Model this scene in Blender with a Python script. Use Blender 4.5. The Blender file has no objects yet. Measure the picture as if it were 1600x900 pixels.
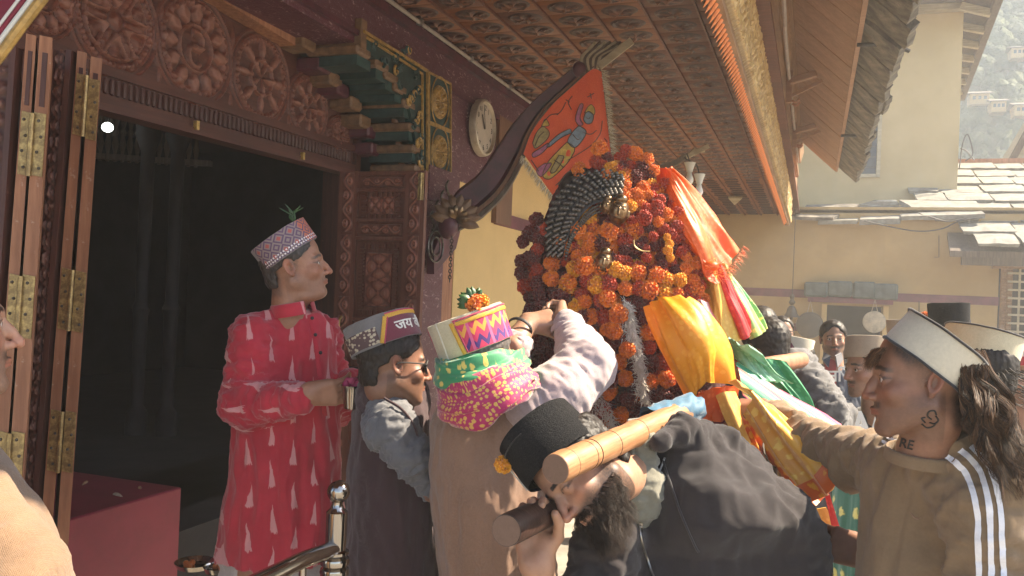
import bpy, math, random
import numpy as np
from mathutils import Vector, Matrix
from math import sin, cos, pi, radians
random.seed(7); rng = np.random.RandomState(7)
SC = bpy.context.scene; COL = SC.collection

# ---------------------------------------------------------------- camera
FPX = 1300.0; CAMZ = 1.65
_yaw, _pit, _rol = radians(19.95), radians(.41), radians(2.4)
CF = np.array([-sin(_yaw)*cos(_pit), cos(_yaw)*cos(_pit), sin(_pit)])
_R0 = np.array([cos(_yaw), sin(_yaw), 0.]); _U0 = np.cross(_R0, CF)
CR = cos(_rol)*_R0+sin(_rol)*_U0; CU = -sin(_rol)*_R0+cos(_rol)*_U0
CP = np.array([0, 0, CAMZ])
cam = bpy.data.cameras.new('camera'); camo = bpy.data.objects.new('camera', cam); COL.objects.link(camo)
cam.sensor_width = 36; cam.lens = 36*FPX/1600; cam.clip_start = .05; cam.clip_end = 5000
camo.matrix_world = Matrix(((CR[0], CU[0], -CF[0], 0), (CR[1], CU[1], -CF[1], 0), (CR[2], CU[2], -CF[2], CAMZ), (0, 0, 0, 1)))
SC.camera = camo
# ---------------------------------------------------------------- light
SUN = np.array([.72, .42, .86]); SUN /= np.linalg.norm(SUN)
SC.world = bpy.data.worlds.new('World'); SC.world.use_nodes = True
_nt = SC.world.node_tree; _bg = _nt.nodes['Background']
_sky = _nt.nodes.new('ShaderNodeTexSky'); _sky.sky_type = 'NISHITA'; _sky.sun_disc = False
_sky.sun_elevation = math.asin(SUN[2]); _sky.sun_rotation = math.atan2(SUN[0], SUN[1])
_sky.air_density = 1.0; _sky.dust_density = 2.0; _sky.altitude = 1500
_nt.links.new(_sky.outputs[0], _bg.inputs[0]); _bg.inputs[1].default_value = .085
sl = bpy.data.lights.new('sun', 'SUN'); sl.energy = 5.0; sl.angle = radians(.5); sl.color = (1, .86, .66)
slo = bpy.data.objects.new('sun', sl); COL.objects.link(slo)
slo.rotation_euler = Vector(SUN).to_track_quat('Z', 'Y').to_euler(); slo.location = (8, 8, 12)
SC.view_settings.view_transform = 'Standard'; SC.view_settings.look = 'None'
SC.view_settings.exposure = 2.15; SC.view_settings.gamma = 1
SC.cycles.max_bounces = 8; SC.cycles.diffuse_bounces = 4; SC.cycles.volume_bounces = 1
SC.cycles.transparent_max_bounces = 8; SC.cycles.use_adaptive_sampling = True
SC.cycles.sample_clamp_indirect = 6
SC.cycles.volume_step_rate = 1; SC.cycles.volume_max_steps = 64

# ---------------------------------------------------------------- pixel measuring helpers
def ray(x, y): return CF+CR*(x-800)/FPX-CU*(y-450)/FPX
def at(x, y, v): return CP+ray(x, y)*v
def onX(x, y, v): d = ray(x, y); return CP+d*((v-CP[0])/d[0])
def onY(x, y, v): d = ray(x, y); return CP+d*((v-CP[1])/d[1])
def onZ(x, y, v): d = ray(x, y); return CP+d*((v-CP[2])/d[2])
def nrm(v): v = np.asarray(v, float); return v/(np.linalg.norm(v)+1e-12)
def cv(r, u, f): return CR*r+CU*u+CF*f          # a vector given as right / up / away
def frame(px, py=450):
    d = nrm(ray(px, py)); r = nrm(CR-d*np.dot(CR, d)); u = np.cross(r, d); return lambda R_, U_, F_: r*R_+u*U_+d*F_
cvg = cv
def A3(*a): return np.array(a, float)
def lerp(a, b, t): return a+(b-a)*t
def sst(a, b, x): t = np.clip((x-a)/(b-a), 0, 1); return t*t*(3-2*t)
def basis(y, z):                                   # columns x,y,z with y kept, z near
    y = nrm(y); x = nrm(np.cross(y, z)); z = np.cross(x, y); return np.stack([x, y, z], 1)
def mat4(R, t, s=1):
    m = np.eye(4); m[:3, :3] = np.asarray(R)*s; m[:3, 3] = t; return m

# ---------------------------------------------------------------- noise
_T = np.random.RandomState(3).rand(32, 32, 32).astype(np.float32)
def vn(P, s=1.0, o=0.0):
    P = np.asarray(P, np.float64)*s+o*7.31; I = np.floor(P).astype(np.int64); f = P-I; f = f*f*(3-2*f); r = 0
    for a in (0, 1):
        for b in (0, 1):
            for c in (0, 1):
                w = (f[..., 0] if a else 1-f[..., 0])*(f[..., 1] if b else 1-f[..., 1])*(f[..., 2] if c else 1-f[..., 2])
                r = r+w*_T[(I[..., 0]+a) & 31, (I[..., 1]+b) & 31, (I[..., 2]+c) & 31]
    return r*2-1
def fbm(P, s=1., o=0., n=3):
    r = 0; a = 1.
    for i in range(n): r = r+a*vn(P, s*2**i, o+i*1.7); a *= .5
    return r

# ---------------------------------------------------------------- materials
MATS = {}
class NT:
    def __init__(s, name):
        s.m = bpy.data.materials.new(name); s.m.use_nodes = True; s.t = s.m.node_tree
        s.b = s.t.nodes['Principled BSDF']; s._tc = None; MATS[name] = s.m
    def n(s, ty, **kw):
        x = s.t.nodes.new('ShaderNode'+ty)
        for k, v in kw.items():
            if k.startswith('i_'): s.put(x.inputs[int(k[2:]) if k[2:].isdigit() else k[2:].replace('_', ' ')], v)
            else: setattr(x, k, v)
        return x
    def put(s, sock, v):
        if isinstance(v, bpy.types.NodeSocket): s.t.links.new(v, sock)
        else:
            try: sock.default_value = v
            except Exception: sock.default_value = (*v, 1)
    def co(s, scale=(1, 1, 1), attr=None, rot=(0, 0, 0)):
        if attr: src = s.n('Attribute', attribute_name=attr).outputs['Vector']
        else:
            if not s._tc: s._tc = s.n('TexCoord').outputs['Object']
            src = s._tc
        mp = s.n('Mapping'); s.put(mp.inputs[0], src); mp.inputs['Scale'].default_value = scale; mp.inputs['Rotation'].default_value = rot
        return mp.outputs[0]
    def noise(s, sc=5, det=3, rough=.5, vec=None, dist=0):
        x = s.n('TexNoise'); s.put(x.inputs['Vector'], vec or s.co()); x.inputs['Scale'].default_value = sc
        x.inputs['Detail'].default_value = det; x.inputs['Roughness'].default_value = rough; x.inputs['Distortion'].default_value = dist
        return x.outputs[0]
    def vor(s, sc=5, vec=None, feature='F1', out=0, rnd=1):
        x = s.n('TexVoronoi', feature=feature); s.put(x.inputs['Vector'], vec or s.co()); x.inputs['Scale'].default_value = sc
        x.inputs['Randomness'].default_value = rnd
        return x.outputs[out]
    def wave(s, sc=5, vec=None, dist=0, dsc=1, dir='X', prof='SIN', det=2):
        x = s.n('TexWave', wave_profile=prof, bands_direction=dir); s.put(x.inputs['Vector'], vec or s.co()); x.inputs['Scale'].default_value = sc
        x.inputs['Distortion'].default_value = dist; x.inputs['Detail Scale'].default_value = dsc; x.inputs['Detail'].default_value = det
        return x.outputs['Fac']
    def ma(s, op, a, b=0., c=0., clamp=False):
        x = s.n('Math', operation=op, use_clamp=clamp)
        for i, v in enumerate((a, b, c)):
            if v is not None and i < len(x.inputs): s.put(x.inputs[i], v)
        return x.outputs[0]
    def step(s, v, a, b): 
        x = s.n('MapRange', interpolation_type='SMOOTHSTEP'); s.put(x.inputs[0], v); x.inputs[1].default_value = a; x.inputs[2].default_value = b; return x.outputs[0]
    def mix(s, f, a, b, mode='MIX'):
        x = s.n('Mix', data_type='RGBA', blend_type=mode); s.put(x.inputs[0], f); s.put(x.inputs[6], a); s.put(x.inputs[7], b); return x.outputs[2]
    def sep(s, v): x = s.n('SeparateXYZ'); s.put(x.inputs[0], v); return x.outputs
    def comb(s, a, b, c=0.): x = s.n('CombineXYZ'); s.put(x.inputs[0], a); s.put(x.inputs[1], b); s.put(x.inputs[2], c); return x.outputs[0]
    def bump(s, h, st=.3, d=.01, prev=None):
        x = s.n('Bump'); x.inputs['Strength'].default_value = st; x.inputs['Distance'].default_value = d; s.put(x.inputs['Height'], h)
        if prev is not None: s.put(x.inputs['Normal'], prev)
        return x.outputs[0]
    def out(s, col=None, rough=None, nor=None, metal=None, **kw):
        for k, v in (('Base Color', col), ('Roughness', rough), ('Normal', nor), ('Metallic', metal)):
            if v is not None: s.put(s.b.inputs[k], v)
        for k, v in kw.items(): s.put(s.b.inputs[k.replace('_', ' ')], v)
        return s.m
def c4(c): return (c[0], c[1], c[2], 1)
def srgb(r, g, b):
    return tuple(((x/255)/12.92 if x/255 < .04045 else ((x/255+.055)/1.055)**2.4) for x in (r, g, b))
def plain(name, col, rough=.6, var=.25, sc=6, bump=.3, bs=80, metal=0, dark=None, stretch=(1, 1, 1), bd=.002, **kw):
    t = NT(name); c = col; dk = dark or tuple(x*(1-var*1.6) for x in c)
    v = t.co(stretch)
    f = t.step(t.noise(sc, 5, .65, v), .3, .7)
    t.out(t.mix(f, c4(dk), c4(c)), rough, t.bump(t.noise(bs, 4, .7, v), bump, bd), metal, **kw); return t.m
def wood(name, col, dark, rough=.55, axis='Z', sc=1., bump=.4, worn_lit=None, spec=.4, ridge_h=0, low=None):
    t = NT(name); st = {'X': (.08, 1, 1), 'Y': (1, .08, 1), 'Z': (1, 1, .08)}[axis]
    v = t.co(tuple(x*sc for x in st))
    g = t.noise(45, 6, .65, v, .3); l = t.noise(2.2, 3, .6)
    c = t.mix(t.step(g, .3, .7), c4(dark), c4(col)); c = t.mix(t.ma('MULTIPLY', t.step(l, .35, .75), .45), c, c4(tuple(x*.55 for x in dark)))
    if worn_lit: c = t.mix(t.ma('MULTIPLY', t.step(t.noise(30, 5, .7), .62, .75), .6), c, c4(worn_lit))
    if ridge_h:                                              # highlight and rubbed wood on ridges, shade in hollows, painted in by relief height
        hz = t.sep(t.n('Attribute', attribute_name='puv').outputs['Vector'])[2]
        c = t.mix(t.ma('MULTIPLY', t.step(hz, ridge_h*.55, ridge_h*1.1), .55), c, c4(worn_lit or col)); c = t.mix(t.ma('MULTIPLY', t.ma('MULTIPLY', t.step(hz, ridge_h*.45, ridge_h*.1), t.ma('GREATER_THAN', hz, -.5)), .55 if low else 0.), c, c4(low or dark))
    t.out(c, rough, t.bump(g, bump, .002), 0); t.b.inputs['Specular IOR Level'].default_value = spec; return t.m
def colattr(name, rough=.5, sss=0, bump=.15, bs=250, spec=.4, mul=1):
    t = NT(name); a = t.n('Attribute', attribute_name='Col').outputs['Color']
    f = t.noise(bs*.25, 4, .6)
    c = t.mix(t.ma('MULTIPLY', t.step(f, .3, .75), .25), a, t.mix(1, a, (.72, .62, .6, 1), 'MULTIPLY'))
    t.out(c, rough, t.bump(t.noise(bs, 3, .7), bump, .001)); t.b.inputs['Specular IOR Level'].default_value = spec
    if sss:
        t.b.inputs['Subsurface Weight'].default_value = sss; t.b.inputs['Subsurface Radius'].default_value = (.012, .004, .002); t.b.inputs['Subsurface Scale'].default_value = 1
    return t.m

# ---------------------------------------------------------------- objects
WM = {}
def finish(o, parent, M):
    WM[o.name] = M = np.asarray(M, float)
    if parent is not None:
        o.parent = parent; L = np.linalg.inv(WM[parent.name]) @ M
    else: L = M
    o.matrix_basis = Matrix(L.tolist())
    COL.objects.link(o); return o
def tag(o, label=None, cat=None, group=None, kind=None):
    if label: o['label'] = label
    if cat: o['category'] = cat
    if group: o['group'] = group
    if kind: o['kind'] = kind
    return o
def thing(name, label, cat, loc=(0, 0, 0), group=None, M=None):
    o = bpy.data.objects.new(name, None); o.empty_display_size = .1
    finish(o, None, mat4(np.eye(3), loc) if M is None else M); return tag(o, label, cat, group)
def mk_mesh(name, v, f, mats=(), mi=None, smooth=True, col=None, puv=None, M=None):
    v = np.asarray(v, float)
    if M is not None: v = (v-M[:3, 3]) @ np.linalg.inv(M[:3, :3]).T
    me = bpy.data.meshes.new(name)
    if isinstance(f, np.ndarray):
        k = f.shape[1]; me.vertices.add(len(v)); me.vertices.foreach_set('co', v.astype(np.float32).ravel())
        me.loops.add(f.size); me.loops.foreach_set('vertex_index', f.astype(np.int32).ravel())
        me.polygons.add(len(f)); me.polygons.foreach_set('loop_start', (np.arange(len(f))*k).astype(np.int32))
        try: me.polygons.foreach_set('loop_total', np.full(len(f), k, np.int32))
        except Exception: pass
        me.update(calc_edges=True)
    else: me.from_pydata(v.tolist(), [], f)
    for m in mats: me.materials.append(MATS[m] if isinstance(m, str) else m)
    if mi is not None and len(mi) == len(me.polygons): me.polygons.foreach_set('material_index', np.asarray(mi, np.int32))
    if smooth is True: me.shade_smooth()
    elif smooth: me.shade_smooth(); me.set_sharp_from_angle(angle=radians(smooth))
    if col is not None:
        a = me.color_attributes.new('Col', 'FLOAT_COLOR', 'POINT')
        c = np.ones((len(v), 4), np.float32); c[:, :3] = col; a.data.foreach_set('color', c.ravel())
    if puv is not None:
        a = me.attributes.new('puv', 'FLOAT_VECTOR', 'POINT'); p = np.zeros((len(v), 3), np.float32); p[:, :puv.shape[1]] = puv; a.data.foreach_set('vector', p.ravel())
    me.update(); return me
def put(name, me, parent=None, M=None):
    o = bpy.data.objects.new(name, me); return finish(o, parent, np.eye(4) if M is None else M)

class MB:
    """collects shapes in world coordinates and links them as one mesh object"""
    def __init__(s): s.v = []; s.f = []; s.mi = []; s.uv = []; s.c = []; s.n = 0
    def add(s, v, f, m=0, uv=None, col=None):
        v = np.asarray(v, float); s.v.append(v); k = s.n
        if isinstance(f, np.ndarray): f = f.tolist()
        s.f += [tuple(i+k for i in q) for q in f]; s.mi += [m]*len(f); s.n += len(v)
        s.uv.append(np.zeros((len(v), 3)) if uv is None else np.asarray(uv)); s.c.append(np.ones((len(v), 3))*(.5 if col is None else col)); return s
    def box(s, c, size, R=None, m=0, taper=1, bev=0):
        x, y, z = np.asarray(size)/2.; c = np.asarray(c, float)
        if bev: b = bev; V = []; F = []
        if not bev:
            V = np.array([(i*x*(taper if k > 0 else 1), j*y*(taper if k > 0 else 1), k*z) for k in (-1, 1) for j in (-1, 1) for i in (-1, 1)], float)
            F = [(0, 2, 3, 1), (4, 5, 7, 6), (0, 1, 5, 4), (2, 6, 7, 3), (0, 4, 6, 2), (1, 3, 7, 5)]
        else:
            rings = []
            for zz, o in ((-z, b), (-z+b, 0), (z-b, 0), (z, b)):
                rings.append([(-x+o, -y+b, zz), (-x+b, -y+o, zz), (x-b, -y+o, zz), (x-o, -y+b, zz), (x-o, y-b, zz), (x-b, y-o, zz), (-x+b, y-o, zz), (-x+o, y-b, zz)])
            V = np.array([p for r in rings for p in r], float); F = [tuple(range(7, -1, -1)), tuple(range(24, 32))]
            for k in range(3):
                for i in range(8): j = (i+1) % 8; F.append((k*8+i, k*8+j, k*8+8+j, k*8+8+i))
        if R is not None: V = V @ np.asarray(R).T
        return s.add(V+c, F, m)
    def bar(s, a, b, w, h, up=(0, 0, 1), m=0, bev=0):
        a = np.asarray(a, float); b = np.asarray(b, float); L = np.linalg.norm(b-a); R = basis(b-a, up)
        return s.box((a+b)/2, (w, L, h), R, m, bev=bev)
    def tube(s, P, r, seg=10, m=0, cap=True, sx=1., up=None, col=None):
        P = np.asarray(P, float); n = len(P); r = np.broadcast_to(np.asarray(r, float), (n,)) if np.ndim(r) < 2 else np.asarray(r)
        T = np.gradient(P, axis=0); T /= np.linalg.norm(T, axis=1, keepdims=True)+1e-12
        u = np.asarray(up, float) if up is not None else (A3(0, 0, 1) if abs(T[0][2]) < .9 else A3(1, 0, 0))
        V = []; UV = []; a = np.linspace(0, 2*pi, seg, endpoint=False); L = 0
        for i in range(n):
            u = nrm(u-T[i]*np.dot(u, T[i])); w = np.cross(T[i], u)
            if i: L += np.linalg.norm(P[i]-P[i-1])
            V.append(P[i]+r[i]*(np.cos(a)[:, None]*u+np.sin(a)[:, None]*w*sx)); UV.append(np.stack([a*r[i], np.full(seg, L), np.zeros(seg)], 1))
        F = [(i*seg+j, i*seg+(j+1) % seg, (i+1)*seg+(j+1) % seg, (i+1)*seg+j) for i in range(n-1) for j in range(seg)]
        if cap: F += [tuple(range(seg-1, -1, -1)), tuple((n-1)*seg+j for j in range(seg))]
        return s.add(np.concatenate(V), F, m, np.concatenate(UV), col)
    def lathe(s, prof, seg=16, M=None, m=0):
        P = [(r, h) for r, h in prof]; V = []
        for r, h in P:
            for j in range(seg): a = 2*pi*j/seg; V.append((r*cos(a), r*sin(a), h))
        V = np.array(V); n = len(P)
        F = [(i*seg+j, i*seg+(j+1) % seg, (i+1)*seg+(j+1) % seg, (i+1)*seg+j) for i in range(n-1) for j in range(seg)]
        F += [tuple(range(seg-1, -1, -1)), tuple((n-1)*seg+j for j in range(seg))]
        if M is not None: V = V @ M[:3, :3].T+M[:3, 3]
        return s.add(V, F, m)
    def grid(s, V, m=0, uv=None, flip=False, wrap=False, col=None):
        V = np.asarray(V, float); a, b = V.shape[:2]; i, j = np.meshgrid(np.arange(a-1), np.arange(b if wrap else b-1), indexing='ij')
        j2 = (j+1) % b; q = np.stack([i*b+j, i*b+j2, (i+1)*b+j2, (i+1)*b+j], -1).reshape(-1, 4)
        if flip: q = q[:, ::-1]
        return s.add(V.reshape(-1, 3), q, m, None if uv is None else np.asarray(uv).reshape(-1, np.asarray(uv).shape[-1]), None if col is None else np.asarray(col).reshape(-1, 3))
    def prism(s, pts, d, m=0):                          # polygon (world points, one plane) extruded by vector d
        pts = np.asarray(pts, float); n = len(pts); V = np.concatenate([pts, pts+np.asarray(d)])
        F = [tuple(range(n)), tuple(range(2*n-1, n-1, -1))]+[(i, i+n, (i+1) % n+n, (i+1) % n) for i in range(n)]
        return s.add(V, F, m)
    def ball(s, c, r, m=0, seg=12, rings=8, R=None):
        r = np.broadcast_to(np.asarray(r, float), (3,)); V = []
        t = np.linspace(.02, pi-.02, rings+1); a = np.linspace(0, 2*pi, seg, endpoint=False)
        V = np.stack([np.sin(t)[:, None]*np.cos(a), np.sin(t)[:, None]*np.sin(a), np.cos(t)[:, None]*np.ones(seg)], -1)*r
        if R is not None: V = V @ np.asarray(R).T
        return s.grid(V+np.asarray(c), m, wrap=True)
    def mesh(s, name, mats, smooth=35, M=None, uv=False, col=False):
        return mk_mesh(name, np.concatenate(s.v), s.f, mats, s.mi, smooth, np.concatenate(s.c) if col else None,
                       np.concatenate([u if u.shape[1] == 3 else np.pad(u, ((0, 0), (0, 3-u.shape[1]))) for u in s.uv]) if uv else None, M)
    def build(s, name, mats, parent=None, smooth=35, uv=False, col=False, org=None):
        if isinstance(mats, str): mats = [mats]
        V = np.concatenate(s.v)
        if org is None: org = (V.min(0)+V.max(0))/2
        M = mat4(np.eye(3), org); return put(name, s.mesh(name, mats, smooth, M, uv, col), parent, M)
def catmull(P, n=8):
    P = np.asarray(P, float); Q = np.vstack([2*P[0]-P[1], P, 2*P[-1]-P[-2]]); R = []
    for i in range(1, len(Q)-2):
        for t in np.linspace(0, 1, n, endpoint=False):
            a, b, c, d = Q[i-1], Q[i], Q[i+1], Q[i+2]
            R.append(.5*((2*b)+(-a+c)*t+(2*a-5*b+4*c-d)*t*t+(-a+3*b-3*c+d)*t**3))
    R.append(P[-1]); return np.array(R)
def text_mesh(txt, size=1., extrude=.001, bold=0):
    cu = bpy.data.curves.new('txt', 'FONT'); cu.body = txt; cu.size = size; cu.extrude = extrude; cu.offset = bold; cu.align_x = 'CENTER'; cu.align_y = 'CENTER'; cu.resolution_u = 3
    o = bpy.data.objects.new('txt', cu); COL.objects.link(o); dg = bpy.context.evaluated_depsgraph_get()
    me = bpy.data.meshes.new_from_object(o.evaluated_get(dg)); bpy.data.objects.remove(o)
    v = np.array([p.co[:] for p in me.vertices]); f = [tuple(p.vertices) for p in me.polygons]; bpy.data.meshes.remove(me); return v, f
# ---------------------------------------------------------------- material library
wood('carved_wood', (.17, .062, .042), (.08, .028, .020), .5, 'Z', worn_lit=(.34, .17, .12), ridge_h=.016, low=(.035, .012, .010))
wood('carved_wood_y', (.20, .062, .038), (.10, .030, .020), .5, 'Y', worn_lit=(.32, .15, .11), ridge_h=.020, low=(.035, .012, .010))
wood('door_wood', (.38, .140, .088), (.20, .068, .045), .5, 'Z', worn_lit=(.36, .18, .12), ridge_h=.010, low=(.045, .016, .012))
wood('raw_plank', (.44, .20, .105), (.25, .105, .055), .65, 'Z', .8, .5, worn_lit=(.55, .40, .30))
wood('soffit_wood', (.36, .20, .115), (.26, .135, .075), .6, 'X', .7, .3)
wood('beam_wood', (.36, .21, .11), (.22, .12, .06), .6, 'Y', .7, .3)
wood('grey_wood', (.16, .12, .09), (.08, .06, .045), .8, 'Z', .7, .6)
wood('pale_beam', (.50, .42, .28), (.34, .28, .18), .7, 'X', .7, .3)
wood('tile_wood', (.27, .095, .034), (.15, .052, .020), .6, 'X', 1, .3, worn_lit=(.40, .22, .12))
wood('tile_wood_b', (.17, .056, .028), (.09, .030, .016), .6, 'X', 1, .3, worn_lit=(.33, .17, .11))
wood('tile_relief', (.085, .030, .020), (.035, .013, .010), .5, 'Y', 1, .2, worn_lit=(.30, .13, .07), spec=.5, ridge_h=.011, low=(.012, .006, .006))
wood('brown_board', (.22, .11, .06), (.15, .07, .04), .6, 'Z')
wood('dark_pole', (.07, .035, .025), (.022, .012, .01), .4, 'X', 1., .9, spec=.5)
plain('maroon_paint', (.105, .022, .034), .45, .45, 7, .5, 45, dark=(.042, .010, .018))
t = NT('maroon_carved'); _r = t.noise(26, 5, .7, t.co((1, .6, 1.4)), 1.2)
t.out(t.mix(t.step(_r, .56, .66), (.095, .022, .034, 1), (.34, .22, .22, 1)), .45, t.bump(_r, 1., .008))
MATS_late = 1
plain('maroon_band', (.17, .04, .055), .6, .25, 4)
plain('green_paint', (.022, .060, .055), .5, .4, 9, .4, 60)
plain('gold_paint', (.50, .30, .085), .45, .35, 30, .4, 90, metal=.15)
plain('tan_block', (.23, .125, .065), .55, .35, 12, .4, 60)
wood('gold_carve', (.60, .42, .18), (.34, .20, .07), .45, 'Z', worn_lit=(.78, .60, .30), ridge_h=.038, low=(.09, .045, .018))
plain('orange_petal', (.74, .20, .035), .5, .25, 20)
plain('peach_wall', (.64, .43, .18), .85, .06, 2.2, .15, 120)
t = NT('back_wall'); _n = t.noise(.9, 5, .62); _c = t.mix(t.step(_n, .35, .7), (.34, .22, .09, 1), (.42, .28, .12, 1))
_st = t.step(t.noise(1.6, 5, .7, t.co((2.2, 1, .5))), .56, .78)
_c = t.mix(t.ma('MULTIPLY', _st, .35), _c, (.36, .26, .14, 1)); t.out(_c, .9, t.bump(t.noise(60, 4, .7), .3, .004))
t = NT('tower_plaster'); _n = t.noise(.5, 5, .65); _c = t.mix(t.step(_n, .35, .7), (.40, .30, .155, 1), (.48, .37, .20, 1))
_st = t.step(t.noise(1.1, 5, .7, t.co((2.5, 1, .4))), .55, .8)
_c = t.mix(t.ma('MULTIPLY', _st, .3), _c, (.36, .29, .18, 1)); t.out(_c, .9, t.bump(t.noise(40, 4, .7), .3, .005))
t = NT('slate'); _n = t.noise(5, 6, .7); _c = t.mix(t.step(_n, .3, .7), (.13, .12, .10, 1), (.26, .245, .20, 1))
_c = t.mix(t.step(t.noise(14, 4, .7), .62, .72), _c, (.18, .155, .10, 1)); t.out(_c, .7, t.bump(t.noise(22, 6, .75), .8, .012))
t = NT('eave_slate'); _n = t.noise(4, 6, .7, None, .6); _c = t.mix(t.step(_n, .35, .7), (.05, .043, .036, 1), (.24, .205, .155, 1))
t.out(_c, .8, t.bump(t.noise(22, 6, .75), 1, .012))
plain('slate_green', (.11, .13, .115), .8, .35, 6, .6, 30)
plain('steel', (.36, .33, .30), .10, .05, 20, .03, 60, metal=1)
plain('steel_dull', (.55, .53, .5), .35, .1, 20, .1, 60, metal=1)
plain('brass', (.80, .55, .20), .38, .3, 25, .3, 90, metal=.85)
plain('bronze_mask', (.30, .19, .10), .28, .35, 30, .3, 60, metal=.9)
plain('silver_dark', (.16, .14, .12), .42, .4, 40, .4, 90, metal=.9)
plain('iron', (.06, .05, .045), .5, .3, 30, .3, 60, metal=.5)
plain('screw_metal', (.08, .06, .04), .5, .2)
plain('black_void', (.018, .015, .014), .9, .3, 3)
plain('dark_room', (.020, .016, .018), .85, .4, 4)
plain('red_step', (.26, .022, .045), .5, .15, 5, .3, 70)
plain('red_awning', (.20, .015, .035), .8, .2, 12)
plain('paving', (.34, .31, .26), .85, .3, 2.2, .4, 25)
plain('white_plastic', (.62, .60, .55), .35, .08)
plain('clock_face', (.50, .42, .34), .5, .1, 5); plain('clock_rim', (.50, .42, .32), .35, .15, 20, metal=.3)
plain('ink', (.02, .018, .018), .6, .2)
plain('cable', (.05, .045, .04), .6, .2)
plain('glass_dark', (.03, .04, .045), .08, .2)
plain('pipe_grey', (.40, .33, .28), .5, .2)
t = NT('bulb_glass'); t.out((.78, .76, .70, 1), .15, **{'Subsurface_Weight': .3})
t = NT('lit_bulb'); t.out((1, 1, 1, 1), .3); t.b.inputs['Emission Color'].default_value = (.95, 1, .95, 1); t.b.inputs['Emission Strength'].default_value = 5
t = NT('hinge_gold'); _n = t.noise(40, 4, .7); t.out(t.mix(t.step(_n, .4, .7), (.24, .16, .07, 1), (.56, .40, .16, 1)), .5, t.bump(_n, .3, .001), .6)
# ================================================================ setting: ground, hill
def sheet(name, x0, x1, y0, y1, z, m, kind='structure'):
    o = MB().add([(x0, y0, z), (x1, y0, z), (x1, y1, z), (x0, y1, z)], [(0, 1, 2, 3)]).build(name, m, smooth=False); tag(o, kind=kind); return o
sheet('ground', -400, 400, -60, 400, -.012, 'paving')
# courtyard paving stones near the camera, each a piece of the ground
_pv = thing('courtyard_paving', None, None, (0, 0, 0)); _pv['kind'] = 'structure'
_pm = [MB().box((0, 0, 0), (.58+.02*k, .58, .03), bev=.008).mesh('paving_stone', [MATS['paving']]) for k in range(2)]
for i in range(-1, 8):
    for j in range(1, 26):
        put('paving_stone', _pm[(i+j) % 2], _pv, mat4(np.eye(3), (i*.61+.3*(j % 2), j*.61, random.uniform(.0, .006))))
def hill_z(X, Y):
    d = np.hypot(X, Y); e = np.interp(d, [0, 48, 62, 150, 175], [-1, -1, 3, 63, 68]); P = np.stack([X, Y, X*0], -1)
    return e+fbm(P, .05, 1)*4*np.clip((d-50)/30, 0, 1)
gx, gy = np.meshgrid(np.linspace(-90, 170, 100), np.linspace(45, 190, 70), indexing='ij')
t = NT('hill_ground'); t.out(t.mix(t.step(t.noise(.15, 5, .7), .35, .65), (.055, .065, .03, 1), (.16, .15, .075, 1)), .95)
tag(MB().grid(np.stack([gx, gy, hill_z(gx, gy)], -1), flip=True).build('hill_terrain', 'hill_ground', smooth=True), kind='structure')
t = NT('forest_leaf'); t.out(t.mix(t.step(t.noise(.5, 4, .7), .35, .65), (.028, .045, .014, 1), (.09, .105, .04, 1)), .9, t.bump(t.noise(3, 4, .7), 1, .5))
def forest():
    B = MB(); n = 0; r = np.random.RandomState(5)
    tt = np.linspace(.15, 2.4, 5); aa = np.linspace(0, 2*pi, 7, endpoint=False)
    S = np.stack([np.sin(tt)[:, None]*np.cos(aa), np.sin(tt)[:, None]*np.sin(aa), np.cos(tt)[:, None]*np.ones(7)], -1)
    V = []
    while n < 6500:
        d = r.uniform(58, 160); az = r.uniform(-.10, .40); x = d*sin(az); y = d*cos(az)
        s = r.uniform(.35, .95)*(.6+d/150.); z = hill_z(np.array([x]), np.array([y]))[0]
        if vn(np.array([[x, y, 0]]), .09, 4)[0] < -.28 and r.rand() < .75: n += 1; continue
        j = r.uniform(.7, 1.3, S.shape[:2])[..., None]
        B.grid(S*j*A3(s, s, s*r.uniform(.9, 1.5))+A3(x, y, z+s*.8), wrap=True); n += 1
    o = B.build('hillside_forest', 'forest_leaf', smooth=True); tag(o, 'hazy green forest covering the hillside beyond the courtyard', 'forest', kind='stuff')
forest()
for k, (px, py, w, lab) in enumerate(((1524, 168, 3.6, 'tiny white house with zigzag roof on the hillside, left of the others'), (1553, 180, 2.6, 'tiny flat white house in the middle of the wooded hillside'), (1590, 186, 3, 'tiny pale house nearest the right edge on the wooded hillside'), (1585, 97, 3, 'tiny grey house highest up on the wooded hillside'))):
    d0 = ray(px, py); lo, hi = 55., 170.
    for q in range(30):
        m_ = (lo+hi)/2; p = CP+d0*m_
        if p[2] < hill_z(np.array([p[0]]), np.array([p[1]]))[0]: hi = m_
        else: lo = m_
    p = CP+d0*lo*.985; h_ = thing('hill_house', lab, 'house', p, 'houses on the far hillside'); w *= .42
    MB().box(p+A3(0, -1, .3), (w, 2, .9)).build('wall', 'back_wall', h_)
    B = MB(); B.prism([p+A3(-w/2-.2, -2.2, .72), p+A3(w/2+.2, -2.2, .72), p+A3(w/2+.2, -1, 1.1), p+A3(-w/2-.2, -1, 1.1)], (0, 0, .06)); B.prism([p+A3(-w/2-.2, -1, 1.1), p+A3(w/2+.2, -1, 1.1), p+A3(w/2+.2, .2, .72), p+A3(-w/2-.2, .2, .72)], (0, 0, .06)); B.build('roof', 'grey_wood', h_)
    for q in (-1, 0, 1): MB().box(p+A3(q*w*.28, -2.02, .4), (.22, .06, .28)).build('window', 'glass_dark', h_)

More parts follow.
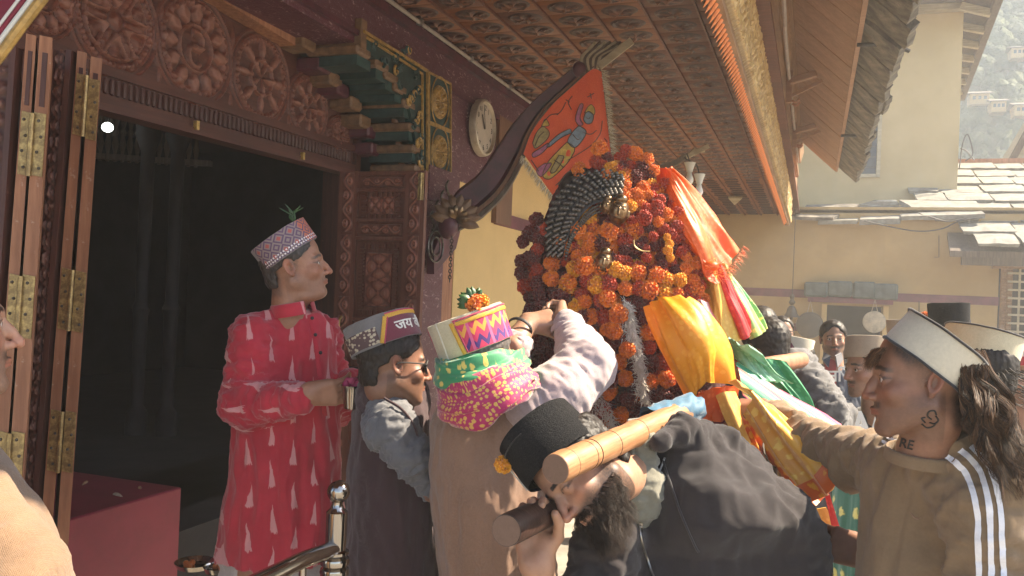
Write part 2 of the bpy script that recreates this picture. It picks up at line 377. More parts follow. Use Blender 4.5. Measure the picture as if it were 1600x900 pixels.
# ================================================================ relief helper
def relief(fn, w, h, nu, nv, M, m=0, B=None, thick=.01):
    """height field h(u,v) over a w x h board; M maps (u,v,out)"""
    B = B or MB(); u, v = np.meshgrid(np.linspace(-w/2, w/2, nu), np.linspace(-h/2, h/2, nv), indexing='ij')
    z = fn(u, v); z[0, :] = z[-1, :] = -thick; z[:, 0] = z[:, -1] = -thick
    P = np.stack([u, v, z], -1) @ M[:3, :3].T+M[:3, 3]; B.grid(P, m, uv=np.stack([u, v, z], -1)); b0 = B.build; B.build = lambda *a, **k: b0(*a, **{'uv': True, **k}); return B
FX = np.array([[0, 0, 1], [1, 0, 0], [0, 1, 0.]])            # u->Y, v->Z, out->X  (columns u,v,out) facade facing +X
FX = np.stack([A3(0, 1, 0), A3(0, 0, 1), A3(1, 0, 0)], 1)
FY = np.stack([A3(1, 0, 0), A3(0, 0, 1), A3(0, -1, 0)], 1)  # facing -Y (towards the camera)
def ridge(x, w): return np.exp(-(x/w)**2)
def rosette_fn(R, style=0, n=12):
    def fn(u, v):
        r = np.hypot(u, v)/R; a = np.arctan2(v, u); P = np.stack([u, v, u*0+style*.37], -1)
        h = .006*ridge(r-.97, .03)+.006*ridge(r-.86, .02)+.010*ridge(r-.78, .05)*(.4+.6*np.abs(np.cos(a*n*1.5)))**1
        if style == 0:                                        # crossed lozenges
            q = np.abs(np.sin(3*a))*r; h = h+.012*ridge(q-.28, .05)*(r < .7)+.010*ridge(r-.66, .03)+.010*np.clip(1-r/.18, 0, 1)+.007*np.abs(np.cos(6*a))*(r < .62)*(r > .2)
        elif style == 1:                                      # leafy wreath and scroll
            lp = np.abs(np.cos(a*n/2)); h = h+.012*(r > .45)*(r < .76)*np.clip(lp*1.4-.9*np.abs(r-.6)/.18, 0, 1)+.010*ridge(r-.40, .035)
            x = u/R; y = v/R; s = np.hypot(x+.0, y-.13); s2 = np.hypot(x+.0, y+.14)
            h = h+.012*ridge(s-.16, .04)*(x > -.1)+.012*ridge(s2-.17, .04)*(x < .12)
        else:                                                 # petals in two rings
            h = h+.012*np.clip(np.cos(a*8)*1.2-np.abs(r-.55)*3, 0, 1)*(r < .74)+.010*ridge(r-.36, .03)+.012*np.clip(np.cos(a*5+.5)-np.abs(r-.2)*3, 0, 1)*(r < .34)
        h = h+.0018*fbm(P, 70, style)*(r < .9)
        return np.where(r < 1.03, np.maximum(h, 0)*1.7+.002, 0)*sst(1.06, 1.0, r)-.012*(r > 1.05)
    return fn
def vine_fn(W, L, along='v', period=.16, amp=.32):
    def fn(u, v):
        s, t_ = (v, u) if along == 'v' else (u, v)
        x = t_/W; ph = 2*pi*s/period; c = amp*np.sin(ph); d = x-c
        h = .007*ridge(d, .09)
        for sg in (1, -1):                                     # a curled leaf in each bend
            k = np.round((s/period-(.25 if sg > 0 else .75))); cs = (k+(.25 if sg > 0 else .75))*period
            yy = (s-cs)/W; xx = x+sg*.12; rr = np.hypot(xx*1.2, yy*.9); h = np.maximum(h, .010*ridge(rr-.20, .06)); h = np.maximum(h, .009*ridge(rr, .08))
        P = np.stack([u, v, u*0], -1); h = h+.0015*fbm(P, 120, 2)
        return np.where(np.abs(x) < .47, h, 0)
    return fn
def flower_fn(w, h_, nx=1, ny=2):
    def fn(u, v):
        cu = ((u/w+.5)*nx) % 1-.5; cv_ = ((v/h_+.5)*ny) % 1-.5; r = np.hypot(cu, cv_); a = np.arctan2(cv_, cu)
        pet = np.abs(np.cos(2*a)); h = .010*np.clip(1-np.abs(r-.27)/.24, 0, 1)*pet**.7*(1-.75*ridge(np.sin(2*a+pi/2)*r, .035))
        h = h+.009*ridge(r, .05)+.007*ridge(np.minimum(.5-np.abs(cu), .5-np.abs(cv_)), .03)
        h = np.where(r > .48, .006*np.abs(np.sin(4*a)), h)
        return h
    return fn

# ================================================================ carved doorway (inner plane)
XI = -2.75; XO = -2.38
door = thing('carved_doorway', 'dark red carved wooden door surround with round medallions above the dark doorway', 'door surround', (XI, 3.5, .6))
def pX(x, y, X=XI): return onX(x, y, X)
def yz(x, y, X=XI): p = onX(x, y, X); return p[1], p[2]
B = MB(); poly = [pX(-260, -300), pX(-260, 40), pX(156, 132), pX(545, 247), pX(560, 262), pX(560, 215), pX(545, 190), pX(520, 140), pX(486, 105), pX(452, 68), pX(448, 55), pX(338, -8), pX(200, -120)]
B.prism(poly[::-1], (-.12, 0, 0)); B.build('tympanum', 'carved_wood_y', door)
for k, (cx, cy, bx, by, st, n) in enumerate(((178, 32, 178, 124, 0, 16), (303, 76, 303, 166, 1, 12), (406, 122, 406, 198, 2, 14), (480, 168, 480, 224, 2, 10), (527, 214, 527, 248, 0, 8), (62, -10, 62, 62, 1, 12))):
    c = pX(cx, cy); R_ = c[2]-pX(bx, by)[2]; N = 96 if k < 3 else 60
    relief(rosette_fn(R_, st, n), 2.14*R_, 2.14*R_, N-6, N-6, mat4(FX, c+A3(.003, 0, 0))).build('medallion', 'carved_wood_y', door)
for k, (cx, cy) in enumerate(((247, 118), (358, 160), (449, 190), (250, 20), (362, 62), (505, 222), (120, 96))):      # small leaves in the gaps
    c = pX(cx, cy); relief(lambda u, v: .016*np.clip(1-np.abs(u)/.05-np.abs(v)/.09, 0, 1)*(.5+.5*np.abs(np.cos(u*90))), .12, .20, 20, 24, mat4(FX, c+A3(.002, 0, 0))).build('leaf_carving', 'carved_wood_y', door)
yL, zL = yz(156, 150); yR, zR = yz(541, 262)
yL -= 1.6; zl0, zr0 = 2.365, 2.365
def zline(y): return 2.352+(y-2.6)*.014
# lintel mouldings: stepped boards and a bead strip
for nm, z0, z1, d in (('lintel_moulding', .115, .155, .028), ('lintel_moulding', -.005, .035, .035), ('lintel_board', .035, .115, .012), ('lintel_board', -.035, -.005, .055), ('lintel_board', .155, .215, .008)):
    B = MB(); P = [A3(XI, yL, zline(yL)+z0), A3(XI, yR+.05, zline(yR)+z0), A3(XI, yR+.05, zline(yR)+z1), A3(XI, yL, zline(yL)+z1)]
    B.prism([p+A3(d, 0, 0) for p in P], (-.05-d, 0, 0)); B.build(nm, 'carved_wood_y', door, smooth=False)
bead = MB().lathe([(.002, -.034), (.010, -.030), (.0125, -.01), (.0125, .01), (.010, .030), (.002, .034)], 8).mesh('bead', ['carved_wood'])
y = 2.30
while y < yR+.02: put('bead', bead, door, mat4(np.eye(3), (XI+.014, y, zline(y)+.075))); y += .033
MB().box((XI-.13, yR+.10, 1.75), (.16, .06, 2.3)).build('jamb', 'carved_wood', door)
MB().box((XI-.09, 1.45, 1.45), (.22, .6, 1.85)).build('jamb', 'carved_wood', door)
p = pX(553, 235); MB().box((XI+.02, p[1], p[2]), (.03, .06, .36)).build('jamb_cap', 'carved_wood', door)
# brown trim and the maroon stepped corbels edging the arch
a, b = pX(330, -12, XI+.05), pX(450, 62, XI+.05); MB().bar(a, b, .10, .07, (0, 0, 1)).build('trim_beam', 'raw_plank', door)
for k, (cx, cy) in enumerate(((457, 64), (482, 100), (500, 122), (512, 138), (533, 160), (548, 188), (560, 205), (566, 232))):
    c = pX(cx, cy, XI+.07); MB().box(c+A3(0, .05, 0), (.16, .13, .075), bev=.012).build('corbel_block', 'tan_block' if k in (0, 2, 4, 5) else 'maroon_paint', door)
for cx, cy in ((307, 196), (473, 244)):
    c = pX(cx, cy, XI+.06); MB().box(c, (.02, .018, .04)).build('brass_stub', 'brass', door)

# ================================================================ facade: beam, walls
fac = thing('temple_facade', 'maroon painted temple front with carved top beam and beige wall beside the doorway', 'temple wall', (XO, 6, 0))
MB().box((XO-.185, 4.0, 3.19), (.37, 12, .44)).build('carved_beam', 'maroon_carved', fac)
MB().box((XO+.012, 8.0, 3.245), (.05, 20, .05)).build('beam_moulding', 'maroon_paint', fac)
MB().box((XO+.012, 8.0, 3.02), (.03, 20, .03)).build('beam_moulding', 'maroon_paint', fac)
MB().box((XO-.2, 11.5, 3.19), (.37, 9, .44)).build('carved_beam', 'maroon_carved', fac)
ya, yb = onX(702, 200, XO)[1], onX(782, 250, XO)[1]
MB().box((XO-.10, (ya+yb)/2, 2.70), (.2, yb-ya, .535)).build('clock_panel', 'maroon_carved', fac)
MB().box((XO-.4, 1.2, 1.7), (.04, 2.4, 3.4)).build('wall', 'maroon_paint', fac)
MB().box((XO-.15, 4.97, 1.6), (.26, .50, 3.2)).build('wall', 'maroon_paint', fac)
yc = onX(716, 300, XO)[1]
MB().box((XO-.16, (yc+16)/2, 1.6), (.30, 16-yc, 3.16)).build('plaster_wall', 'peach_wall', fac)
p1 = onX(765, 327, XO)[2]; p2 = onX(765, 348, XO)[2]
MB().box((XO+.0, 9.8, (p1+p2)/2), (.03, 7.4, abs(p1-p2))).build('wall_band', 'maroon_band', fac)
q1 = onX(779, 158, XO+.01); q2 = onX(797, 308, XO+.01)
MB().box((XO+.005, (q1[1]+q2[1])/2, (2.24+3.0)/2), (.05, q2[1]-q1[1], .84)).build('window_board', 'brown_board', fac)
# ---- pilaster strip left of the plaster
pil = thing('door_pilaster', 'narrow maroon carved post between the open door leaf and the beige wall', 'pilaster', (XO, 5.2, 0))
y0 = onX(668, 300, XO+.05)[1]; y1 = onX(716, 300, XO+.05)[1]
MB().box((XO-.05, (y0+y1)/2, 2.34), (.22, y1-y0, .22)).build('capital', 'maroon_carved', pil)
ym = onX(691, 500, XO+.05)[1]
MB().box((XO-.06, (y0+ym)/2, 1.12), (.2, ym-y0, 2.22)).build('post', 'maroon_carved', pil)
MB().box((XO-.03, (ym+y1)/2+.01, 1.1), (.12, y1-ym, 2.16)).build('brown_board', 'raw_plank', pil)
for px, py, L in ((692, 318, .17), (700, 300, .15), (684, 330, .14), (676, 345, .12)):     # painted peacock feathers
    c = onX(px, py, XO+.075); P = [c+A3(0, .03*sin(t_*6.28), L*(t_-.5)) for t_ in np.linspace(0, 1, 12)]; MB().tube(P, .008, 6).build('feather_carving', 'silver_dark', pil)
tr = [onX(x, y, XO+.055) for x, y in ((667, 392), (667, 428), (702, 388), (712, 348), (690, 340))]
MB().prism(tr, (.05, 0, 0)).build('bracket_foot', 'maroon_paint', pil)
for rr_ in (.10, .06):
    c = onX(681, 385, XO+.11); P = [c+A3(0, rr_*cos(a_)*1.1, rr_*sin(a_)) for a_ in np.linspace(0, 2*pi, 22)]; MB().tube(P, .006, 5).build('ring_carving', 'silver_dark', pil)

# ---- green corbel arch
arch = thing('corbel_arch', 'dark green and gold carved corbel bracket with stepped blocks beside the doorway', 'bracket', (XO, 4.3, 2.4))
XA = XO+.03
outer = [(566, 76), (595, 98), (610, 116), (624, 135), (638, 160), (646, 197), (651, 231), (655, 262)]
sp = [onX(*q, XA) for q in [(566, 60)]+outer+[(660, 275), (668, 275), (668, 112), (568, 50)]]
MB().prism(sp, (-.05, 0, 0)).build('spandrel', 'green_paint', arch)
for k, q in enumerate(outer):
    c = onX(*q, XA); m_ = 'tan_block' if k % 1 == 0 else 'green_paint'
    MB().box(c+A3(-.16, .02, -.01), (.33, .15, .05), bev=.012).build('corbel_block', 'tan_block', arch)
    MB().box(c+A3(-.17, .055, -.062), (.30, .15, .055)).build('corbel_riser', 'green_paint', arch)
c = onX(545, 58, XA); MB().box(onX(566, 60, XA)+A3(-.16, .0, .02), (.34, .06, .16)).build('corbel_block', 'tan_block', arch)
rib = catmull([onX(x, y, XA-.14)+A3(0, 0, 0) for x, y in ((536, 76), (560, 92), (585, 108), (602, 130), (613, 160), (622, 200), (628, 235), (631, 266))], 4)
MB().tube(rib+A3(.02, -.06, -.02), .022, 8).build('curved_rib', 'brown_board', arch)
for k in range(34):                                         # carved foliage filling the spandrel
    s_ = random.random(); q = outer[min(7, int(s_*8))]; u_ = random.uniform(.06, .85)
    c = onX(lerp(q[0], 664, u_*.8), lerp(q[1], max(62, q[1]-25), u_), XA+.012)
    a0 = random.uniform(0, 6.28); P = [c+A3(0, .028*(1-t_*.6)*cos(a0+5*t_), .030*(1-t_*.6)*sin(a0+5*t_)) for t_ in np.linspace(0, 1, 9)]
    MB().tube(P, [.009]*8+[.004], 6).build('scroll_carving', 'gold_paint' if k % 3 == 0 else 'green_paint', arch)
for off, r_ in ((0, .008), (8, .006)):
    P = [onX(568+off*.6, 49+off*1.2, XA+.012), onX(668-off, 111+off*.6, XA+.012), onX(668-off, 272, XA+.012)]
    for i in range(2): MB().bar(P[i], P[i+1], r_*2, r_*2).build('gold_edge', 'gold_paint', arch)
for k, (ta, tb, ba, bb) in enumerate((((669, 113), (703, 131), (669, 190), (703, 204)), ((669, 193), (703, 207), (669, 272), (703, 276)))):
    P = [onX(*q, XA) for q in (ta, ba, bb, tb)]; MB().prism(P, (-.06, 0, 0)).build('panel', 'green_paint', arch)
    for i in range(4): MB().bar(P[i]+A3(.006, 0, 0), P[(i+1) % 4]+A3(.006, 0, 0), .012, .012).build('gold_edge', 'gold_paint', arch)
    c = (P[0]+P[1]+P[2]+P[3])/4; r_ = .105
    relief(rosette_fn(r_, 2, 10), 2.1*r_, 2.1*r_, 44, 44, mat4(FX, c+A3(.004, 0, 0))).build('rosette', 'gold_paint', arch)
    B = MB(); B.tube([c+A3(.008, 1.3*r_*cos(a_), 1.55*r_*sin(a_)) for a_ in np.linspace(0, 2*pi, 30)], .005, 5); B.build('gold_ring', 'gold_paint', arch)
# ---- conduit
cd = thing('ceiling_conduit', 'thin grey electrical conduit running along the edge of the carved ceiling', 'pipe', (XO+.03, 8, 3.3))
MB().tube([(XO+.035, 2, 3.30), (XO+.035, 9, 3.295), (XO+.035, 16, 3.30)], .013, 8).build('pipe', 'pipe_grey', cd)
for y in (4.6, 5.4, 6.2, 7.0, 8.2): MB().box((XO+.035, y, 3.30), (.04, .03, .034)).build('clip', 'steel_dull', cd)
# ---- wall clock
cc = onX(750, 200, XO+.02); clk = thing('wall_clock', 'round pale wall clock on the maroon carved panel', 'clock', cc)
Rc = (onX(750, 155, XO)[2]-onX(750, 245, XO)[2])/2
Mx = mat4(FX, cc); Mx[:3, 2] = A3(1, 0, 0)
MB().lathe([(Rc, 0), (Rc, .03), (Rc*.97, .05), (Rc*.90, .055), (Rc*.86, .04), (Rc*.86, 0)], 40, Mx).build('rim', 'clock_rim', clk)
MB().lathe([(Rc*.865, .01), (Rc*.865, .03)], 40, Mx).build('dial', 'clock_face', clk)
for k in range(12):
    a_ = k*pi/6; v, f = text_mesh(str(12 if k == 0 else k), .055, .0008); v = v+A3(sin(a_)*Rc*.70, cos(a_)*Rc*.70, .034)
    MB().add(v @ FX.T+cc, f).build('numeral', 'ink', clk, smooth=False)
MB().bar(cc+A3(.038, 0, -.01), cc+A3(.038, -Rc*.25, Rc*.42), .002, .012).build('hour_hand', 'ink', clk)
MB().bar(cc+A3(.041, .005, -.01), cc+A3(.041, -.03, Rc*.66), .002, .008).build('minute_hand', 'ink', clk)

# ================================================================ right door leaf
YL = 3.86; a = onY(531, 268, YL); b = onY(665, 274, YL)
leaf = thing('door_leaf', 'carved wooden door leaf standing open behind the man in the maroon cap', 'door', (a[0], YL, .6))
x0, x1 = a[0], b[0]; W = x1-x0; zt = a[2]; zb = .62
MB().box(((x0+x1)/2, YL+.03, (zt+zb)/2), (W-.01, .02, zt-zb)).build('backing', 'door_wood', leaf)
def lx(px): return onY(px, 400, YL)[0]
def lz(py): return onY(600, py, YL)[2]
for xa, xb in ((x0, x0+.062), (x1-.062, x1)): pass
st1 = (x0, x0+.115); st2 = (x1-.115, x1)
for s0, s1 in (st1, st2):
    w = s1-s0; c = A3((s0+s1)/2, YL+.012, (zt+zb)/2)
    MB().box(c, (w, .024, zt-zb)).build('stile', 'door_wood', leaf)
    for k in range(5):
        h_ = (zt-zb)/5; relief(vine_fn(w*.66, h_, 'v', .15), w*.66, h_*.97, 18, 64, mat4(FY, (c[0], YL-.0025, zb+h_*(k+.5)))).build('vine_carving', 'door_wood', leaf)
zs = [zt, lz(293), lz(301), lz(340), lz(348), lz(368), lz(378), lz(497), lz(506), lz(530), lz(540), lz(640), .7]
xm0, xm1 = st1[1]+.008, st2[0]-.008; wm = xm1-xm0; xm = (xm0+xm1)/2
for zr in (zt-.012, lz(297), lz(344), lz(373), lz(501), lz(535), lz(645)): MB().box((xm, YL+.010, zr), (wm+.02, .022, .022), bev=.004).build('rail', 'door_wood', leaf)
for za, zb_, kind in ((lz(293), lz(275), 'v'), (lz(340), lz(301), 'f'), (lz(369), lz(348), 'v'), (lz(497), lz(378), 'f2'), (lz(530), lz(506), 'v'), (lz(640), lz(540), 'f2')):
    h_ = zb_-za; M_ = mat4(FY, (xm, YL+.012, (za+zb_)/2))
    if kind == 'v': relief(vine_fn(h_*.8, wm, 'u', .12), wm*.92, h_*.85, 54, 20, M_).build('vine_carving', 'door_wood', leaf)
    else:
        relief(flower_fn(wm*.6, h_*.7, 1 if kind == 'f2' else 2, 2 if kind == 'f2' else 1), wm*.6, h_*.72, 44, 60, M_).build('flower_panel', 'door_wood', leaf)
        B = MB(); n = max(4, int(h_/.022))
        for i in range(n): 
            for sx in (-1, 1): B.box((xm+sx*wm*.38, YL+.004, za+h_*(.08+.84*i/(n-1))), (.028, .012, .011))
        m2 = int(wm*.66/.022)
        for i in range(m2):
            for sz in (.06, .94): B.box((xm+wm*.66*(i/(m2-1)-.5), YL+.004, za+h_*sz), (.011, .012, .026))
        B.build('tooth_border', 'door_wood', leaf)
hg = MB(); p = onY(659, 292, YL); hg.box(p+A3(0, -.012, 0), (.03, .008, .14)); hg.tube([p+A3(.004, -.02, -.07), p+A3(.004, -.02, .07)], .007, 8); hg.build('hinge', 'hinge_gold', leaf)
p = onY(536, 512, YL); MB().tube([p+A3(0, -.02, .06), p+A3(0, -.045, .04), p+A3(0, -.045, -.04), p+A3(0, -.02, -.06)], .008, 8).build('handle', 'brass', leaf)
p = onY(545, 573, YL); MB().bar(p+A3(-.02, -.02, 0), p+A3(.14, -.02, -.005), .012, .014).build('bolt', 'iron', leaf)
p = onY(572, 590, YL); MB().box(p+A3(0, -.02, 0), (.03, .015, .10)).build('latch_plate', 'brass', leaf)

# ================================================================ folded left door leaves (edges towards the camera)
def quadslab(B, q, v0, v1, m=0, fr=0):
    """board whose near edge face is seen at pixels q=(TL,TR,BR,BL) at distance v0, running back to v1"""
    F_ = [at(*p, v0) for p in q]; B.prism(F_, (CF-.55*CR)*(v1-v0), m)
def ql(xt0, yt, xt1, xb0, yb, xb1, dy=4): return ((xt0, yt), (xt1, yt+dy), (xb1, yb+dy), (xb0, yb))
def at_line(q, s, t_):                                       # point inside the quad, s across, t down
    a = (1-t_)*A3(*q[0])+t_*A3(*q[3]); b = (1-t_)*A3(*q[1])+t_*A3(*q[2]); r = (1-s)*a+s*b; return r
for nm, lab, v0, pa, pb, car, hz in (
    ('folded_door_leaf', 'folded wooden door leaf nearer the left edge, plain plank edges with three brass hinges', 2.0, ql(41, 52, 57, -22, 900, -3), ql(62, 55, 82, 2, 900, 26), ((-40, 60), (26, 75), (-30, 900), (-110, 900)), (.20, .50, .79)),
    ('folded_door_leaf', 'folded wooden door leaf next to the dark opening, cracked plank edges with brass hinges', 2.25, ql(121, 79, 136, 58, 900, 76), ql(142, 88, 160, 84, 900, 103), ((84, 78), (112, 80), (50, 900), (22, 900)), (.10, .47, .74))):
    lf = thing(nm, lab, 'door', at(60, 1200, v0), 'folded door leaves at the left')
    for q in (pa, pb): B = MB(); quadslab(B, q, v0, v0+.5); B.build('plank_stile', 'raw_plank', lf, smooth=False)
    for q in (pa, pb):                                       # mortise ends let into the planks
        for t0, t1 in ((.03, .13), (.62, .70)):
            P = [at(*at_line(q, s_, t_), v0-.002) for s_, t_ in ((.3, t0), (.7, t0), (.7, t1), (.3, t1))]; MB().prism(P, CF*.004).build('mortise_end', 'carved_wood', lf)
            break
    # carved face beside the planks
    q = car; nv_, nu_ = 150, 22; S = np.linspace(0, 1, nu_); T_ = np.linspace(0, 1, nv_)
    L_ = 3.0; P = np.zeros((nu_, nv_, 3)); wv = vine_fn(.085, L_, 'v', .19, .30)
    for i, s_ in enumerate(S):
        for j, t_ in enumerate(T_):
            x, y = (1-t_)*((1-s_)*A3(*q[0])+s_*A3(*q[1]))+t_*((1-s_)*A3(*q[3])+s_*A3(*q[2])); P[i, j] = at(x, y, v0+.012)
    uu, vv = np.meshgrid((S-.5)*.085, T_*L_, indexing='ij'); P += wv(uu, vv)[..., None]*(-CF)*1.3
    MB().grid(P, flip=True, uv=np.stack([uu, vv, wv(uu, vv)*1.8], -1)).build('vine_carving', 'carved_wood', lf, smooth=True, uv=True)
    for e0, e1 in ((q[0], q[3]), (q[1], q[2])): MB().bar(at(*e0, v0+.01), at(*e1, v0+.01), .014, .03, CF).build('edge_moulding', 'carved_wood', lf)
    B = MB(); B.prism([at(x, y, v0+.035) for x, y in (q[0], q[1], q[2], q[3])], (CF-.55*CR)*.4); B.build('panel_board', 'carved_wood', lf)
    for t_ in hz:
        hh = .058; hn = thing('hinge', None, None, at(*at_line(pa, 1, t_), v0)); del_ = None
        hn.parent = lf; hn.matrix_basis = Matrix((np.linalg.inv(WM[lf.name]) @ WM[hn.name]).tolist())
        for q in (pa, pb):
            P = [at(*at_line(q, s_, tt), v0-.004) for s_, tt in ((.12 if q is pa else 0, t_-hh), (1 if q is pa else .88, t_-hh), (1 if q is pa else .88, t_+hh), (.12 if q is pa else 0, t_+hh))]
            MB().prism(P, CF*.003).build('hinge_plate', 'hinge_gold', hn, smooth=False)
            for k in range(4):
                c = at(*at_line(q, .5+(.12 if k % 2 else -.12), t_-hh*.75+hh*.5*k), v0-.0045); B = MB(); B.ball(c, (.0042, .0042, .0042), seg=8, rings=4); B.build('screw', 'screw_metal', hn)
        ga, gb = at_line(pa, 1.12, t_-hh), at_line(pa, 1.12, t_+hh)
        MB().tube([at(*ga, v0-.008), at(*gb, v0-.008)], .006, 8).build('hinge_pin', 'hinge_gold', hn)

# ================================================================ dark interior
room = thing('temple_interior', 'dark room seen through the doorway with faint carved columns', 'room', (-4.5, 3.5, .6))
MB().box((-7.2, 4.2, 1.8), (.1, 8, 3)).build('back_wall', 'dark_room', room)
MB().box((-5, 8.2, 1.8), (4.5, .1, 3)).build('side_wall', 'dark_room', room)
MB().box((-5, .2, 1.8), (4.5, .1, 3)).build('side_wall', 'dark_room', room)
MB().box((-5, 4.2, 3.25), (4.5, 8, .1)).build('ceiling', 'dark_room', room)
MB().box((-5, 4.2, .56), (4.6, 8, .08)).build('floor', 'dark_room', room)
for k, px in enumerate((215, 262)):
    v_ = 5.6; c = at(px, 600, v_); prof = [(.07, .6), (.07, .75), (.04, .8), (.045, 1.4), (.06, 1.45), (.04, 1.5), (.045, 2.5), (.08, 2.6), (.08, 2.75)]
    M_ = np.eye(4); M_[0, 3], M_[1, 3] = c[0], c[1]; MB().lathe(prof, 14, M_).build('column', 'dark_room', room)
bal = thing('inner_balustrade', 'row of turned wooden balusters high up inside the dark room by the bulb', 'balustrade', at(200, 240, 6.2))
bm = MB().lathe([(.012, -.20), (.022, -.17), (.010, -.14), (.024, -.07), (.012, -.01), (.022, .02), (.010, .05), (.024, .12), (.012, .17), (.02, .2)], 8).mesh('baluster', [MATS['grey_wood']])
for k in range(14):
    c = at(158+k*11.5, 209+k*.8, 6.2); put('baluster', bm, bal, mat4(np.eye(3), c))
MB().bar(at(140, 243, 6.2), at(330, 256, 6.2), .05, .04).build('rail', 'grey_wood', bal)
MB().bar(at(140, 172, 6.2), at(330, 186, 6.2), .05, .04).build('rail', 'grey_wood', bal)
c = at(168, 199, 5.4); lamp = thing('hanging_bulb', 'small lit white bulb hanging inside the dark doorway', 'light bulb', c)
MB().ball(c, (.035, .035, .03)).build('bulb', 'lit_bulb', lamp, smooth=True); MB().tube([c+A3(0, 0, .03), c+A3(0, 0, .09)], .018, 8).build('holder', 'iron', lamp)
MB().tube([c+A3(0, 0, .09), (c[0], c[1], 3.2)], .004, 6).build('cord', 'cable', lamp)

# red step box with offerings on it
st = thing('red_step', 'dark red painted step just inside the doorway with dry petals on it', 'step', (-2.5, 2.2, 0))
Pf = [A3(-2.42, onX(-80, 850, -2.42)[1], .80), A3(-2.42, onX(279, 812, -2.42)[1], .80)]
ys, ye = 1.2, Pf[1][1]
MB().box((-2.72, (ys+ye)/2, .40), (.62, ye-ys, .80), bev=.006).build('step_box', 'red_step', st)
plain('dry_petal', (.42, .22, .12), .7, .4, 60); plain('grain', (.60, .50, .36), .7, .3, 60)
for k in range(26):
    x_, y_ = random.uniform(-2.95, -2.50), random.uniform(2.0, ye-.1)
    c = A3(x_, y_, .803); a_ = random.uniform(0, 6.28); L = random.uniform(.008, .028) if k > 3 else .06
    P = [c+A3(cos(a_)*L*(t_-.5), sin(a_)*L*(t_-.5), .004*sin(t_*3.1)+.003) for t_ in np.linspace(0, 1, 5)]
    o = MB().tube(P, [.002, .006, .007, .006, .002], 6, sx=.5).build('dry_petal', 'dry_petal' if k % 2 else 'grain'); tag(o, 'small scrap of dry petal scattered on top of the dark red step', 'petal', 'petals scattered on the red step')
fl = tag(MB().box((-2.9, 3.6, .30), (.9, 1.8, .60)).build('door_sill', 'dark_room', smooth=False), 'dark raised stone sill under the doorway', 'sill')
for k, (px, py, r_, lab) in enumerate(((304, 886, .07, 'shiny steel plate of offerings on the dark sill, left one'), (340, 893, .05, 'small steel bowl on the dark sill beside the plate'))):
    c = onZ(px, py, .605); b_ = thing('offering_plate', lab, 'plate', c)
    M_ = mat4(np.eye(3), c); MB().lathe([(.001, .004), (r_*.8, .004), (r_, .02), (r_*1.03, .02), (r_*.84, 0), (.001, 0)], 20, M_).build('dish', 'steel', b_)
    for q in range(5): MB().ball(c+A3(random.uniform(-.03, .03), random.uniform(-.03, .03), .012), .012, seg=7, rings=5).build('petal_heap', 'orange_petal', b_)

# top left awning
aw = thing('red_awning', 'dark red awning corner with gold and white piping at the top left', 'awning', at(20, 40, 1.6))
P = [at(*q, 1.6) for q in ((-40, -30), (-40, 110), (0, 62), (60, -22))]; MB().prism(P, CF*.02).build('cloth', 'red_awning', aw)
for dx, m_, r_ in ((6, 'gold_paint', .010), (-7, 'white_plastic', .006), (-16, 'red_awning', .005), (-23, 'white_plastic', .004)):
    MB().tube([at(-14+dx, 96+dx*.3, 1.59), at(20+dx, 50+dx*.3, 1.59), at(70+dx, -16+dx*.3, 1.59)], r_, 8).build('piping', m_, aw)

# ================================================================ veranda ceiling
ceil = thing('carved_ceiling', 'wooden veranda ceiling of carved tiles with oval medallions', 'ceiling', (-1.4, 9, 3.35))
def tile_mesh(sd, mA, nr=9, ns=30, w=.290, d=.234):
    B = MB(); B.box((0, 0, .011), (w, d, .012), bev=.004, m=0)
    r = np.linspace(0, 1, nr); a = np.linspace(0, 2*pi, ns, endpoint=False); R_, A_ = np.meshgrid(r, a, indexing='ij')
    P = np.stack([R_*np.cos(A_), R_*np.sin(A_), R_*0+sd*.7], -1)
    h = .007*ridge(R_-.92, .05)+.010*np.clip(np.cos(A_*6+sd)*1.2-np.abs(R_-.5)*2.2, 0, 1)+.010*ridge(R_, .2)+.007*fbm(P, 4.5, sd)*(R_ < .85)+.002
    h[-1] = 0
    V = np.stack([R_*np.cos(A_)*w*.385, R_*np.sin(A_)*d*.40, .006-np.maximum(h, .0)*1.6], -1); B.grid(V, 1, wrap=True, uv=np.stack([R_, A_, np.maximum(h, 0)], -1))
    return B.mesh('ceiling_tile', [MATS[mA], MATS['tile_relief']], 50, uv=True)
tA = [tile_mesh(k, 'tile_wood') for k in range(3)]; tB = [tile_mesh(k+3, 'tile_wood_b') for k in range(3)]
far = MB(); CX = [-2.318+.295*k for k in range(7)]
for i, x in enumerate(CX):
    for j in range(56):
        y = 3.6+.238*j+.11*(i % 2)
        if y > 16.3: continue
        use = tB if (i >= 5 and j < 24) or (j > 8 and j < 17 and i > 2) or vn(np.array([[i*.9, j*.3, 0]]), 1, 8)[0] > .35 else tA
        if j < 34: put('ceiling_tile', use[(i+j) % 3], ceil, mat4(np.eye(3), (x, y, 3.34)))
        else:
            far.box((x, y, 3.351), (.288, .232, .012)); 
            for q in range(3): far.box((x+random.uniform(-.02, .02), y+(q-1)*.05, 3.343), (.17, .022, .012), m=1)
_f = far.build('distant_tiles', ['tile_wood', 'tile_relief'], ceil, smooth=False); _f['kind'] = 'stuff'
for x in [-2.4655+.295*k for k in range(8)]: MB().box((x, 10, 3.345), (.012, 13, .03)).build('batten', 'tile_wood_b', ceil, smooth=False)
MB().box((-1.4, 8, 3.40), (2.2, 18, .05)).build('ceiling_board', 'tile_wood_b', ceil, smooth=False)

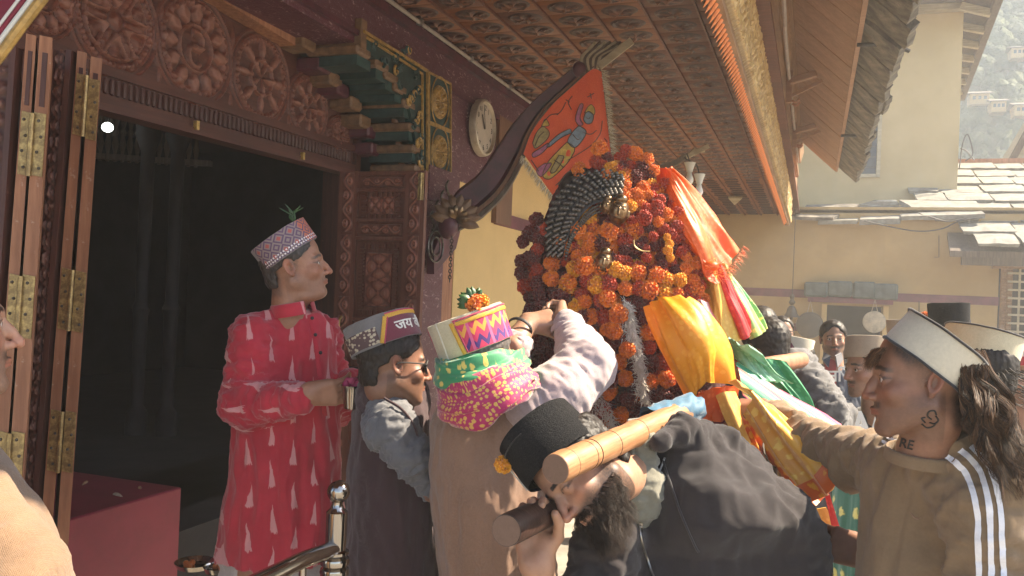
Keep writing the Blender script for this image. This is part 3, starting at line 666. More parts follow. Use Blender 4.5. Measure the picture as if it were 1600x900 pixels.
# valance: carved gold band with orange petals
XV = -.40
val = thing('carved_valance', 'carved gold fringe board edged with orange lotus petals along the eave', 'valance', (XV, 8, 2.9))
def gold_fn(u, v):
    P = np.stack([u*1.0, v, u*0], -1); ph = u/.055; s = v/.27
    return .020*np.abs(np.sin(pi*(ph+1.3*np.abs(s))))*(.4+.6*np.abs(np.cos(pi*s*2.5)))+.012*fbm(P, 45, 1)+.012*ridge(v+.27, .03)+.014*ridge(v-.25, .02)
for k in range(8):
    y0_ = 2.6+k*1.38; n = 190 if k < 3 else 90
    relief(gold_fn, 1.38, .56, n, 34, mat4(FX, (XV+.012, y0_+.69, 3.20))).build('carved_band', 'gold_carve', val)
MB().box((XV-.03, 8, 3.19), (.06, 11.2, .60)).build('backing_board', 'beam_wood', val)
ptl = MB(); u = np.linspace(0, 1, 7); ang = np.linspace(0, 2*pi, 9)[:-1]
for i in range(1): 
    V = np.array([[(.012*sin(pi*min(1, t_*1.0+.08))**.7)*cos(a_)*.8-.055*t_, (.021*sin(pi*(.12+.86*t_))**.8)*sin(a_), -.088*t_] for t_ in u for a_ in ang]).reshape(7, 8, 3); ptl.grid(V, wrap=True)
ptm = ptl.mesh('lotus_petal', ['orange_petal'])
for k in range(155): put('lotus_petal', ptm, val, mat4(np.eye(3), (XV-.005, 2.65+k*.067, 2.925), 1.05))
# orange strip, conduit, upper boards
ev = thing('temple_eave', 'brown boarded eave with struts, conduit and a heavy slate edge over the courtyard', 'roof', (0, 8, 3.5))
def gold2(u, v): return .012*np.abs(np.sin(pi*u/.04+v*30))+.008*fbm(np.stack([u, v, u*0], -1), 60, 5)
for k in range(8): relief(gold2, 1.38, .10, 90, 10, mat4(FX, (XV+.06, 2.6+k*1.38+.69, 3.53))).build('carved_strip', 'orange_petal', ev)
MB().box((XV+.02, 8, 3.57), (.08, 11.2, .16)).build('beam', 'beam_wood', ev)
MB().box((XV+.06, 8, 3.68), (.10, 11.2, .08), bev=.01).build('beam', 'beam_wood', ev)
MB().tube(catmull([(XV+.13, 2.5, 3.63), (XV+.13, 4.5, 3.62), (XV+.15, 5.5, 3.59), (XV+.13, 7, 3.62), (XV+.13, 12, 3.62)], 6), .014, 8).build('pipe', 'pipe_grey', ev)
MB().prism([A3(XV+.11, 2.4, 3.70), A3(XV+.15, 2.4, 3.70), A3(-.21, 2.4, 3.86), A3(-.25, 2.4, 3.86)], (0, 10.2, 0)).build('upper_fascia', 'beam_wood', ev)
for k in range(70): MB().box((-.255+.0, 2.6+k*.14, 3.78), (.03, .05, .11), bev=.006).build('fascia_carving', 'beam_wood', ev) if k < 60 else None
s0 = A3(-.24, 0, 3.84); s1 = A3(.20, 0, 3.43); yv = 1.8; k = 0
while yv < 11.4:
    w = random.uniform(.22, .42); P = [A3(s0[0], yv, s0[2]), A3(s1[0], yv, s1[2]), A3(s1[0], yv+w-.008, s1[2]), A3(s0[0], yv+w-.008, s0[2])]
    dz = random.uniform(0, .008); MB().prism([p+A3(0, 0, dz) for p in P], (.015, 0, .022)).build('soffit_plank', 'soffit_wood', ev, smooth=False); yv += w
for y in (4.05, 7.6, 9.8):
    MB().bar((-.27, y, 3.60), (-.05, y, 3.66), .05, .06, bev=.008).build('strut', 'soffit_wood', ev); MB().bar((-.27, y+.03, 3.42), (-.27, y+.03, 3.86), .05, .05, (0, 1, 0)).build('strut', 'soffit_wood', ev)
    MB().bar((-.25, y+.1, 3.50), (.0, y+.1, 3.62), .03, .03).build('strut_hook', 'soffit_wood', ev)
    for q in (0, .12): MB().tube(catmull([(-.26, y+.5+q, 3.55), (-.22, y+.5+q, 3.53), (-.19, y+.5+q, 3.56)], 4), .010, 6).build('bracket_hook', 'raw_plank', ev)
MB().bar((s1[0]+.015, 1.8, s1[2]-.01), (s1[0]+.015, 11.5, s1[2]-.01), .03, .04).build('edge_batten', 'soffit_wood', ev)
y = 1.8
def slab(B, c, sx, sy, th, R=None, n=10, rough=.02, m=0, sd=0):
    a = np.linspace(0, 2*pi, n, endpoint=False); rr = np.random.RandomState(sd); sq = 1/np.maximum(np.abs(np.cos(a)), np.abs(np.sin(a)))
    sq = np.minimum(sq, 1.40); r = sq*(1+rr.uniform(-rough*3, rough, n)); x = np.cos(a)*r*sx/2; y_ = np.sin(a)*r*sy/2
    top = np.stack([x, y_, th/2+rr.uniform(-1, 1, n)*th*.12], 1); bot = np.stack([x*(1-rr.uniform(0, .06, n)), y_*(1-rr.uniform(0, .06, n)), -th/2+rr.uniform(-1, 1, n)*th*.15], 1)
    V = np.concatenate([bot, top, [[0, 0, th/2+th*.1]]])
    if R is not None: V = V @ np.asarray(R).T
    F = [tuple(range(n-1, -1, -1))]+[(i, (i+1) % n, (i+1) % n+n, i+n) for i in range(n)]+[(i+n, (i+1) % n+n, 2*n) for i in range(n)]
    return B.add(V+np.asarray(c), F, m)
k = 0
sdv = nrm(s1-s0); Rs = np.stack([sdv, A3(0, 1, 0), np.cross(sdv, A3(0, 1, 0))], 1)
while y < 11.3:
    w = random.uniform(.34, .62)
    for lay in range(2):
        c = A3(.30+lay*.025+random.uniform(-.015, .015), y+w/2+lay*.1, 3.425+lay*.055); slab(MB(), c, .46+random.uniform(-.05, .05), w*.99, .05, Rs, 16, .02, sd=k).build('edge_slate', 'eave_slate', ev, smooth=False); k += 1
        Bq = None
    y += w
MB().prism([A3(-2.9, 1.0, 3.9), A3(-.2, 1.0, 4.0), A3(.44, 1.0, 3.56), A3(.42, 1.0, 3.52), A3(-.25, 1.0, 3.90), A3(-2.9, 1.0, 3.84)][::-1], (0, 10.5, 0)).build('roof_slab', 'eave_slate', ev, smooth=False)
MB().box((-1.65, 9, 3.72), (2.6, 15, .3)).build('roof_core', 'beam_wood', ev, smooth=False)
for px, py, qx, qy, v_ in ((1388, 70, 1421, 80, 5.4), (1346, 212, 1366, 216, 8.2)):
    a = at(px, py, v_); b = at(qx, qy, v_); MB().tube(catmull([a-CR*.2, a, (a+b)/2+CU*.01, b], 4), .014, 7).build('iron_rod', 'iron', ev)
# ================================================================ building across the courtyard
YB = 16.4
def oB(x, y, d=0): return onY(x, y, YB+d)
bb = thing('courtyard_building', 'beige walled building with maroon bands and low dark door across the courtyard', 'building', (0, YB, 0))
zt_ = 3.50; dl, dr = oB(1288, 500)[0], oB(1378, 500)[0]; dt = oB(1330, 478)[2]
for xa, xb, za, zb in ((-4, dl, 0, zt_), (dr, 5.2, 0, zt_), (dl, dr, dt, zt_)):
    MB().box(((xa+xb)/2, YB+.15, (za+zb)/2), (xb-xa, .3, zb-za)).build('wall', 'back_wall', bb, smooth=False)
MB().box((1.1, YB+1.4, 1), (4, .1, 2.6)).build('dark_inside', 'black_void', bb)
def band(pyL, pyR, h, xa, xb):
    z0 = oB(1160, pyL)[2]; z1 = oB(1560, pyR)[2]; X0, X1 = oB(1160, pyL)[0], oB(1560, pyR)[0]
    f = lambda x: z0+(z1-z0)*(x-X0)/(X1-X0)
    MB().prism([A3(xa, YB-.014, f(xa)-h/2), A3(xb, YB-.014, f(xb)-h/2), A3(xb, YB-.014, f(xb)+h/2), A3(xa, YB-.014, f(xa)+h/2)], (0, .03, 0)).build('wall_band', 'maroon_band', bb, smooth=False)
xl = oB(1561, 450)[0]
band(455, 471, .15, -3.0, xl); band(507, 527, .14, -3.0, oB(1278, 500)[0]); band(507, 527, .14, oB(1385, 500)[0], xl)
a, b = oB(1262, 470), oB(1394, 474)
MB().box(((a[0]+b[0])/2, YB-.08, (a[2]+b[2])/2+.02), (b[0]-a[0], .25, .085)).build('door_lintel', 'maroon_band', bb)
for px in (1285, 1381): p = oB(px, 560); MB().box((p[0], YB-.02, .85), (.09, .12, 1.72)).build('door_post', 'peach_wall', bb)
for k, (x0, x1, yt, yb) in enumerate(((1256, 1294, 441, 464), (1292, 1332, 439, 464), (1332, 1368, 440, 467), (1364, 1403, 443, 469))):
    a, b = oB(x0, yb, -.15), oB(x1, yt, -.15); c = (a+b)/2
    MB().box((c[0], YB-.10+.02*(k % 2), c[2]), (b[0]-a[0], .38, abs(b[2]-a[2])*.93), bev=.03).build('door_slate', 'slate_green', bb)
a = oB(1420, 460, -.03); P = [oB(x, y, -.02) for x, y in ((1436, 470), (1436, 530), (1437, 600))]; MB().tube(P, .008, 5).build('wall_wire', 'cable', bb)
a = oB(1467, 370, -.02); MB().tube([oB(1467, 368, -.02), oB(1467, 402, -.02), oB(1460, 402, -.02)], .006, 5).build('wall_wire', 'cable', bb)
# slates lying along the top of the wall
for k, (q, th) in enumerate((([(1278, 345), (1342, 344), (1352, 329), (1310, 330)], .07), ([(1342, 343), (1408, 341), (1410, 322), (1352, 324)], .10), ([(1408, 338), (1448, 337), (1410, 320)], .07), ([(1446, 337), (1540, 334), (1524, 314), (1408, 312)], .08), ([(1335, 322), (1402, 322), (1404, 312), (1366, 312)], .07), ([(1235, 338), (1300, 340), (1345, 318), (1262, 320)], .06))):
    n = []
    for (x, y) in q:
        d = .0 if y > 330 else 1.1; p = onY(x, y, YB-.25+d); n.append(p)
    n = np.array(n); m_ = []
    for i in range(len(n)):
        a, b = n[i], n[(i+1) % len(n)]
        for t_ in (0, .35, .7): m_.append(a+(b-a)*t_+A3(random.uniform(-.04, .04), random.uniform(-.03, .03), 0))
    MB().prism(m_, (0, .02, -th)).build('wall_slate', 'slate' if k != 5 else 'eave_slate', bb, smooth=False)
MB().box((.6, YB+.6, 3.42), (9.4, 1.2, .06)).build('wall_coping', 'grey_wood', bb)
for Pp in (((1350, 345), (1380, 352), (1430, 361), (1470, 358), (1500, 345), (1535, 340)), ((1450, 338), (1480, 346), (1510, 341)),):
    MB().tube(catmull([oB(x, y, -.3) for x, y in Pp], 6), .012, 5).build('slack_cable', 'cable', bb)
MB().tube(catmull([oB(x, y, -.1) for x, y in ((1514, 340), (1514, 375), (1516, 387), (1530, 388), (1560, 388))], 6), .02, 6).build('slack_cable', 'pipe_grey', bb)
# lattice window at the right edge
lw = thing('lattice_window', 'carved wooden lattice window at the right edge across the courtyard', 'window', oB(1590, 540))
a = oB(1563, 402, -.06); b = oB(1640, 560, -.06)
MB().box(((a[0]+b[0])/2, YB-.005, (a[2]+b[2])/2), (b[0]-a[0], .012, a[2]-b[2])).build('dark_backing', 'black_void', lw)
for x in (1568, 1577): p = oB(x, 480, -.08); relief(lambda u, v: .02*np.abs(np.sin(v*60)), .10, a[2]-b[2], 6, 120, mat4(FY, (p[0], YB-.03, (a[2]+b[2])/2))).build('carved_frame', 'beam_wood', lw)
for y in (405, 416): p = oB(1600, y, -.08); MB().box((p[0], YB-.07, p[2]), (.95, .10, .10)).build('carved_frame', 'beam_wood', lw)
for x in (1590, 1604, 1618): p = oB(x, 480); MB().box((p[0], YB-.08, (a[2]+b[2])/2-.05), (.03, .03, a[2]-b[2]-.1)).build('lattice_bar', 'pale_beam', lw)
for k in range(10): p = oB(1605, 428+k*13); MB().box((p[0], YB-.10, p[2]), (.62, .03, .035)).build('lattice_bar', 'pale_beam', lw)
# things hanging by the door
def hang(name, lab, cat, px, py, d=-.6): return thing(name, lab, cat, oB(px, py, d))
bl = hang('hanging_bell', 'dark brass bell hanging on a long thin chain left of the low door', 'bell', 1237, 470)
p = oB(1237, 487, -.6); s_ = .9
MB().lathe([(.16*s_, 0), (.15*s_, .02), (.11*s_, .07), (.085*s_, .15), (.05*s_, .2), (.02*s_, .215)], 20, mat4(np.eye(3), p-A3(0, 0, .10))).build('bell_cup', 'screw_metal', bl)
MB().ball(p-A3(0, 0, .12), .03).build('clapper', 'iron', bl); MB().tube([p-A3(0, 0, .12), p-A3(0, 0, .38)], .008, 6).build('clapper_rod', 'iron', bl)
MB().lathe([(.03, 0), (.06, .05), (.03, .1), (.045, .15), (.02, .2)], 12, mat4(np.eye(3), p+A3(0, 0, .12))).build('crown', 'screw_metal', bl)
B = MB(); top = 3.4; z = p[2]+.3
B.tube([(p[0], p[1], z), (p[0], p[1], 3.9)], .007, 5); B.build('chain', 'iron', bl)
for px, py, R_, m_, lab in ((1265, 508, .24, 'screw_metal', 'dark round gong hanging left of the low doorway'), (1366, 503, .195, 'gold_carve', 'pale round gong hanging right of the low doorway')):
    p = oB(px, py, -.35); g = thing('hanging_gong', lab, 'gong', p); M_ = mat4(FY, p); M_[:3, 2] = A3(0, -1, 0)
    m_ = 'gong_pale' if m_ == 'gold_carve' else m_
    if m_ == 'gong_pale': plain('gong_pale', (.52, .43, .30), .8, .3, 8)
    MB().lathe([(R_*.98, -.03), (R_, 0), (R_*.96, .03), (R_*.5, .045), (.01, .05)], 26, M_).build('disc', m_, g)
    MB().tube([p+A3(-.05, 0, R_*.9), p+A3(0, 0, R_+.2), p+A3(.05, 0, R_*.9)], .008, 6).build('cord', 'grain', g)

# ================================================================ pale tower block
YT = 18.5
tw = thing('tower_block', 'tall pale plastered building with a small barred window behind the slate roofs', 'building', (1.5, YT, 0))
xr = onY(1499, 200, YT)[0]; wx0, wx1 = onY(1338, 230, YT)[0], onY(1376, 230, YT)[0]; wz0, wz1 = onY(1360, 277, YT)[2], onY(1360, 179, YT)[2]; zt_ = onY(1420, 24, YT)[2]
for xa, xb, za, zb in ((-1.2, wx0, 1, zt_), (wx1, xr, 1, zt_), (wx0, wx1, 1, wz0), (wx0, wx1, wz1, zt_)): MB().box(((xa+xb)/2, YT+.15, (za+zb)/2), (xb-xa, .3, zb-za)).build('wall', 'tower_plaster', tw, smooth=False)
MB().box((xr-.15, YT+2.3, (1+zt_)/2), (.3, 4, zt_-1)).build('wall', 'tower_plaster', tw)
wf = MB()
for c, s_ in (((wx0+.03, YT+.02, (wz0+wz1)/2), (.07, .12, wz1-wz0)), ((wx1-.03, YT+.02, (wz0+wz1)/2), (.07, .12, wz1-wz0)), (((wx0+wx1)/2, YT+.02, wz0+.03), (wx1-wx0-.14, .12, .07)), (((wx0+wx1)/2, YT+.02, wz1-.03), (wx1-wx0-.14, .12, .07))): wf.box(c, s_)
wo = wf.build('window_frame', 'pale_beam', tw); MB().box(((wx0+wx1)/2, YT+.10, (wz0+wz1)/2), (wx1-wx0-.1, .02, wz1-wz0-.1)).build('pane', 'glass_dark', wo)
MB().box(((wx0+wx1)/2, YT+.7, (wz0+wz1)/2), (1.5, .1, 2)).build('dark_inside', 'black_void', tw)
for k in range(5): z = lerp(wz0, wz1, (k+1)/6.); MB().box(((wx0+wx1)/2, YT+.06, z), (wx1-wx0-.12, .015, .015)).build('window_bar', 'iron', wo)
a, b = onY(1340, 20, YT-.1), onY(1541, 16, YT-.1)
MB().box(((a[0]+b[0])/2, YT-.05, a[2]+.0), (b[0]-a[0], .3, .17)).build('wall_beam', 'pale_beam', tw)
a2 = onY(1505, 12, YT-.1)
# overhanging roof: underside boards, rafters
tL, tR = onY(1340, -2, YT-1.2), onY(1562, -10, YT-1.2); fL, fR = A3(-1.2, YT+8, tL[2]+.25), onY(1503, 152, YT+8.2)
MB().prism([tL+A3(-2, 0, 0), tR, fR+A3(0, 0, 0), A3(xr-.5, YT+8.2, fR[2]+.6), A3(-3, YT+8, fR[2]+2)], (0, 0, .12)).build('roof', 'grey_wood', tw, smooth=False)
MB().bar(tR, fR, .14, .20).build('eave_board', 'grey_wood', tw)
for k in range(7):
    t_ = .10+.13*k; e = lerp(tR, fR, t_); MB().bar(e+A3(-.05, 0, -.08), A3(xr-.1, e[1], e[2]+.10), .12, .14).build('rafter', 'pale_beam', tw)
for q in (((1499, 262), (1504, 225), (1512, 210), (1520, 240), (1508, 252)), ((1500, 232), (1510, 236), (1522, 250))): MB().tube(catmull([onY(x, y, YT-.1) for x, y in q], 5), .012, 5).build('slack_cable', 'cable', tw)

# ================================================================ slate roof on the right
sr = thing('slate_roof', 'low roof of overlapping thick slates at the right edge', 'roof', (4, 16, 3))
E0 = onY(1530, 384, 15.3); E1 = onY(1530, 262, 20.6); sl_ = nrm(A3(0, E1[1]-E0[1], E1[2]-E0[2])); L_ = np.linalg.norm(E1[1:]-E0[1:]); nn = np.cross(A3(1, 0, 0), sl_)
X0 = onY(1528, 384, 15.3)[0]; Rr = np.stack([A3(1, 0, 0), sl_, nn], 1)
k = 100
for r_ in range(9):
    s_ = r_*L_/8.6; x = X0-.1 if r_ < 2 else X0-.5-.05*r_
    x += random.uniform(-.1, .1)
    while x < 7.2:
        w = random.uniform(.50, .85); c = A3(x+w/2, E0[1], E0[2])+sl_*(s_+.30)+nn*(.05+random.uniform(-.02, .03))
        tilt = np.array(basis(sl_+nn*-.045+A3(random.uniform(-.03, .03), 0, 0), nn)); slab(MB(), c, w*.97, .92, .055, tilt, 16, .012, sd=k).build('roof_slate', 'slate', sr, smooth=False); k += 1; x += w
MB().prism([E0+A3(-.4, .15, -.08), E0+A3(4.4, .15, -.08), E1+A3(4.4, 0, -.08), E1+A3(-.8, 0, -.08)], (0, 0, -.10)).build('roof_boards', 'grey_wood', sr)
MB().box((E1[0]+1.2, E1[1]+.1, E1[2]+.10), (5.4, .15, .2)).build('ridge_board', 'raw_plank', sr)
p = E0+A3(-.0, .35, -.22); MB().box((p[0]+2.2, p[1], p[2]), (4.8, .12, .16)).build('eave_beam', 'grey_wood', sr)
MB().box((4.9, 18.6, 1.6), (4, 3.6, 3.0)).build('wall_behind', 'back_wall', sr)
gb = thing('neighbour_roof', 'dark roof corner poking in at the right edge above the slates', 'roof', onY(1600, 240, 22))
q = [onY(x, y, 22) for x, y in ((1586, 252), (1604, 222), (1660, 130), (1690, 252))]; MB().prism(q, (0, 3, 0)).build('gable', 'pale_beam', gb); MB().bar(q[0]+A3(-.1, -.2, 0), q[2]+A3(-.1, -.2, .2), .3, .12).build('barge_board', 'grey_wood', gb)
# ================================================================ soft bodies: distance fields turned into one smooth mesh
def smin(a, b, k):
    if k <= 0: return np.minimum(a, b)
    h = np.clip(.5+.5*(b-a)/k, 0, 1); return b+(a-b)*h-k*h*(1-h)
def smax(a, b, k): return -smin(-a, -b, k)
def cap(P, a, b, r1, r2):
    a = np.asarray(a, float); b = np.asarray(b, float); ba = b-a; t = np.clip((P-a) @ ba/(ba @ ba+1e-12), 0, 1)
    return np.linalg.norm(P-a-t[:, None]*ba, axis=1)-(r1+(r2-r1)*t)
def ell(P, c, r, R=None):
    q = P-np.asarray(c, float)
    if R is not None: q = q @ R
    r = np.asarray(r, float); k0 = np.linalg.norm(q/r, axis=1); k1 = np.linalg.norm(q/(r*r), axis=1)
    return k0*(k0-1)/(k1+1e-9)
class Loft:
    """elliptical sections along an axis seen from the camera: rows (y_px, x_left_px, x_right_px, depth_m[, dv])"""
    def __init__(s, v, rows, pw=2.0):
        s.v = v; rows = [tuple(r)+(0,)*(5-len(r)) for r in rows]; y = np.array([r[0] for r in rows], float)
        s.t = (y-y[0])*v/FPX; s.o = at(800, y[0], v); k = v/FPX
        s.cx = np.array([((r[1]+r[2])/2-800)*k for r in rows]); s.rx = np.array([(r[2]-r[1])/2*k for r in rows]); s.ry = np.array([r[3] for r in rows], float); s.cy = np.array([r[4] for r in rows], float); s.pw = pw
    def __call__(s, P):
        q = P-s.o; t = -(q @ CU); x = q @ CR; y = q @ CF; I = lambda a: np.interp(t, s.t, a)
        rx, ry = I(s.rx), I(s.ry); d = ((np.abs((x-I(s.cx))/rx)**s.pw+np.abs((y-I(s.cy))/ry)**s.pw)**(1/s.pw)-1)*np.minimum(rx, ry)*.9
        return np.maximum(d, np.maximum(s.t[0]-t, t-s.t[-1]))
def sdf_mesh(f, lo, hi, h):
    lo = np.asarray(lo, float); hi = np.asarray(hi, float); B = 4
    n = (np.ceil((hi-lo)/(h*B)).astype(int)+1); hb = h*B
    ci = np.stack(np.meshgrid(*[np.arange(k) for k in n], indexing='ij'), -1).reshape(-1, 3)
    dc = np.concatenate([f(c) for c in np.array_split(lo+(ci+.5)*hb-h*.5, max(1, len(ci)//200000))])
    N = n*B; G = np.repeat(np.repeat(np.repeat(dc.reshape(n), B, 0), B, 1), B, 2).astype(np.float32)
    act = np.abs(dc) < hb*1.5; A = ci[act]*B
    sub = np.stack(np.meshgrid(*[np.arange(B)]*3, indexing='ij'), -1).reshape(-1, 3)
    I = (A[:, None, :]+sub[None]).reshape(-1, 3)
    d = np.concatenate([f(lo+c*h) for c in np.array_split(I, max(1, len(I)//250000))])
    G[I[:, 0], I[:, 1], I[:, 2]] = d
    for ax in range(3):                                      # keep it closed at the border
        sl_ = [slice(None)]*3
        for e in (0, -1): sl_[ax] = e; G[tuple(sl_)] = np.maximum(G[tuple(sl_)], h)
    ins = G < 0
    c8 = [(a, b, c) for a in (0, 1) for b in (0, 1) for c in (0, 1)]; m = N-1
    cnt = sum(ins[a:a+m[0], b:b+m[1], c:c+m[2]].astype(np.uint8) for a, b, c in c8)
    C = np.argwhere((cnt > 0) & (cnt < 8)); vals = {k: G[C[:, 0]+k[0], C[:, 1]+k[1], C[:, 2]+k[2]] for k in c8}
    S = np.zeros((len(C), 3)); W = np.zeros(len(C))
    for a in c8:
        for ax in range(3):
            if a[ax] == 0:
                b = tuple(1 if i == ax else a[i] for i in range(3)); da, db = vals[a], vals[b]; x = (da < 0) != (db < 0)
                t = np.where(x, da/(da-db+1e-20), 0); p = np.array(a, float)+t[:, None]*(np.array(b)-np.array(a)); S += p*x[:, None]; W += x
    V = lo+(C+S/W[:, None])*h; idx = np.full(tuple(m), -1, np.int32); idx[C[:, 0], C[:, 1], C[:, 2]] = np.arange(len(C)); Q = []
    for ax in range(3):
        u, w = (ax+1) % 3, (ax+2) % 3; sa = [slice(None)]*3; sb = [slice(None)]*3; sa[ax] = slice(0, -1); sb[ax] = slice(1, None)
        e = ins[tuple(sa)] != ins[tuple(sb)]; E = np.argwhere(e); ok = (E[:, u] > 0) & (E[:, w] > 0) & (E[:, u] < m[u]) & (E[:, w] < m[w]) & (E[:, ax] < m[ax]); E = E[ok]
        neg = ins[E[:, 0], E[:, 1], E[:, 2]]; q = []
        for du, dw in ((0, 0), (-1, 0), (-1, -1), (0, -1)):
            X = E.copy(); X[:, u] += du; X[:, w] += dw; q.append(idx[X[:, 0], X[:, 1], X[:, 2]])
        q = np.stack(q, 1); q[neg] = q[neg][:, ::-1]; Q.append(q)
    Q = np.concatenate(Q); Q = Q[(Q >= 0).all(1)]
    for it in range(2):                                      # pull onto the surface
        e_ = h*.5; g = np.stack([f(V+np.eye(3)[i]*e_)-f(V-np.eye(3)[i]*e_) for i in range(3)], 1)/(2*e_); dd = f(V); gl = (g**2).sum(1)+1e-6
        V = V-np.clip(dd/gl, -h, h)[:, None]*g*.8
    Nn = g/np.sqrt(gl)[:, None]
    return V, Q[:, ::-1], Nn

# ---------------------------------------------------------------- the head (local: x right, y face, z up; metres; 0 = between the eyes' height, head centre)
def head_sdf(P, p):
    X = P.copy(); ax = np.abs(X[:, 0]); S = np.stack([ax, X[:, 1], X[:, 2]], 1)
    d = ell(X, (0, -.014, .036), (.074, .094, .081))
    d = smin(d, ell(X, (0, .020, -.025), (.060, .066, .070)), .02)
    d = smin(d, cap(S, (.050, -.008, -.050), (.014, .066, -.094), .014, .014), .030)            # jaw
    d = smin(d, ell(X, (0, .050, -.062), (.036, .036, .040)), .018)
    d = smin(d, ell(X, (0, .070, -.096), (.020*p.get('chinw', 1), .017, .015)), .012)
    d = smin(d, cap(S, (.0, .080, .019), (.036, .068, .018), .0085, .008), .014)               # brow
    d = smin(d, ell(S, (.040, .055, -.026), (.020, .020, .019)), .016)                         # cheek bone
    d = smax(d, -ell(S, (.031, .094, -.001), (.019, .016, .012)), .014)                        # socket
    if p.get('lids', 1):
        e = np.linalg.norm(S-A3(.031, .0675, .0005), axis=1)-.0152; sl = ell(S, (.031, .084, -.0015), (.0135, .012, p.get('open', .0052)))
        d = smin(d, smax(e, -sl, .0012), .004)
    ns = p.get('nose', 1.)*.84
    d = smin(d, cap(X, (0, .080, .008), (0, .0835+.0235*ns, -.030), .0065, .0085), .009)
    d = smin(d, cap(X, (0, .088, -.008), (0, .090+.004*ns, -.014), .007, .007), .010)
    d = smin(d, ell(S, (.0105, .0915, -.0355), (.0065, .010, .0068)), .006)
    d = smin(d, ell(X, (0, .0855+.021*ns, -.0345), (.0075, .0085, .0068)), .006)
    d = smax(d, -ell(S, (.0062, .0955, -.0415), (.0034, .0062, .0042)), .002)
    d = smax(d, -cap(X, (0, .0945, -.043), (0, .0925, -.052), .0022, .003), .004)              # philtrum
    lp = p.get('lips', 1.)
    d = smin(d, cap(S, (0, .0905, -.0575), (.021, .079, -.0610), .0044*lp, .0018), .004)
    d = smin(d, cap(S, (0, .0885, -.0672), (.018, .0785, -.0640), .0052*lp, .002), .004)
    d = smax(d, -cap(S, (0, .0965, -.0622), (.022, .083, -.0625), .0016, .0010), .002)
    d = smax(d, -cap(S, (0, .093, -.0775), (.012, .088, -.0775), .004, .003), .008)            # under lip
    if p.get('age', 0): d = smax(d, -cap(S, (.018, .092, -.036), (.031, .079, -.062), .0018, .0012), .005)
    # ears
    Re = np.array([[.975, .22, 0], [-.22, .975, 0], [0, 0, 1.]]).T; er = p.get('ear', 1)
    E = (S-A3(.0715, -.010, -.006))/.80; E = E @ Re; E[:, 1] += E[:, 2]*.22
    if p.get('noear'): E = E+9.
    e = ell(E, (.004, 0, .003), (.0075, .0185*er, .0325*er)); e = smax(e, -ell(E, (.0135, .003, .004), (.0115, .0125, .021)), .003)
    rr = np.hypot(E[:, 1]/.0165/er, (E[:, 2]-.004)/.029/er); e = smin(e, np.hypot((rr-1)*.018, E[:, 0]-.009)-.0032, .003)
    e = smin(e, np.hypot((np.hypot(E[:, 1]/.010, (E[:, 2]-.002)/.019)-1)*.011, E[:, 0]-.007)-.0024, .003)
    e = smin(e, ell(E, (.004, .003, -.026), (.0055, .0085, .009)), .004); e = smin(e, ell(E, (.001, .016, -.004), (.005, .005, .007)), .004)
    d = smin(d, e*.80, .005)
    if p.get('cut') is not None: d = smax(d, (X-p['cut'][0]) @ p['cut'][1], .012)
    # neck root
    n0 = p.get('neck'); 
    if n0 is None: n0 = A3(0, -.045, -.20)
    nr = p.get('nr', .052); d = smin(d, cap(X, (0, -.028, -.065), n0, nr, nr*1.12), .022)
    d = smin(d, cap(X, (0, .025, -.085), lerp(A3(0, .012, -.10), n0+A3(0, .03, 0), .7), .010, .008), .015)
    if p.get('belly'): d = smin(d, ell(X, (0, .022, -.100), (.050, .046, .022)), .02)
    return d
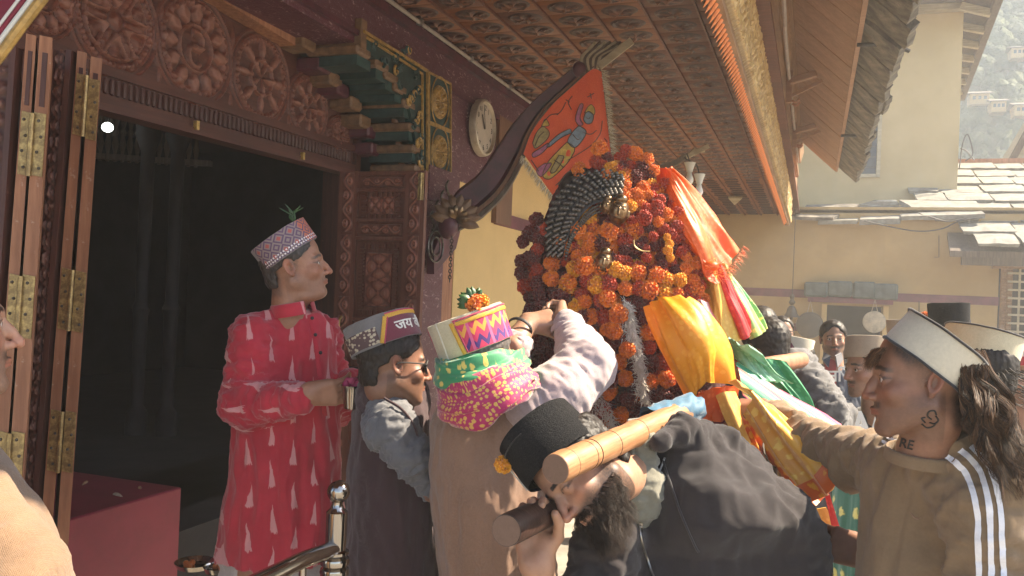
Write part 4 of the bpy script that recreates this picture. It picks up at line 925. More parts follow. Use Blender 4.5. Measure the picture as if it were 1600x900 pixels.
def head_col(Q, p, skin):
    n = len(Q); ax = np.abs(Q[:, 0]); y, z = Q[:, 1], Q[:, 2]; C = np.ones((n, 3))*np.array(skin)
    C *= (1+.10*fbm(Q, 45, 3))[:, None]; C *= (1+.06*fbm(Q, 160, 5))[:, None]
    def mixc(m, c): nonlocal C; m = np.clip(m, 0, 1)[:, None]; C = C*(1-m)+np.array(c)*m
    red = np.array(skin)*A3(1.12, .72, .66)
    mixc(.6*np.exp(-((ax/.016)**2+((y-.10)/.02)**2+((z+.033)/.016)**2)), red)
    mixc(.5*np.exp(-(((ax-.042)/.02)**2+((z+.028)/.02)**2))*(y > 0), red); mixc(.5*(ax > .075)*sst(-.055, -.03, z), red)
    mixc(.45*np.exp(-(((ax-.031)/.019)**2+((z+.010)/.010)**2))*(y > .04), np.array(skin)*A3(.62, .55, .55))     # under the eyes
    lipm = sst(.0072, .0045, np.abs(z+.0625+.003*(ax/.02)**2)/(1-.35*sst(.008, .023, ax))*1.0)*sst(.024, .019, ax)*(y > .072)
    mixc(p.get('lipc', .75)*lipm, np.array(skin)*A3(.95, .55, .52)); mixc(.7*np.exp(-((z+.0624)/.0012)**2)*(ax < .022)*(y > .074), np.array(skin)*.25)
    hc = p.get('hair', (.02, .015, .012)); nz = .6+.7*vn(Q, 500, 1)
    br = sst(.0052, .0030, np.abs(z-.0225+.25*np.maximum(ax-.03, 0)*1.3-.0*ax))*sst(.009, .014, ax)*sst(.050, .044, ax)*(y > .04)
    mixc(.92*br*p.get('brow', 1), hc)
    st = p.get('stubble', .4)
    low = sst(-.030, -.052, z-.25*(ax-.02)+.12*np.minimum(y-.05, 0))*(y > -.03)*sst(.0, .01, ax+.0*y+(y > .0)*1.)*(1-lipm)
    mous = sst(.009, .004, np.abs(z+.0505))*sst(.030, .022, ax)*(y > .07)
    below = sst(-.13, -.105, z); ck = sst(-.012, .006, z)*0
    side = sst(.060, .066, ax)*sst(.02, .005, np.abs(y-.008)*1.0)*sst(-.06, -.04, z)*sst(.05, .03, z)
    mixc(np.clip(st*(low*below*(.7+.3*nz)), 0, .95), np.array(hc)*1.3+np.array(skin)*.12); mixc(np.clip(max(st, p.get('moust', 0))*mous*(.7+.3*nz)*(1-lipm), 0, .95), np.array(hc)*1.2+np.array(skin)*.08)
    mixc(p.get('sideb', .5)*side*nz, hc)
    mixc(.8*sst(.0035, .001, np.abs(np.hypot((ax-.031)/1.0, (z-.0015-.0)*2.6)-.0135))*(y > .06)*(z > -.002), hc)   # lash line
    fd = p.get('fade', 0)
    if fd: mixc(np.clip(fd*(.75+.35*nz)*np.maximum(sst(.0, .03, z-.012-np.maximum(y-.035, 0)*1.0)*sst(.072, .050, y), sst(-.035, -.055, y)*sst(-.10, -.08, z))*(ax < .079), 0, .97), hc)
    return np.clip(C, 0, 1)
def hair_sdf(P, p):
    X = P; ax = np.abs(X[:, 0]); y, z = X[:, 1], X[:, 2]; t = p.get('hairt', .008)
    d = ell(X, (0, -.014, .036), (.074+t, .094+t, .081+t))
    d = smin(d, ell(X, (0, -.045, -.03), (.053+t*.5, .052+t*.7, .055)), .02)
    fr = p.get('hairline', .0)
    g = y-(lerp(-.055, .006, sst(-.015, .022, z))+fr+np.clip((z-.005)*1.15, 0, .055)); g = np.maximum(g, -(z+.075+.2*np.minimum(y+.03, 0)))
    g = smax(g, -(np.linalg.norm((X*A3(1, 1, 1)-np.stack([np.sign(X[:, 0])*.078, X[:, 0]*0-.012, X[:, 0]*0-.008], 1))/A3(1, .62, 1), axis=1)-.034), .004)
    d = smax(d, g, .006)+.0022*fbm(P, 90, 2)
    if p.get('cut') is not None: d = smax(d, (X-p['cut'][0]) @ p['cut'][1], .006)
    return d
# ---------------------------------------------------------------- hands
def hand_prims(w, fwd, palm, side, s=1., curl=(.3, .35, .4, .5), spread=.05, thumb=(.8, .2)):
    """w wrist, fwd along the hand, palm = direction the palm faces, side=+1 when the thumb lies to palm x fwd"""
    f = nrm(fwd); n = nrm(np.asarray(palm, float)-f*np.dot(palm, f)); a = np.cross(n, f)*side; w = np.asarray(w, float); L = []
    def g(x, y, z): return w+(a*x+f*y+n*z)*s
    for k, x in enumerate((.030, .011, -.009, -.027)):                           # palm bones
        L.append((g(x*.55, .006, 0), g(x, .082-.004*abs(k-1), 0), .017*s, .0125*s, .012*s))
    L.append((g(.012, .02, .008), g(.026, .045, .012), .016*s, .014*s, .012*s)); L.append((g(-.018, .015, .006), g(-.024, .06, .006), .014*s, .011*s, .012*s))
    segs = ((.044, .026, .020), (.048, .030, .021), (.045, .028, .021), (.035, .021, .018))
    for k, x in enumerate((.030, .011, -.009, -.027)):
        p = g(x, .084-.004*abs(k-1), 0); ang = 0; r = (.0093, .0096, .0091, .0080)[k]*s; sp = spread*(1.2-k*.8)
        for j, l in enumerate(segs[k]):
            ang += curl[k]*(.9, 1.15, .75)[j]; dr = f*cos(ang)+n*sin(ang)+a*sp*cos(ang); q = p+nrm(dr)*l*s; L.append((p, q, r*(1.06-.1*j), r*(.97-.1*j), .003)); p = q
    t0 = g(.020, .022, .008); t1 = t0+nrm(a*thumb[0]+f*.75+n*.35)*.042*s; t2 = t1+nrm(a*thumb[0]*.35+f*.85+n*(.35+thumb[1]))*.032*s; t3 = t2+nrm(f*.75+n*(.3+thumb[1]*1.6)-a*thumb[1]*.4)*.026*s
    L += [(t0, t1, .0145*s, .0115*s, .010), (t1, t2, .0112*s, .0100*s, .003), (t2, t3, .0100*s, .0080*s, .003)]
    return L
def hand_eval(P, L):
    d = None
    for a, b, r1, r2, k in L: e = cap(P, a, b, r1, r2); d = e if d is None else smin(d, e, k)
    return d
# ---------------------------------------------------------------- one person
SKIN = dict(tan=(.36, .185, .105), brown=(.27, .130, .070), fair=(.46, .26, .16), dark=(.19, .088, .050))
for nm, c in (('skin', .30),): colattr('skin', .48, .22, .5, 300, .42)
colattr('hair_mat', .5, 0, .6, 300, .25)
t = NT('eye_mat'); _a = t.n('Attribute', attribute_name='Col').outputs['Color']; t.out(_a, .08)
def merge(parts):
    V, F, C, n = [], [], [], 0
    for v, f, c in parts: V.append(v); F.append(f+n); C.append(c); n += len(v)
    return np.concatenate(V), np.concatenate(F), np.concatenate(C)
class Person:
    def __init__(s, label, head, face, up, group=None, s_=1., p=None, skin='tan', vox=.003, neck=None, base=None, hat=None):
        s.p = dict(p or {}); s.R = basis(face, up); s.c = np.asarray(head, float); s.s = s_; s.sk = np.array(SKIN[skin]) if isinstance(skin, str) else np.array(skin); s.vox = vox; s.extra = []; s.blobs = []
        s.root = thing('person', label, 'person', (s.c[0], s.c[1], 0) if base is None else base, group); s.neck = neck
        if neck is not None: s.p['neck'] = ((np.asarray(neck)-s.c) @ s.R)/s_
        s.M = mat4(s.R*s_, s.c)
        if hat is not None: s.p['cut'] = ((np.asarray(hat[0])+nrm(hat[1])*hat[2]-s.c) @ s.R/s_, nrm(hat[1]) @ s.R)
    def L(s, P): return (P-s.c) @ s.R/s.s
    def W(s, q): return np.asarray(q, float) @ s.R.T*s.s+s.c
    def limb(s, pts, rad): s.blobs += [(pts[i], pts[i+1], rad[i], rad[i+1], .02) for i in range(len(pts)-1)]
    def hand(s, *a, **k): L = hand_prims(*a, **k); s.extra.append(L); return L
    def body(s, torso=None, tv=.012):
        parts = []; h = s.vox/s.s if s.vox > .004 else s.vox
        f = lambda P: head_sdf(P, s.p)
        nz = s.p['neck'] if s.p.get('neck') is not None else A3(0, -.045, -.2)
        lo = np.minimum(A3(-.095, -.12, -.13), nz-.03); hi = np.maximum(A3(.095, .125, .13), nz+.03)
        V, Q, N = sdf_mesh(f, lo, hi, s.vox); parts.append((s.W(V), Q, head_col(V, s.p, s.sk)))
        for L in s.extra:
            A = np.array([x[0] for x in L]+[x[1] for x in L]); f2 = lambda P: hand_eval(P, L); vx = min(s.vox, .0034) if s.vox < .005 else .0042
            V, Q, N = sdf_mesh(f2, A.min(0)-.03, A.max(0)+.03, vx); c = s.sk*(1+.10*fbm(V, 50, 1))[:, None]; parts.append((V, Q, c))
        if s.blobs or torso is not None:
            f3 = lambda P: s._bl(P, torso); A = np.array([x[0] for x in s.blobs]+[x[1] for x in s.blobs]+([torso.min(0), torso.max(0)] if isinstance(torso, np.ndarray) else []))
            V, Q, N = sdf_mesh(lambda P: s._bl(P, None), A.min(0)-.13, A.max(0)+.13, tv); parts.append((V, Q, s.sk*np.ones((len(V), 3))))
        V, F, C = merge(parts); s.bo = put('body', mk_mesh('body', V, F, ['skin'], col=C, M=mat4(np.eye(3), s.c)), s.root, mat4(np.eye(3), s.c))
        if s.p.get('lids', 1): 
            for sx in (-1, 1):
                B = MB(); u = np.linspace(.01, 1.5, 9); a = np.linspace(0, 2*pi, 14, endpoint=False); r = .0138
                G = np.stack([np.sin(u)[:, None]*np.cos(a)*r, np.cos(u)[:, None]*r*np.ones(14), np.sin(u)[:, None]*np.sin(a)*r], -1)
                cc = np.where(u[:, None, None] < .18, .004, np.where(u[:, None, None] < .42, np.array(s.p.get('iris', (.035, .016, .008))), A3(.50, .44, .40)))*np.ones((9, 14, 1))
                gz = s.p.get('gaze', (0, 0)); Rg = np.array(basis((gz[0], 1, gz[1]), (0, 0, 1))); Vg = G @ Rg.T+A3(sx*.031, .0672, .0002)
                B.grid(s.W(Vg.reshape(-1, 3)).reshape(G.shape), wrap=True, col=cc, flip=True); B.build('eye', 'eye_mat', s.bo, smooth=True, col=True)
        return s
    def _bl(s, P, torso):
        d = None
        for a, b, r1, r2, k in s.blobs: e = cap(P, a, b, r1, r2); d = e if d is None else smin(d, e, k)
        return d
    def hair(s, vox=None, col=None, name='hair'):
        V, Q, N = sdf_mesh(lambda P: hair_sdf(P, s.p), (-.1, -.13, -.12), (.1, .11, .14), vox or s.vox*1.2)
        n = vn(V*A3(1, 1, .35), 260, 3); V = V+N*(n*.0016)[:, None]; hc = np.array(col or s.p.get('hair', (.02, .015, .012)))
        C = hc*(1+.5*vn(V*A3(1, 1, .3), 300, 2))[:, None]
        put(name, mk_mesh(name, s.W(V), Q, ['hair_mat'], col=np.clip(C, 0, 1), M=s.M*1.0 if 0 else mat4(np.eye(3), s.c)), s.root, mat4(np.eye(3), s.c)); return s
def strands(name, root, parent, pts, dirs, length, n_seg=8, r=.0012, grav=.6, curl=.01, cols=((.03, .02, .015), (.10, .06, .035)), flow=None, seed=0, m='hair_mat', clump=0, org=None, wave=.008, waves=3.):
    """many thin tapered hairs as real tubes (three-sided)"""
    rr = np.random.RandomState(seed); n = len(pts); P = np.asarray(pts, float); D = np.asarray(dirs, float); D /= np.linalg.norm(D, axis=1, keepdims=True)
    Ls = length*(.65+.5*rr.rand(n)); A = [P]; X = P; ph = rr.rand(n, 3)*6.28; T = D
    for k in range(n_seg):
        t_ = (k+1)/n_seg; w = np.stack([vn(P*25+A3(0, 0, k*.45), 1, 1+i) for i in range(3)], 1)*curl*1.2+np.sin(ph+t_*7)*curl*.35
        T = T+A3(0, 0, -1)*grav/n_seg*1.6+w*3/n_seg*2
        if flow is not None: T = T+np.asarray(flow)/n_seg
        T /= np.linalg.norm(T, axis=1, keepdims=True); X = X+T*(Ls/n_seg)[:, None]; A.append(X)
    A = np.stack(A, 1); k = n_seg+1
    if clump:                                                # hairs gather into waving locks
        nc = max(3, n//clump); ci = rr.choice(n, nc, replace=False); own = np.array([ci[np.argmin(((P[ci]-q)**2).sum(1))] for q in P]); tt = np.linspace(0, 1, k)[None, :, None]
        ph_ = rr.rand(n, 2)*6.28; s1 = nrm(CR+CF*.3); s2 = np.cross(s1, A3(0, 0, 1)); lock = A[own]; wv = wave*np.minimum(tt*2.2, 1)*(np.sin(ph_[own][:, None, :1]+tt*waves*6.28)*s1+np.sin(ph_[own][:, None, 1:]+tt*waves*5.1)*s2)
        A = (A-lock)*.25*tt+lock+(P-P[own])[:, None]*(1-.72*tt)+wv+rr.normal(0, 1, (n, 1, 3))*.0035*tt
    side = np.cross(np.gradient(A, axis=1), A3(.3, .2, .9)); side /= np.linalg.norm(side, axis=2, keepdims=True)+1e-9; up = np.cross(side, np.gradient(A, axis=1)); up /= np.linalg.norm(up, axis=2, keepdims=True)+1e-9
    R = r*(1-np.linspace(0, .85, k))[None, :, None]*(.7+.6*rr.rand(n))[:, None, None]
    V = np.stack([A+side*R*cos(q)+up*R*sin(q) for q in (0, 2.09, 4.19)], 2); V = V.reshape(-1, 3)
    i, j, q = np.meshgrid(np.arange(n), np.arange(k-1), np.arange(3), indexing='ij'); b = (i*k+j)*3; F = np.stack([b+q, b+(q+1) % 3, b+3+(q+1) % 3, b+3+q], -1).reshape(-1, 4)
    c = np.array(cols[0])+(np.array(cols[1])-np.array(cols[0]))*rr.rand(n, 1)**1.5; C = np.repeat(c, k*3, 0); o_ = P.mean(0) if org is None else org
    return put(name, mk_mesh(name, V, F, [m], col=C, M=mat4(np.eye(3), o_)), parent, mat4(np.eye(3), o_))
# ---------------------------------------------------------------- garments
def garment(name, parent, fields, mat, vox=.008, k=.03, fold=.006, cut=None, lo=None, hi=None, dirs=None, fs=1., seed=1, uvf=None, org=None, extra=None, bump=.0015):
    """fields: list of callables or capsule tuples (a,b,r1,r2). Folds run along `dirs` weights."""
    def f(P):
        d = None
        for q in fields:
            e = q(P) if callable(q) else cap(P, *q[:4]); kk = k if callable(q) or len(q) < 5 else q[4]
            d = e if d is None else smin(d, e, kk)
        if cut is not None: d = np.maximum(d, cut(P))
        return d
    V, Q, N = sdf_mesh(f, lo, hi, vox)
    # anisotropic folds: torso vertical, sleeves across the limb
    ws = []; ns = []
    for i, q in enumerate(fields):
        e = q(V) if callable(q) else cap(V, *q[:4])
        if callable(q): X = np.stack([(V @ CR)*1.0, (V @ CF)*1.0, (V @ CU)*.28], 1); nn_ = fbm(X, 17*fs, seed)
        else:
            a = nrm(np.asarray(q[1], float)-np.asarray(q[0], float)); al = (V-np.asarray(q[0])) @ a; X = V*.9+a*(al*1.6)[:, None]+np.cross(a, V-np.asarray(q[0]))*.55; nn_ = fbm(X, 15*fs, seed+1)
        X2 = X*2.4; rd = 1-np.abs(nn_)*2.1+.42*(1-np.abs(fbm(X2, 15*fs, seed+4, 2))*2.2); ws.append(np.exp(-np.maximum(e-e.min(), 0)/.025-np.abs(e)/.03)); ns.append(rd)
    ws = np.array(ws)+1e-9; ns = np.array(ns); w = (ws*ns).sum(0)/ws.sum(0)
    V2 = V+N*(fold*w-fold*.4)[:, None]+N*(bump*fbm(V, 120, 4))[:, None]*.3
    uv = None
    if uvf is not None: uv = uvf(V)
    o_ = (V.min(0)+V.max(0))/2 if org is None else org
    return put(name, mk_mesh(name, V2, Q, [mat] if isinstance(mat, str) else mat, puv=uv, M=mat4(np.eye(3), o_)), parent, mat4(np.eye(3), o_))
def bbox(pts, m=.15): A = np.array(pts); return A.min(0)-m, A.max(0)+m
def cyl_uv(axis0, R):                                        # around a vertical axis: metres round, metres down
    def g(V): q = V-axis0; a = np.arctan2(q @ CR, -(q @ CF)); return np.stack([a*R, -(q[:, 2])], 1)
    return g
# ---------------------------------------------------------------- round caps
def cap_hat(parent, c, up, front, rx=.082, ry=.100, h=.085, crown='wool_cream', band=None, trim=None, b_ang=1.5, b_h=.8, rim=None, name='cap', lean=0., top_sink=.008, flare=1.04, seam=None, slant=.35, n=64):
    R = basis(front, up); R = np.stack([np.cross(nrm(front-np.dot(front, nrm(up))*nrm(up)), nrm(up)), nrm(front-np.dot(front, nrm(up))*nrm(up)), nrm(up)], 1); c = np.asarray(c, float)
    def W(q): return np.asarray(q) @ R.T+c
    a = np.linspace(0, 2*pi, n, endpoint=False); prof = [(.94, .004), (1, -.002), (1.012, .004), (1.01, .25*h), (1.0+(flare-1)*.5, .6*h), (flare, .93*h), (flare*.995, h*.985), (flare*.97, h), (flare*.93, h-.001), (flare*.88, h-top_sink), (.5, h-top_sink*.9+.003), (.03, h-top_sink*.8+.004)]
    def S(f, z, ang, off=0): x = np.sin(ang)*(rx*f+off); y = np.cos(ang)*(ry*f+off); return np.stack([x, y, z+0*x+.0015*vn(np.stack([x, y, x*0], -1), 30, 2)], -1)
    G = np.array([S(f, z, a) for f, z in prof]); uv = np.array([np.stack([a*(rx+ry)/2, z+0*a+(.2 if i > 8 else 0)], -1) for i, (f, z) in enumerate(prof)])
    B = MB(); B.grid(W(G.reshape(-1, 3)).reshape(G.shape), uv=uv, wrap=True); ho = B.build(name, crown, parent, smooth=50, uv=True)
    if band:
        u = np.linspace(-1, 1, 60); vv = np.linspace(0, 1, 9); G = np.zeros((60, 9, 3)); UV = np.zeros((60, 9, 2))
        for j, t_ in enumerate(vv):
            z = (.0+b_h*t_)*h; half = b_ang*(1-slant*t_) if slant >= 0 else b_ang*(1-slant*(t_-1)); f = np.interp(z/h, [0, .25, .6, 1], [1.012, 1.012, 1.0+(flare-1)*.5+.004, flare+.004])
            G[:, j] = S(f, z, u*half, .0025); UV[:, j, 0] = u*half*(rx+ry)/2; UV[:, j, 1] = z
        e = MB(); e.grid(W(G.reshape(-1, 3)).reshape(G.shape), uv=UV); e.build('hat_band', band, ho, smooth=True, uv=True)
        if trim:
            for wd, tm, of in trim:
                for path in (G[:, -1], G[0], G[-1]):
                    P = W(path); d = np.gradient(P, axis=0); ctr = c+R[:, 2]*h/2; B = MB(); o_ = P-c; o_ -= (o_ @ R[:, 2])[:, None]*R[:, 2]; o_ /= np.linalg.norm(o_, axis=1, keepdims=True)
                    tn = d/np.linalg.norm(d, axis=1, keepdims=True); w_ = np.cross(tn, o_); GG = np.stack([P+o_*.0015+w_*(of-wd/2), P+o_*.0035+w_*of, P+o_*.0015+w_*(of+wd/2)], 1); L = np.cumsum(np.linalg.norm(d, axis=1))
                    B.grid(GG, uv=np.stack([np.repeat(L[:, None], 3, 1), np.array([[0, .5, 1.]]*len(L))*wd], -1)); B.build('hat_trim', tm, ho, smooth=True, uv=True)
    if rim:
        for zz, f in ((h*.985, flare),)+(((.0, 1.01),) if len(rim) > 1 else ()):
            B = MB(); P = W(S(f, zz, np.linspace(0, 2*pi, 60), .001)); B.tube(P, .0028, 6, cap=False); B.build('hat_piping', rim[0], ho, smooth=True)
    if seam is not None:
        P = np.array([S(f, z, np.array([seam]), .001)[0] for f, z in prof[1:8]]); B = MB(); B.tube(W(P), .0018, 5); B.build('hat_seam', 'thread', ho)
    return ho, W, S
# ---------------------------------------------------------------- cloth materials
def cloth(name, col, rough=.85, weave=900, var=.18, bump=.25, dark=None, sheen=.3, attr=None, f2=.6, sheen_tint=None):
    t = NT(name); v = t.co(attr=attr) if attr else t.co()
    n = t.step(t.noise(7, 5, .65, v), .3, .7); n2 = t.step(t.noise(180, 3, .7, v), .3, .7); dk = dark or tuple(c*(1-var*1.7) for c in col)
    c = t.mix(n, c4(dk), c4(col)); c = t.mix(t.ma('MULTIPLY', n2, .25), c, c4(tuple(min(1, x*1.35) for x in col)))
    w = t.ma('MULTIPLY', t.wave(weave*.5, v, 1.5, 2, 'X'), t.wave(weave*.5, v, 1.5, 2, 'Y'))
    nb = t.bump(t.ma('ADD', t.ma('MULTIPLY', w, .5), t.noise(260, 4, .7, v)), bump, .0012); nb = t.bump(t.noise(26, 4, .6, v), f2*.35, .004, nb)
    t.out(c, rough, nb); t.b.inputs['Sheen Weight'].default_value = sheen; t.b.inputs['Sheen Roughness'].default_value = .5
    if sheen_tint: t.b.inputs['Sheen Tint'].default_value = c4(sheen_tint)
    return t
cloth('thread', (.6, .55, .45)); cloth('wool_cream', (.52, .45, .30), .95, var=.12, bump=.5); cloth('wool_white', (.52, .46, .35), .95, var=.06, bump=.4)
cloth('wool_grey', (.17, .155, .15), .95, var=.2, bump=.5); cloth('wool_black', (.012, .012, .013), .95, var=.3, bump=1., sheen=.35, f2=.3, sheen_tint=(.5, .45, .38))
cloth('black_rim', (.015, .012, .015), .8); cloth('maroon_velvet', (.15, .014, .035), .8, var=.2, sheen=.6)
cloth('vest_maroon', (.045, .019, .023), .9, var=.15, bump=.5); cloth('shirt_grey', (.13, .13, .14), .85, var=.1, bump=.3)
cloth('shawl_tan', (.27, .155, .10), .95, 500, var=.13, bump=.7, f2=.3); cloth('sleeve_mauve', (.40, .31, .31), .9, var=.08, bump=.3)
cloth('hoodie_dark', (.022, .016, .017), .95, var=.12, bump=.5, sheen=.15); cloth('sweat_tan', (.20, .130, .072), .95, var=.08, bump=.35, sheen=.15)
cloth('white_stripe', (.72, .70, .72), .8, var=.05); cloth('beige_shawl', (.21, .125, .07), .95, 300, var=.16, bump=1.0, f2=.9)
cloth('tee_olive', (.17, .16, .12), .9, var=.08); cloth('jacket_navy', (.035, .045, .075), .6, var=.2, bump=.2); cloth('tee_red', (.30, .035, .035), .85)
cloth('hoodie_black', (.022, .021, .023), .9, var=.2); cloth('jacket_grey', (.10, .095, .095), .8, var=.2); cloth('cap_tan', (.33, .25, .17), .95, var=.15)
cloth('coat_black', (.028, .032, .036), .9, var=.15); cloth('pyjama', (.42, .37, .34), .9, var=.1); cloth('trousers_dark', (.05, .045, .05), .9)
cloth('blue_cloth', (.008, .11, .20), .6, var=.25); cloth('print_white', (.75, .72, .65), .8, var=.05); cloth('red_sleeve', (.35, .05, .06), .8)
def band_mat(name, fn, rough=.8, bump=.3):
    t = NT(name); s = t.sep(t.co(attr='puv')); c, h = fn(t, s[0], s[1]); t.out(c, rough, t.bump(h, bump, .001)); return t
def tri(t, x, f): return t.ma('PINGPONG', t.ma('MULTIPLY', x, f), .5)   # 0..0.5 triangle
# kullu zigzag weave
def _zig(t, u, v):
    z = t.ma('ADD', t.ma('MULTIPLY', v, 28), t.ma('MULTIPLY', tri(t, u, 40), 1.1)); fr = t.ma('FRACT', z); m1 = t.ma('GREATER_THAN', fr, .55); m2 = t.ma('GREATER_THAN', t.ma('FRACT', t.ma('MULTIPLY', z, .5)), .5)
    c = t.mix(m1, (.50, .03, .09, 1), (.06, .02, .14, 1)); c = t.mix(t.ma('MULTIPLY', m1, m2), c, (.65, .28, .05, 1)); q = t.ma('GREATER_THAN', t.ma('FRACT', t.ma('MULTIPLY', u, 20)), .86)
    return t.mix(q, c, (.62, .10, .22, 1)), fr
band_mat('weave_zigzag', _zig)
def _geo(t, u, v):
    a = tri(t, u, 26); b = tri(t, t.ma('ADD', v, .002), 26); d = t.ma('ADD', a, b); r = t.ma('FRACT', t.ma('MULTIPLY', d, 3)); m = t.ma('GREATER_THAN', r, .5)
    c = t.mix(m, (.26, .20, .19, 1), (.12, .07, .12, 1)); c = t.mix(t.ma('GREATER_THAN', d, .80), c, (.40, .10, .09, 1)); f = t.step(u, .0, .03)
    c = t.mix(t.ma('MULTIPLY', t.step(t.ma('ABSOLUTE', u), .075, .055), t.ma('LESS_THAN', r, .5)), c, (.50, .15, .07, 1)); k = t.ma('MULTIPLY', t.ma('GREATER_THAN', t.ma('FRACT', t.ma('MULTIPLY', u, 110)), .5), t.ma('GREATER_THAN', t.ma('FRACT', t.ma('MULTIPLY', v, 110)), .5))
    c = t.mix(t.ma('MULTIPLY', k, t.ma('LESS_THAN', v, .022)), c, (.75, .70, .70, 1)); return c, r
band_mat('weave_geo', _geo)
def _gold(t, u, v):
    r = t.ma('FRACT', t.ma('MULTIPLY', t.ma('ADD', u, tri(t, v, 200)), 260)); return t.mix(t.step(r, .3, .7), (.75, .42, .03, 1), (.40, .20, .02, 1)), r
band_mat('trim_gold', _gold, .5); 
def _red(t, u, v): r = t.ma('FRACT', t.ma('MULTIPLY', u, 300)); return t.mix(t.step(r, .3, .7), (.55, .08, .14, 1), (.30, .02, .06, 1)), r
band_mat('trim_red', _red)
t = NT('embroider_grey'); _v = t.vor(95, t.co(attr='puv')); t.out(t.mix(t.step(_v, .35, .5), (.45, .38, .27, 1), (.09, .05, .05, 1)), .85)
# printed / brocade fabrics driven by puv
def brocade(name, base, gold, sc=26, thr=.42, rough=.55, metal=.0, base2=None, sheen=.4, att='puv', soft=.06, sc2=3.):
    t = NT(name); v = t.co(attr=att) if att else t.co(); d = t.vor(sc, v, rnd=.55); cell = t.vor(sc, v, out=1, rnd=.55)
    pet = t.noise(sc*sc2, 2, .5, v); m = t.step(t.ma('ADD', d, t.ma('MULTIPLY', pet, .5)), thr+soft+.25, thr-soft+.25)
    b = c4(base) if base2 is None else t.mix(t.step(t.noise(3, 3, .5, v), .4, .6), c4(base), c4(base2)); c = t.mix(m, b, c4(gold)); pass
    nb = t.bump(t.ma('ADD', m, t.noise(300, 2, .5, v)), .35, .001)
    t.out(c, rough, nb, t.ma('MULTIPLY', m, metal)); t.b.inputs['Sheen Weight'].default_value = sheen; return t
brocade('scarf_pink', (.40, .006, .085), (.62, .36, .07), 105, .40, .6); brocade('scarf_green', (.02, .22, .08), (.62, .48, .10), 60, .33, .6)
brocade('brocade_gold', (.70, .30, .03), (.85, .55, .10), 34, .40, .35, .3, base2=(.80, .42, .04)); brocade('brocade_orange', (.70, .13, .01), (.85, .42, .04), 44, .42, .45, .2)
brocade('brocade_green', (.012, .095, .055), (.55, .46, .12), 19, .30, .7); brocade('brocade_maroon', (.14, .01, .025), (.62, .45, .10), 22, .48, .55, .2); brocade('brocade_yellow', (.66, .42, .08), (.22, .015, .04), 24, .40, .55)
brocade('green_gold', (.10, .38, .12), (.72, .62, .14), 50, .36, .5, base2=(.42, .50, .10)); brocade('dark_brocade', (.07, .05, .03), (.42, .30, .12), 26, .42, .6)
def satin(name, a, b, rough=.48, tr=.18, sc=60):
    t = NT(name); v = t.co(attr='puv'); n = t.step(t.noise(4, 4, .6, v), .3, .7); c = t.mix(n, c4(a), c4(b)); pt = t.step(t.vor(sc, v, rnd=.6), .45, .30); c = t.mix(t.ma('MULTIPLY', pt, .35), c, c4(tuple(min(1, x*1.25+.05) for x in b)))
    t.out(c, rough, t.bump(t.ma('ADD', pt, t.noise(220, 3, .6, v)), .25, .001)); 
    if tr:                                                   # thin cloth lets some light through
        tl = t.n('BsdfTranslucent'); t.put(tl.inputs[0], c); mx = t.n('MixShader'); mx.inputs[0].default_value = tr; o = [x for x in t.t.nodes if x.type == 'OUTPUT_MATERIAL'][0]
        t.t.links.new(t.b.outputs[0], mx.inputs[1]); t.t.links.new(tl.outputs[0], mx.inputs[2]); t.t.links.new(mx.outputs[0], o.inputs[0])
    return t
satin('orange_satin', (.72, .085, .006), (.80, .15, .012)); satin('yellow_satin', (.82, .27, .006), (.86, .37, .012)); satin('red_satin', (.60, .015, .02), (.75, .04, .03)); satin('gold_satin', (.78, .42, .08), (.85, .55, .12)); satin('flag_orange', (.68, .085, .02), (.78, .13, .03), .6, .3, 200)
satin('mint_satin', (.10, .34, .20), (.34, .52, .38)); satin('green_satin', (.03, .22, .09), (.06, .36, .14))
# red ikat kurta
t = NT('ikat_red'); s = t.sep(t.co(attr='puv')); _wp = t.noise(9, 2, .5, t.co(attr='puv')); u = t.ma('DIVIDE', t.ma('ADD', s[0], t.ma('MULTIPLY', _wp, .035)), .070); col_ = t.ma('FLOOR', u); fu = t.ma('SUBTRACT', t.ma('FRACT', u), .5)
vv_ = t.ma('ADD', t.ma('DIVIDE', t.ma('ADD', s[1], t.ma('MULTIPLY', _wp, .05)), .128), t.ma('MULTIPLY', t.ma('MODULO', t.ma('ABSOLUTE', col_), 2.), .5)); fv = t.ma('FRACT', vv_)
wd = t.ma('MULTIPLY', fv, .26); jag = t.ma('MULTIPLY', t.noise(300, 2, .6, t.co((1, .12, 1), attr='puv')), .22)
inr = t.ma('MULTIPLY', t.ma('LESS_THAN', t.ma('ABSOLUTE', fu), t.ma('SUBTRACT', t.ma('ADD', wd, .03), t.ma('MULTIPLY', jag, .35))), t.ma('MULTIPLY', t.ma('LESS_THAN', fv, t.ma('ADD', .62, t.ma('SUBTRACT', jag, .08))), t.ma('GREATER_THAN', fv, .02)))
n = t.step(t.noise(8, 4, .6), .3, .7); c = t.mix(n, (.36, .010, .026, 1), (.47, .020, .040, 1)); c = t.mix(t.ma('MULTIPLY', inr, .8), c, (.62, .30, .29, 1))
t.out(c, .85, t.bump(t.ma('ADD', t.noise(300, 3, .7), t.ma('MULTIPLY', t.noise(30, 4, .6), 2)), .3, .002)); t.b.inputs['Sheen Weight'].default_value = .3
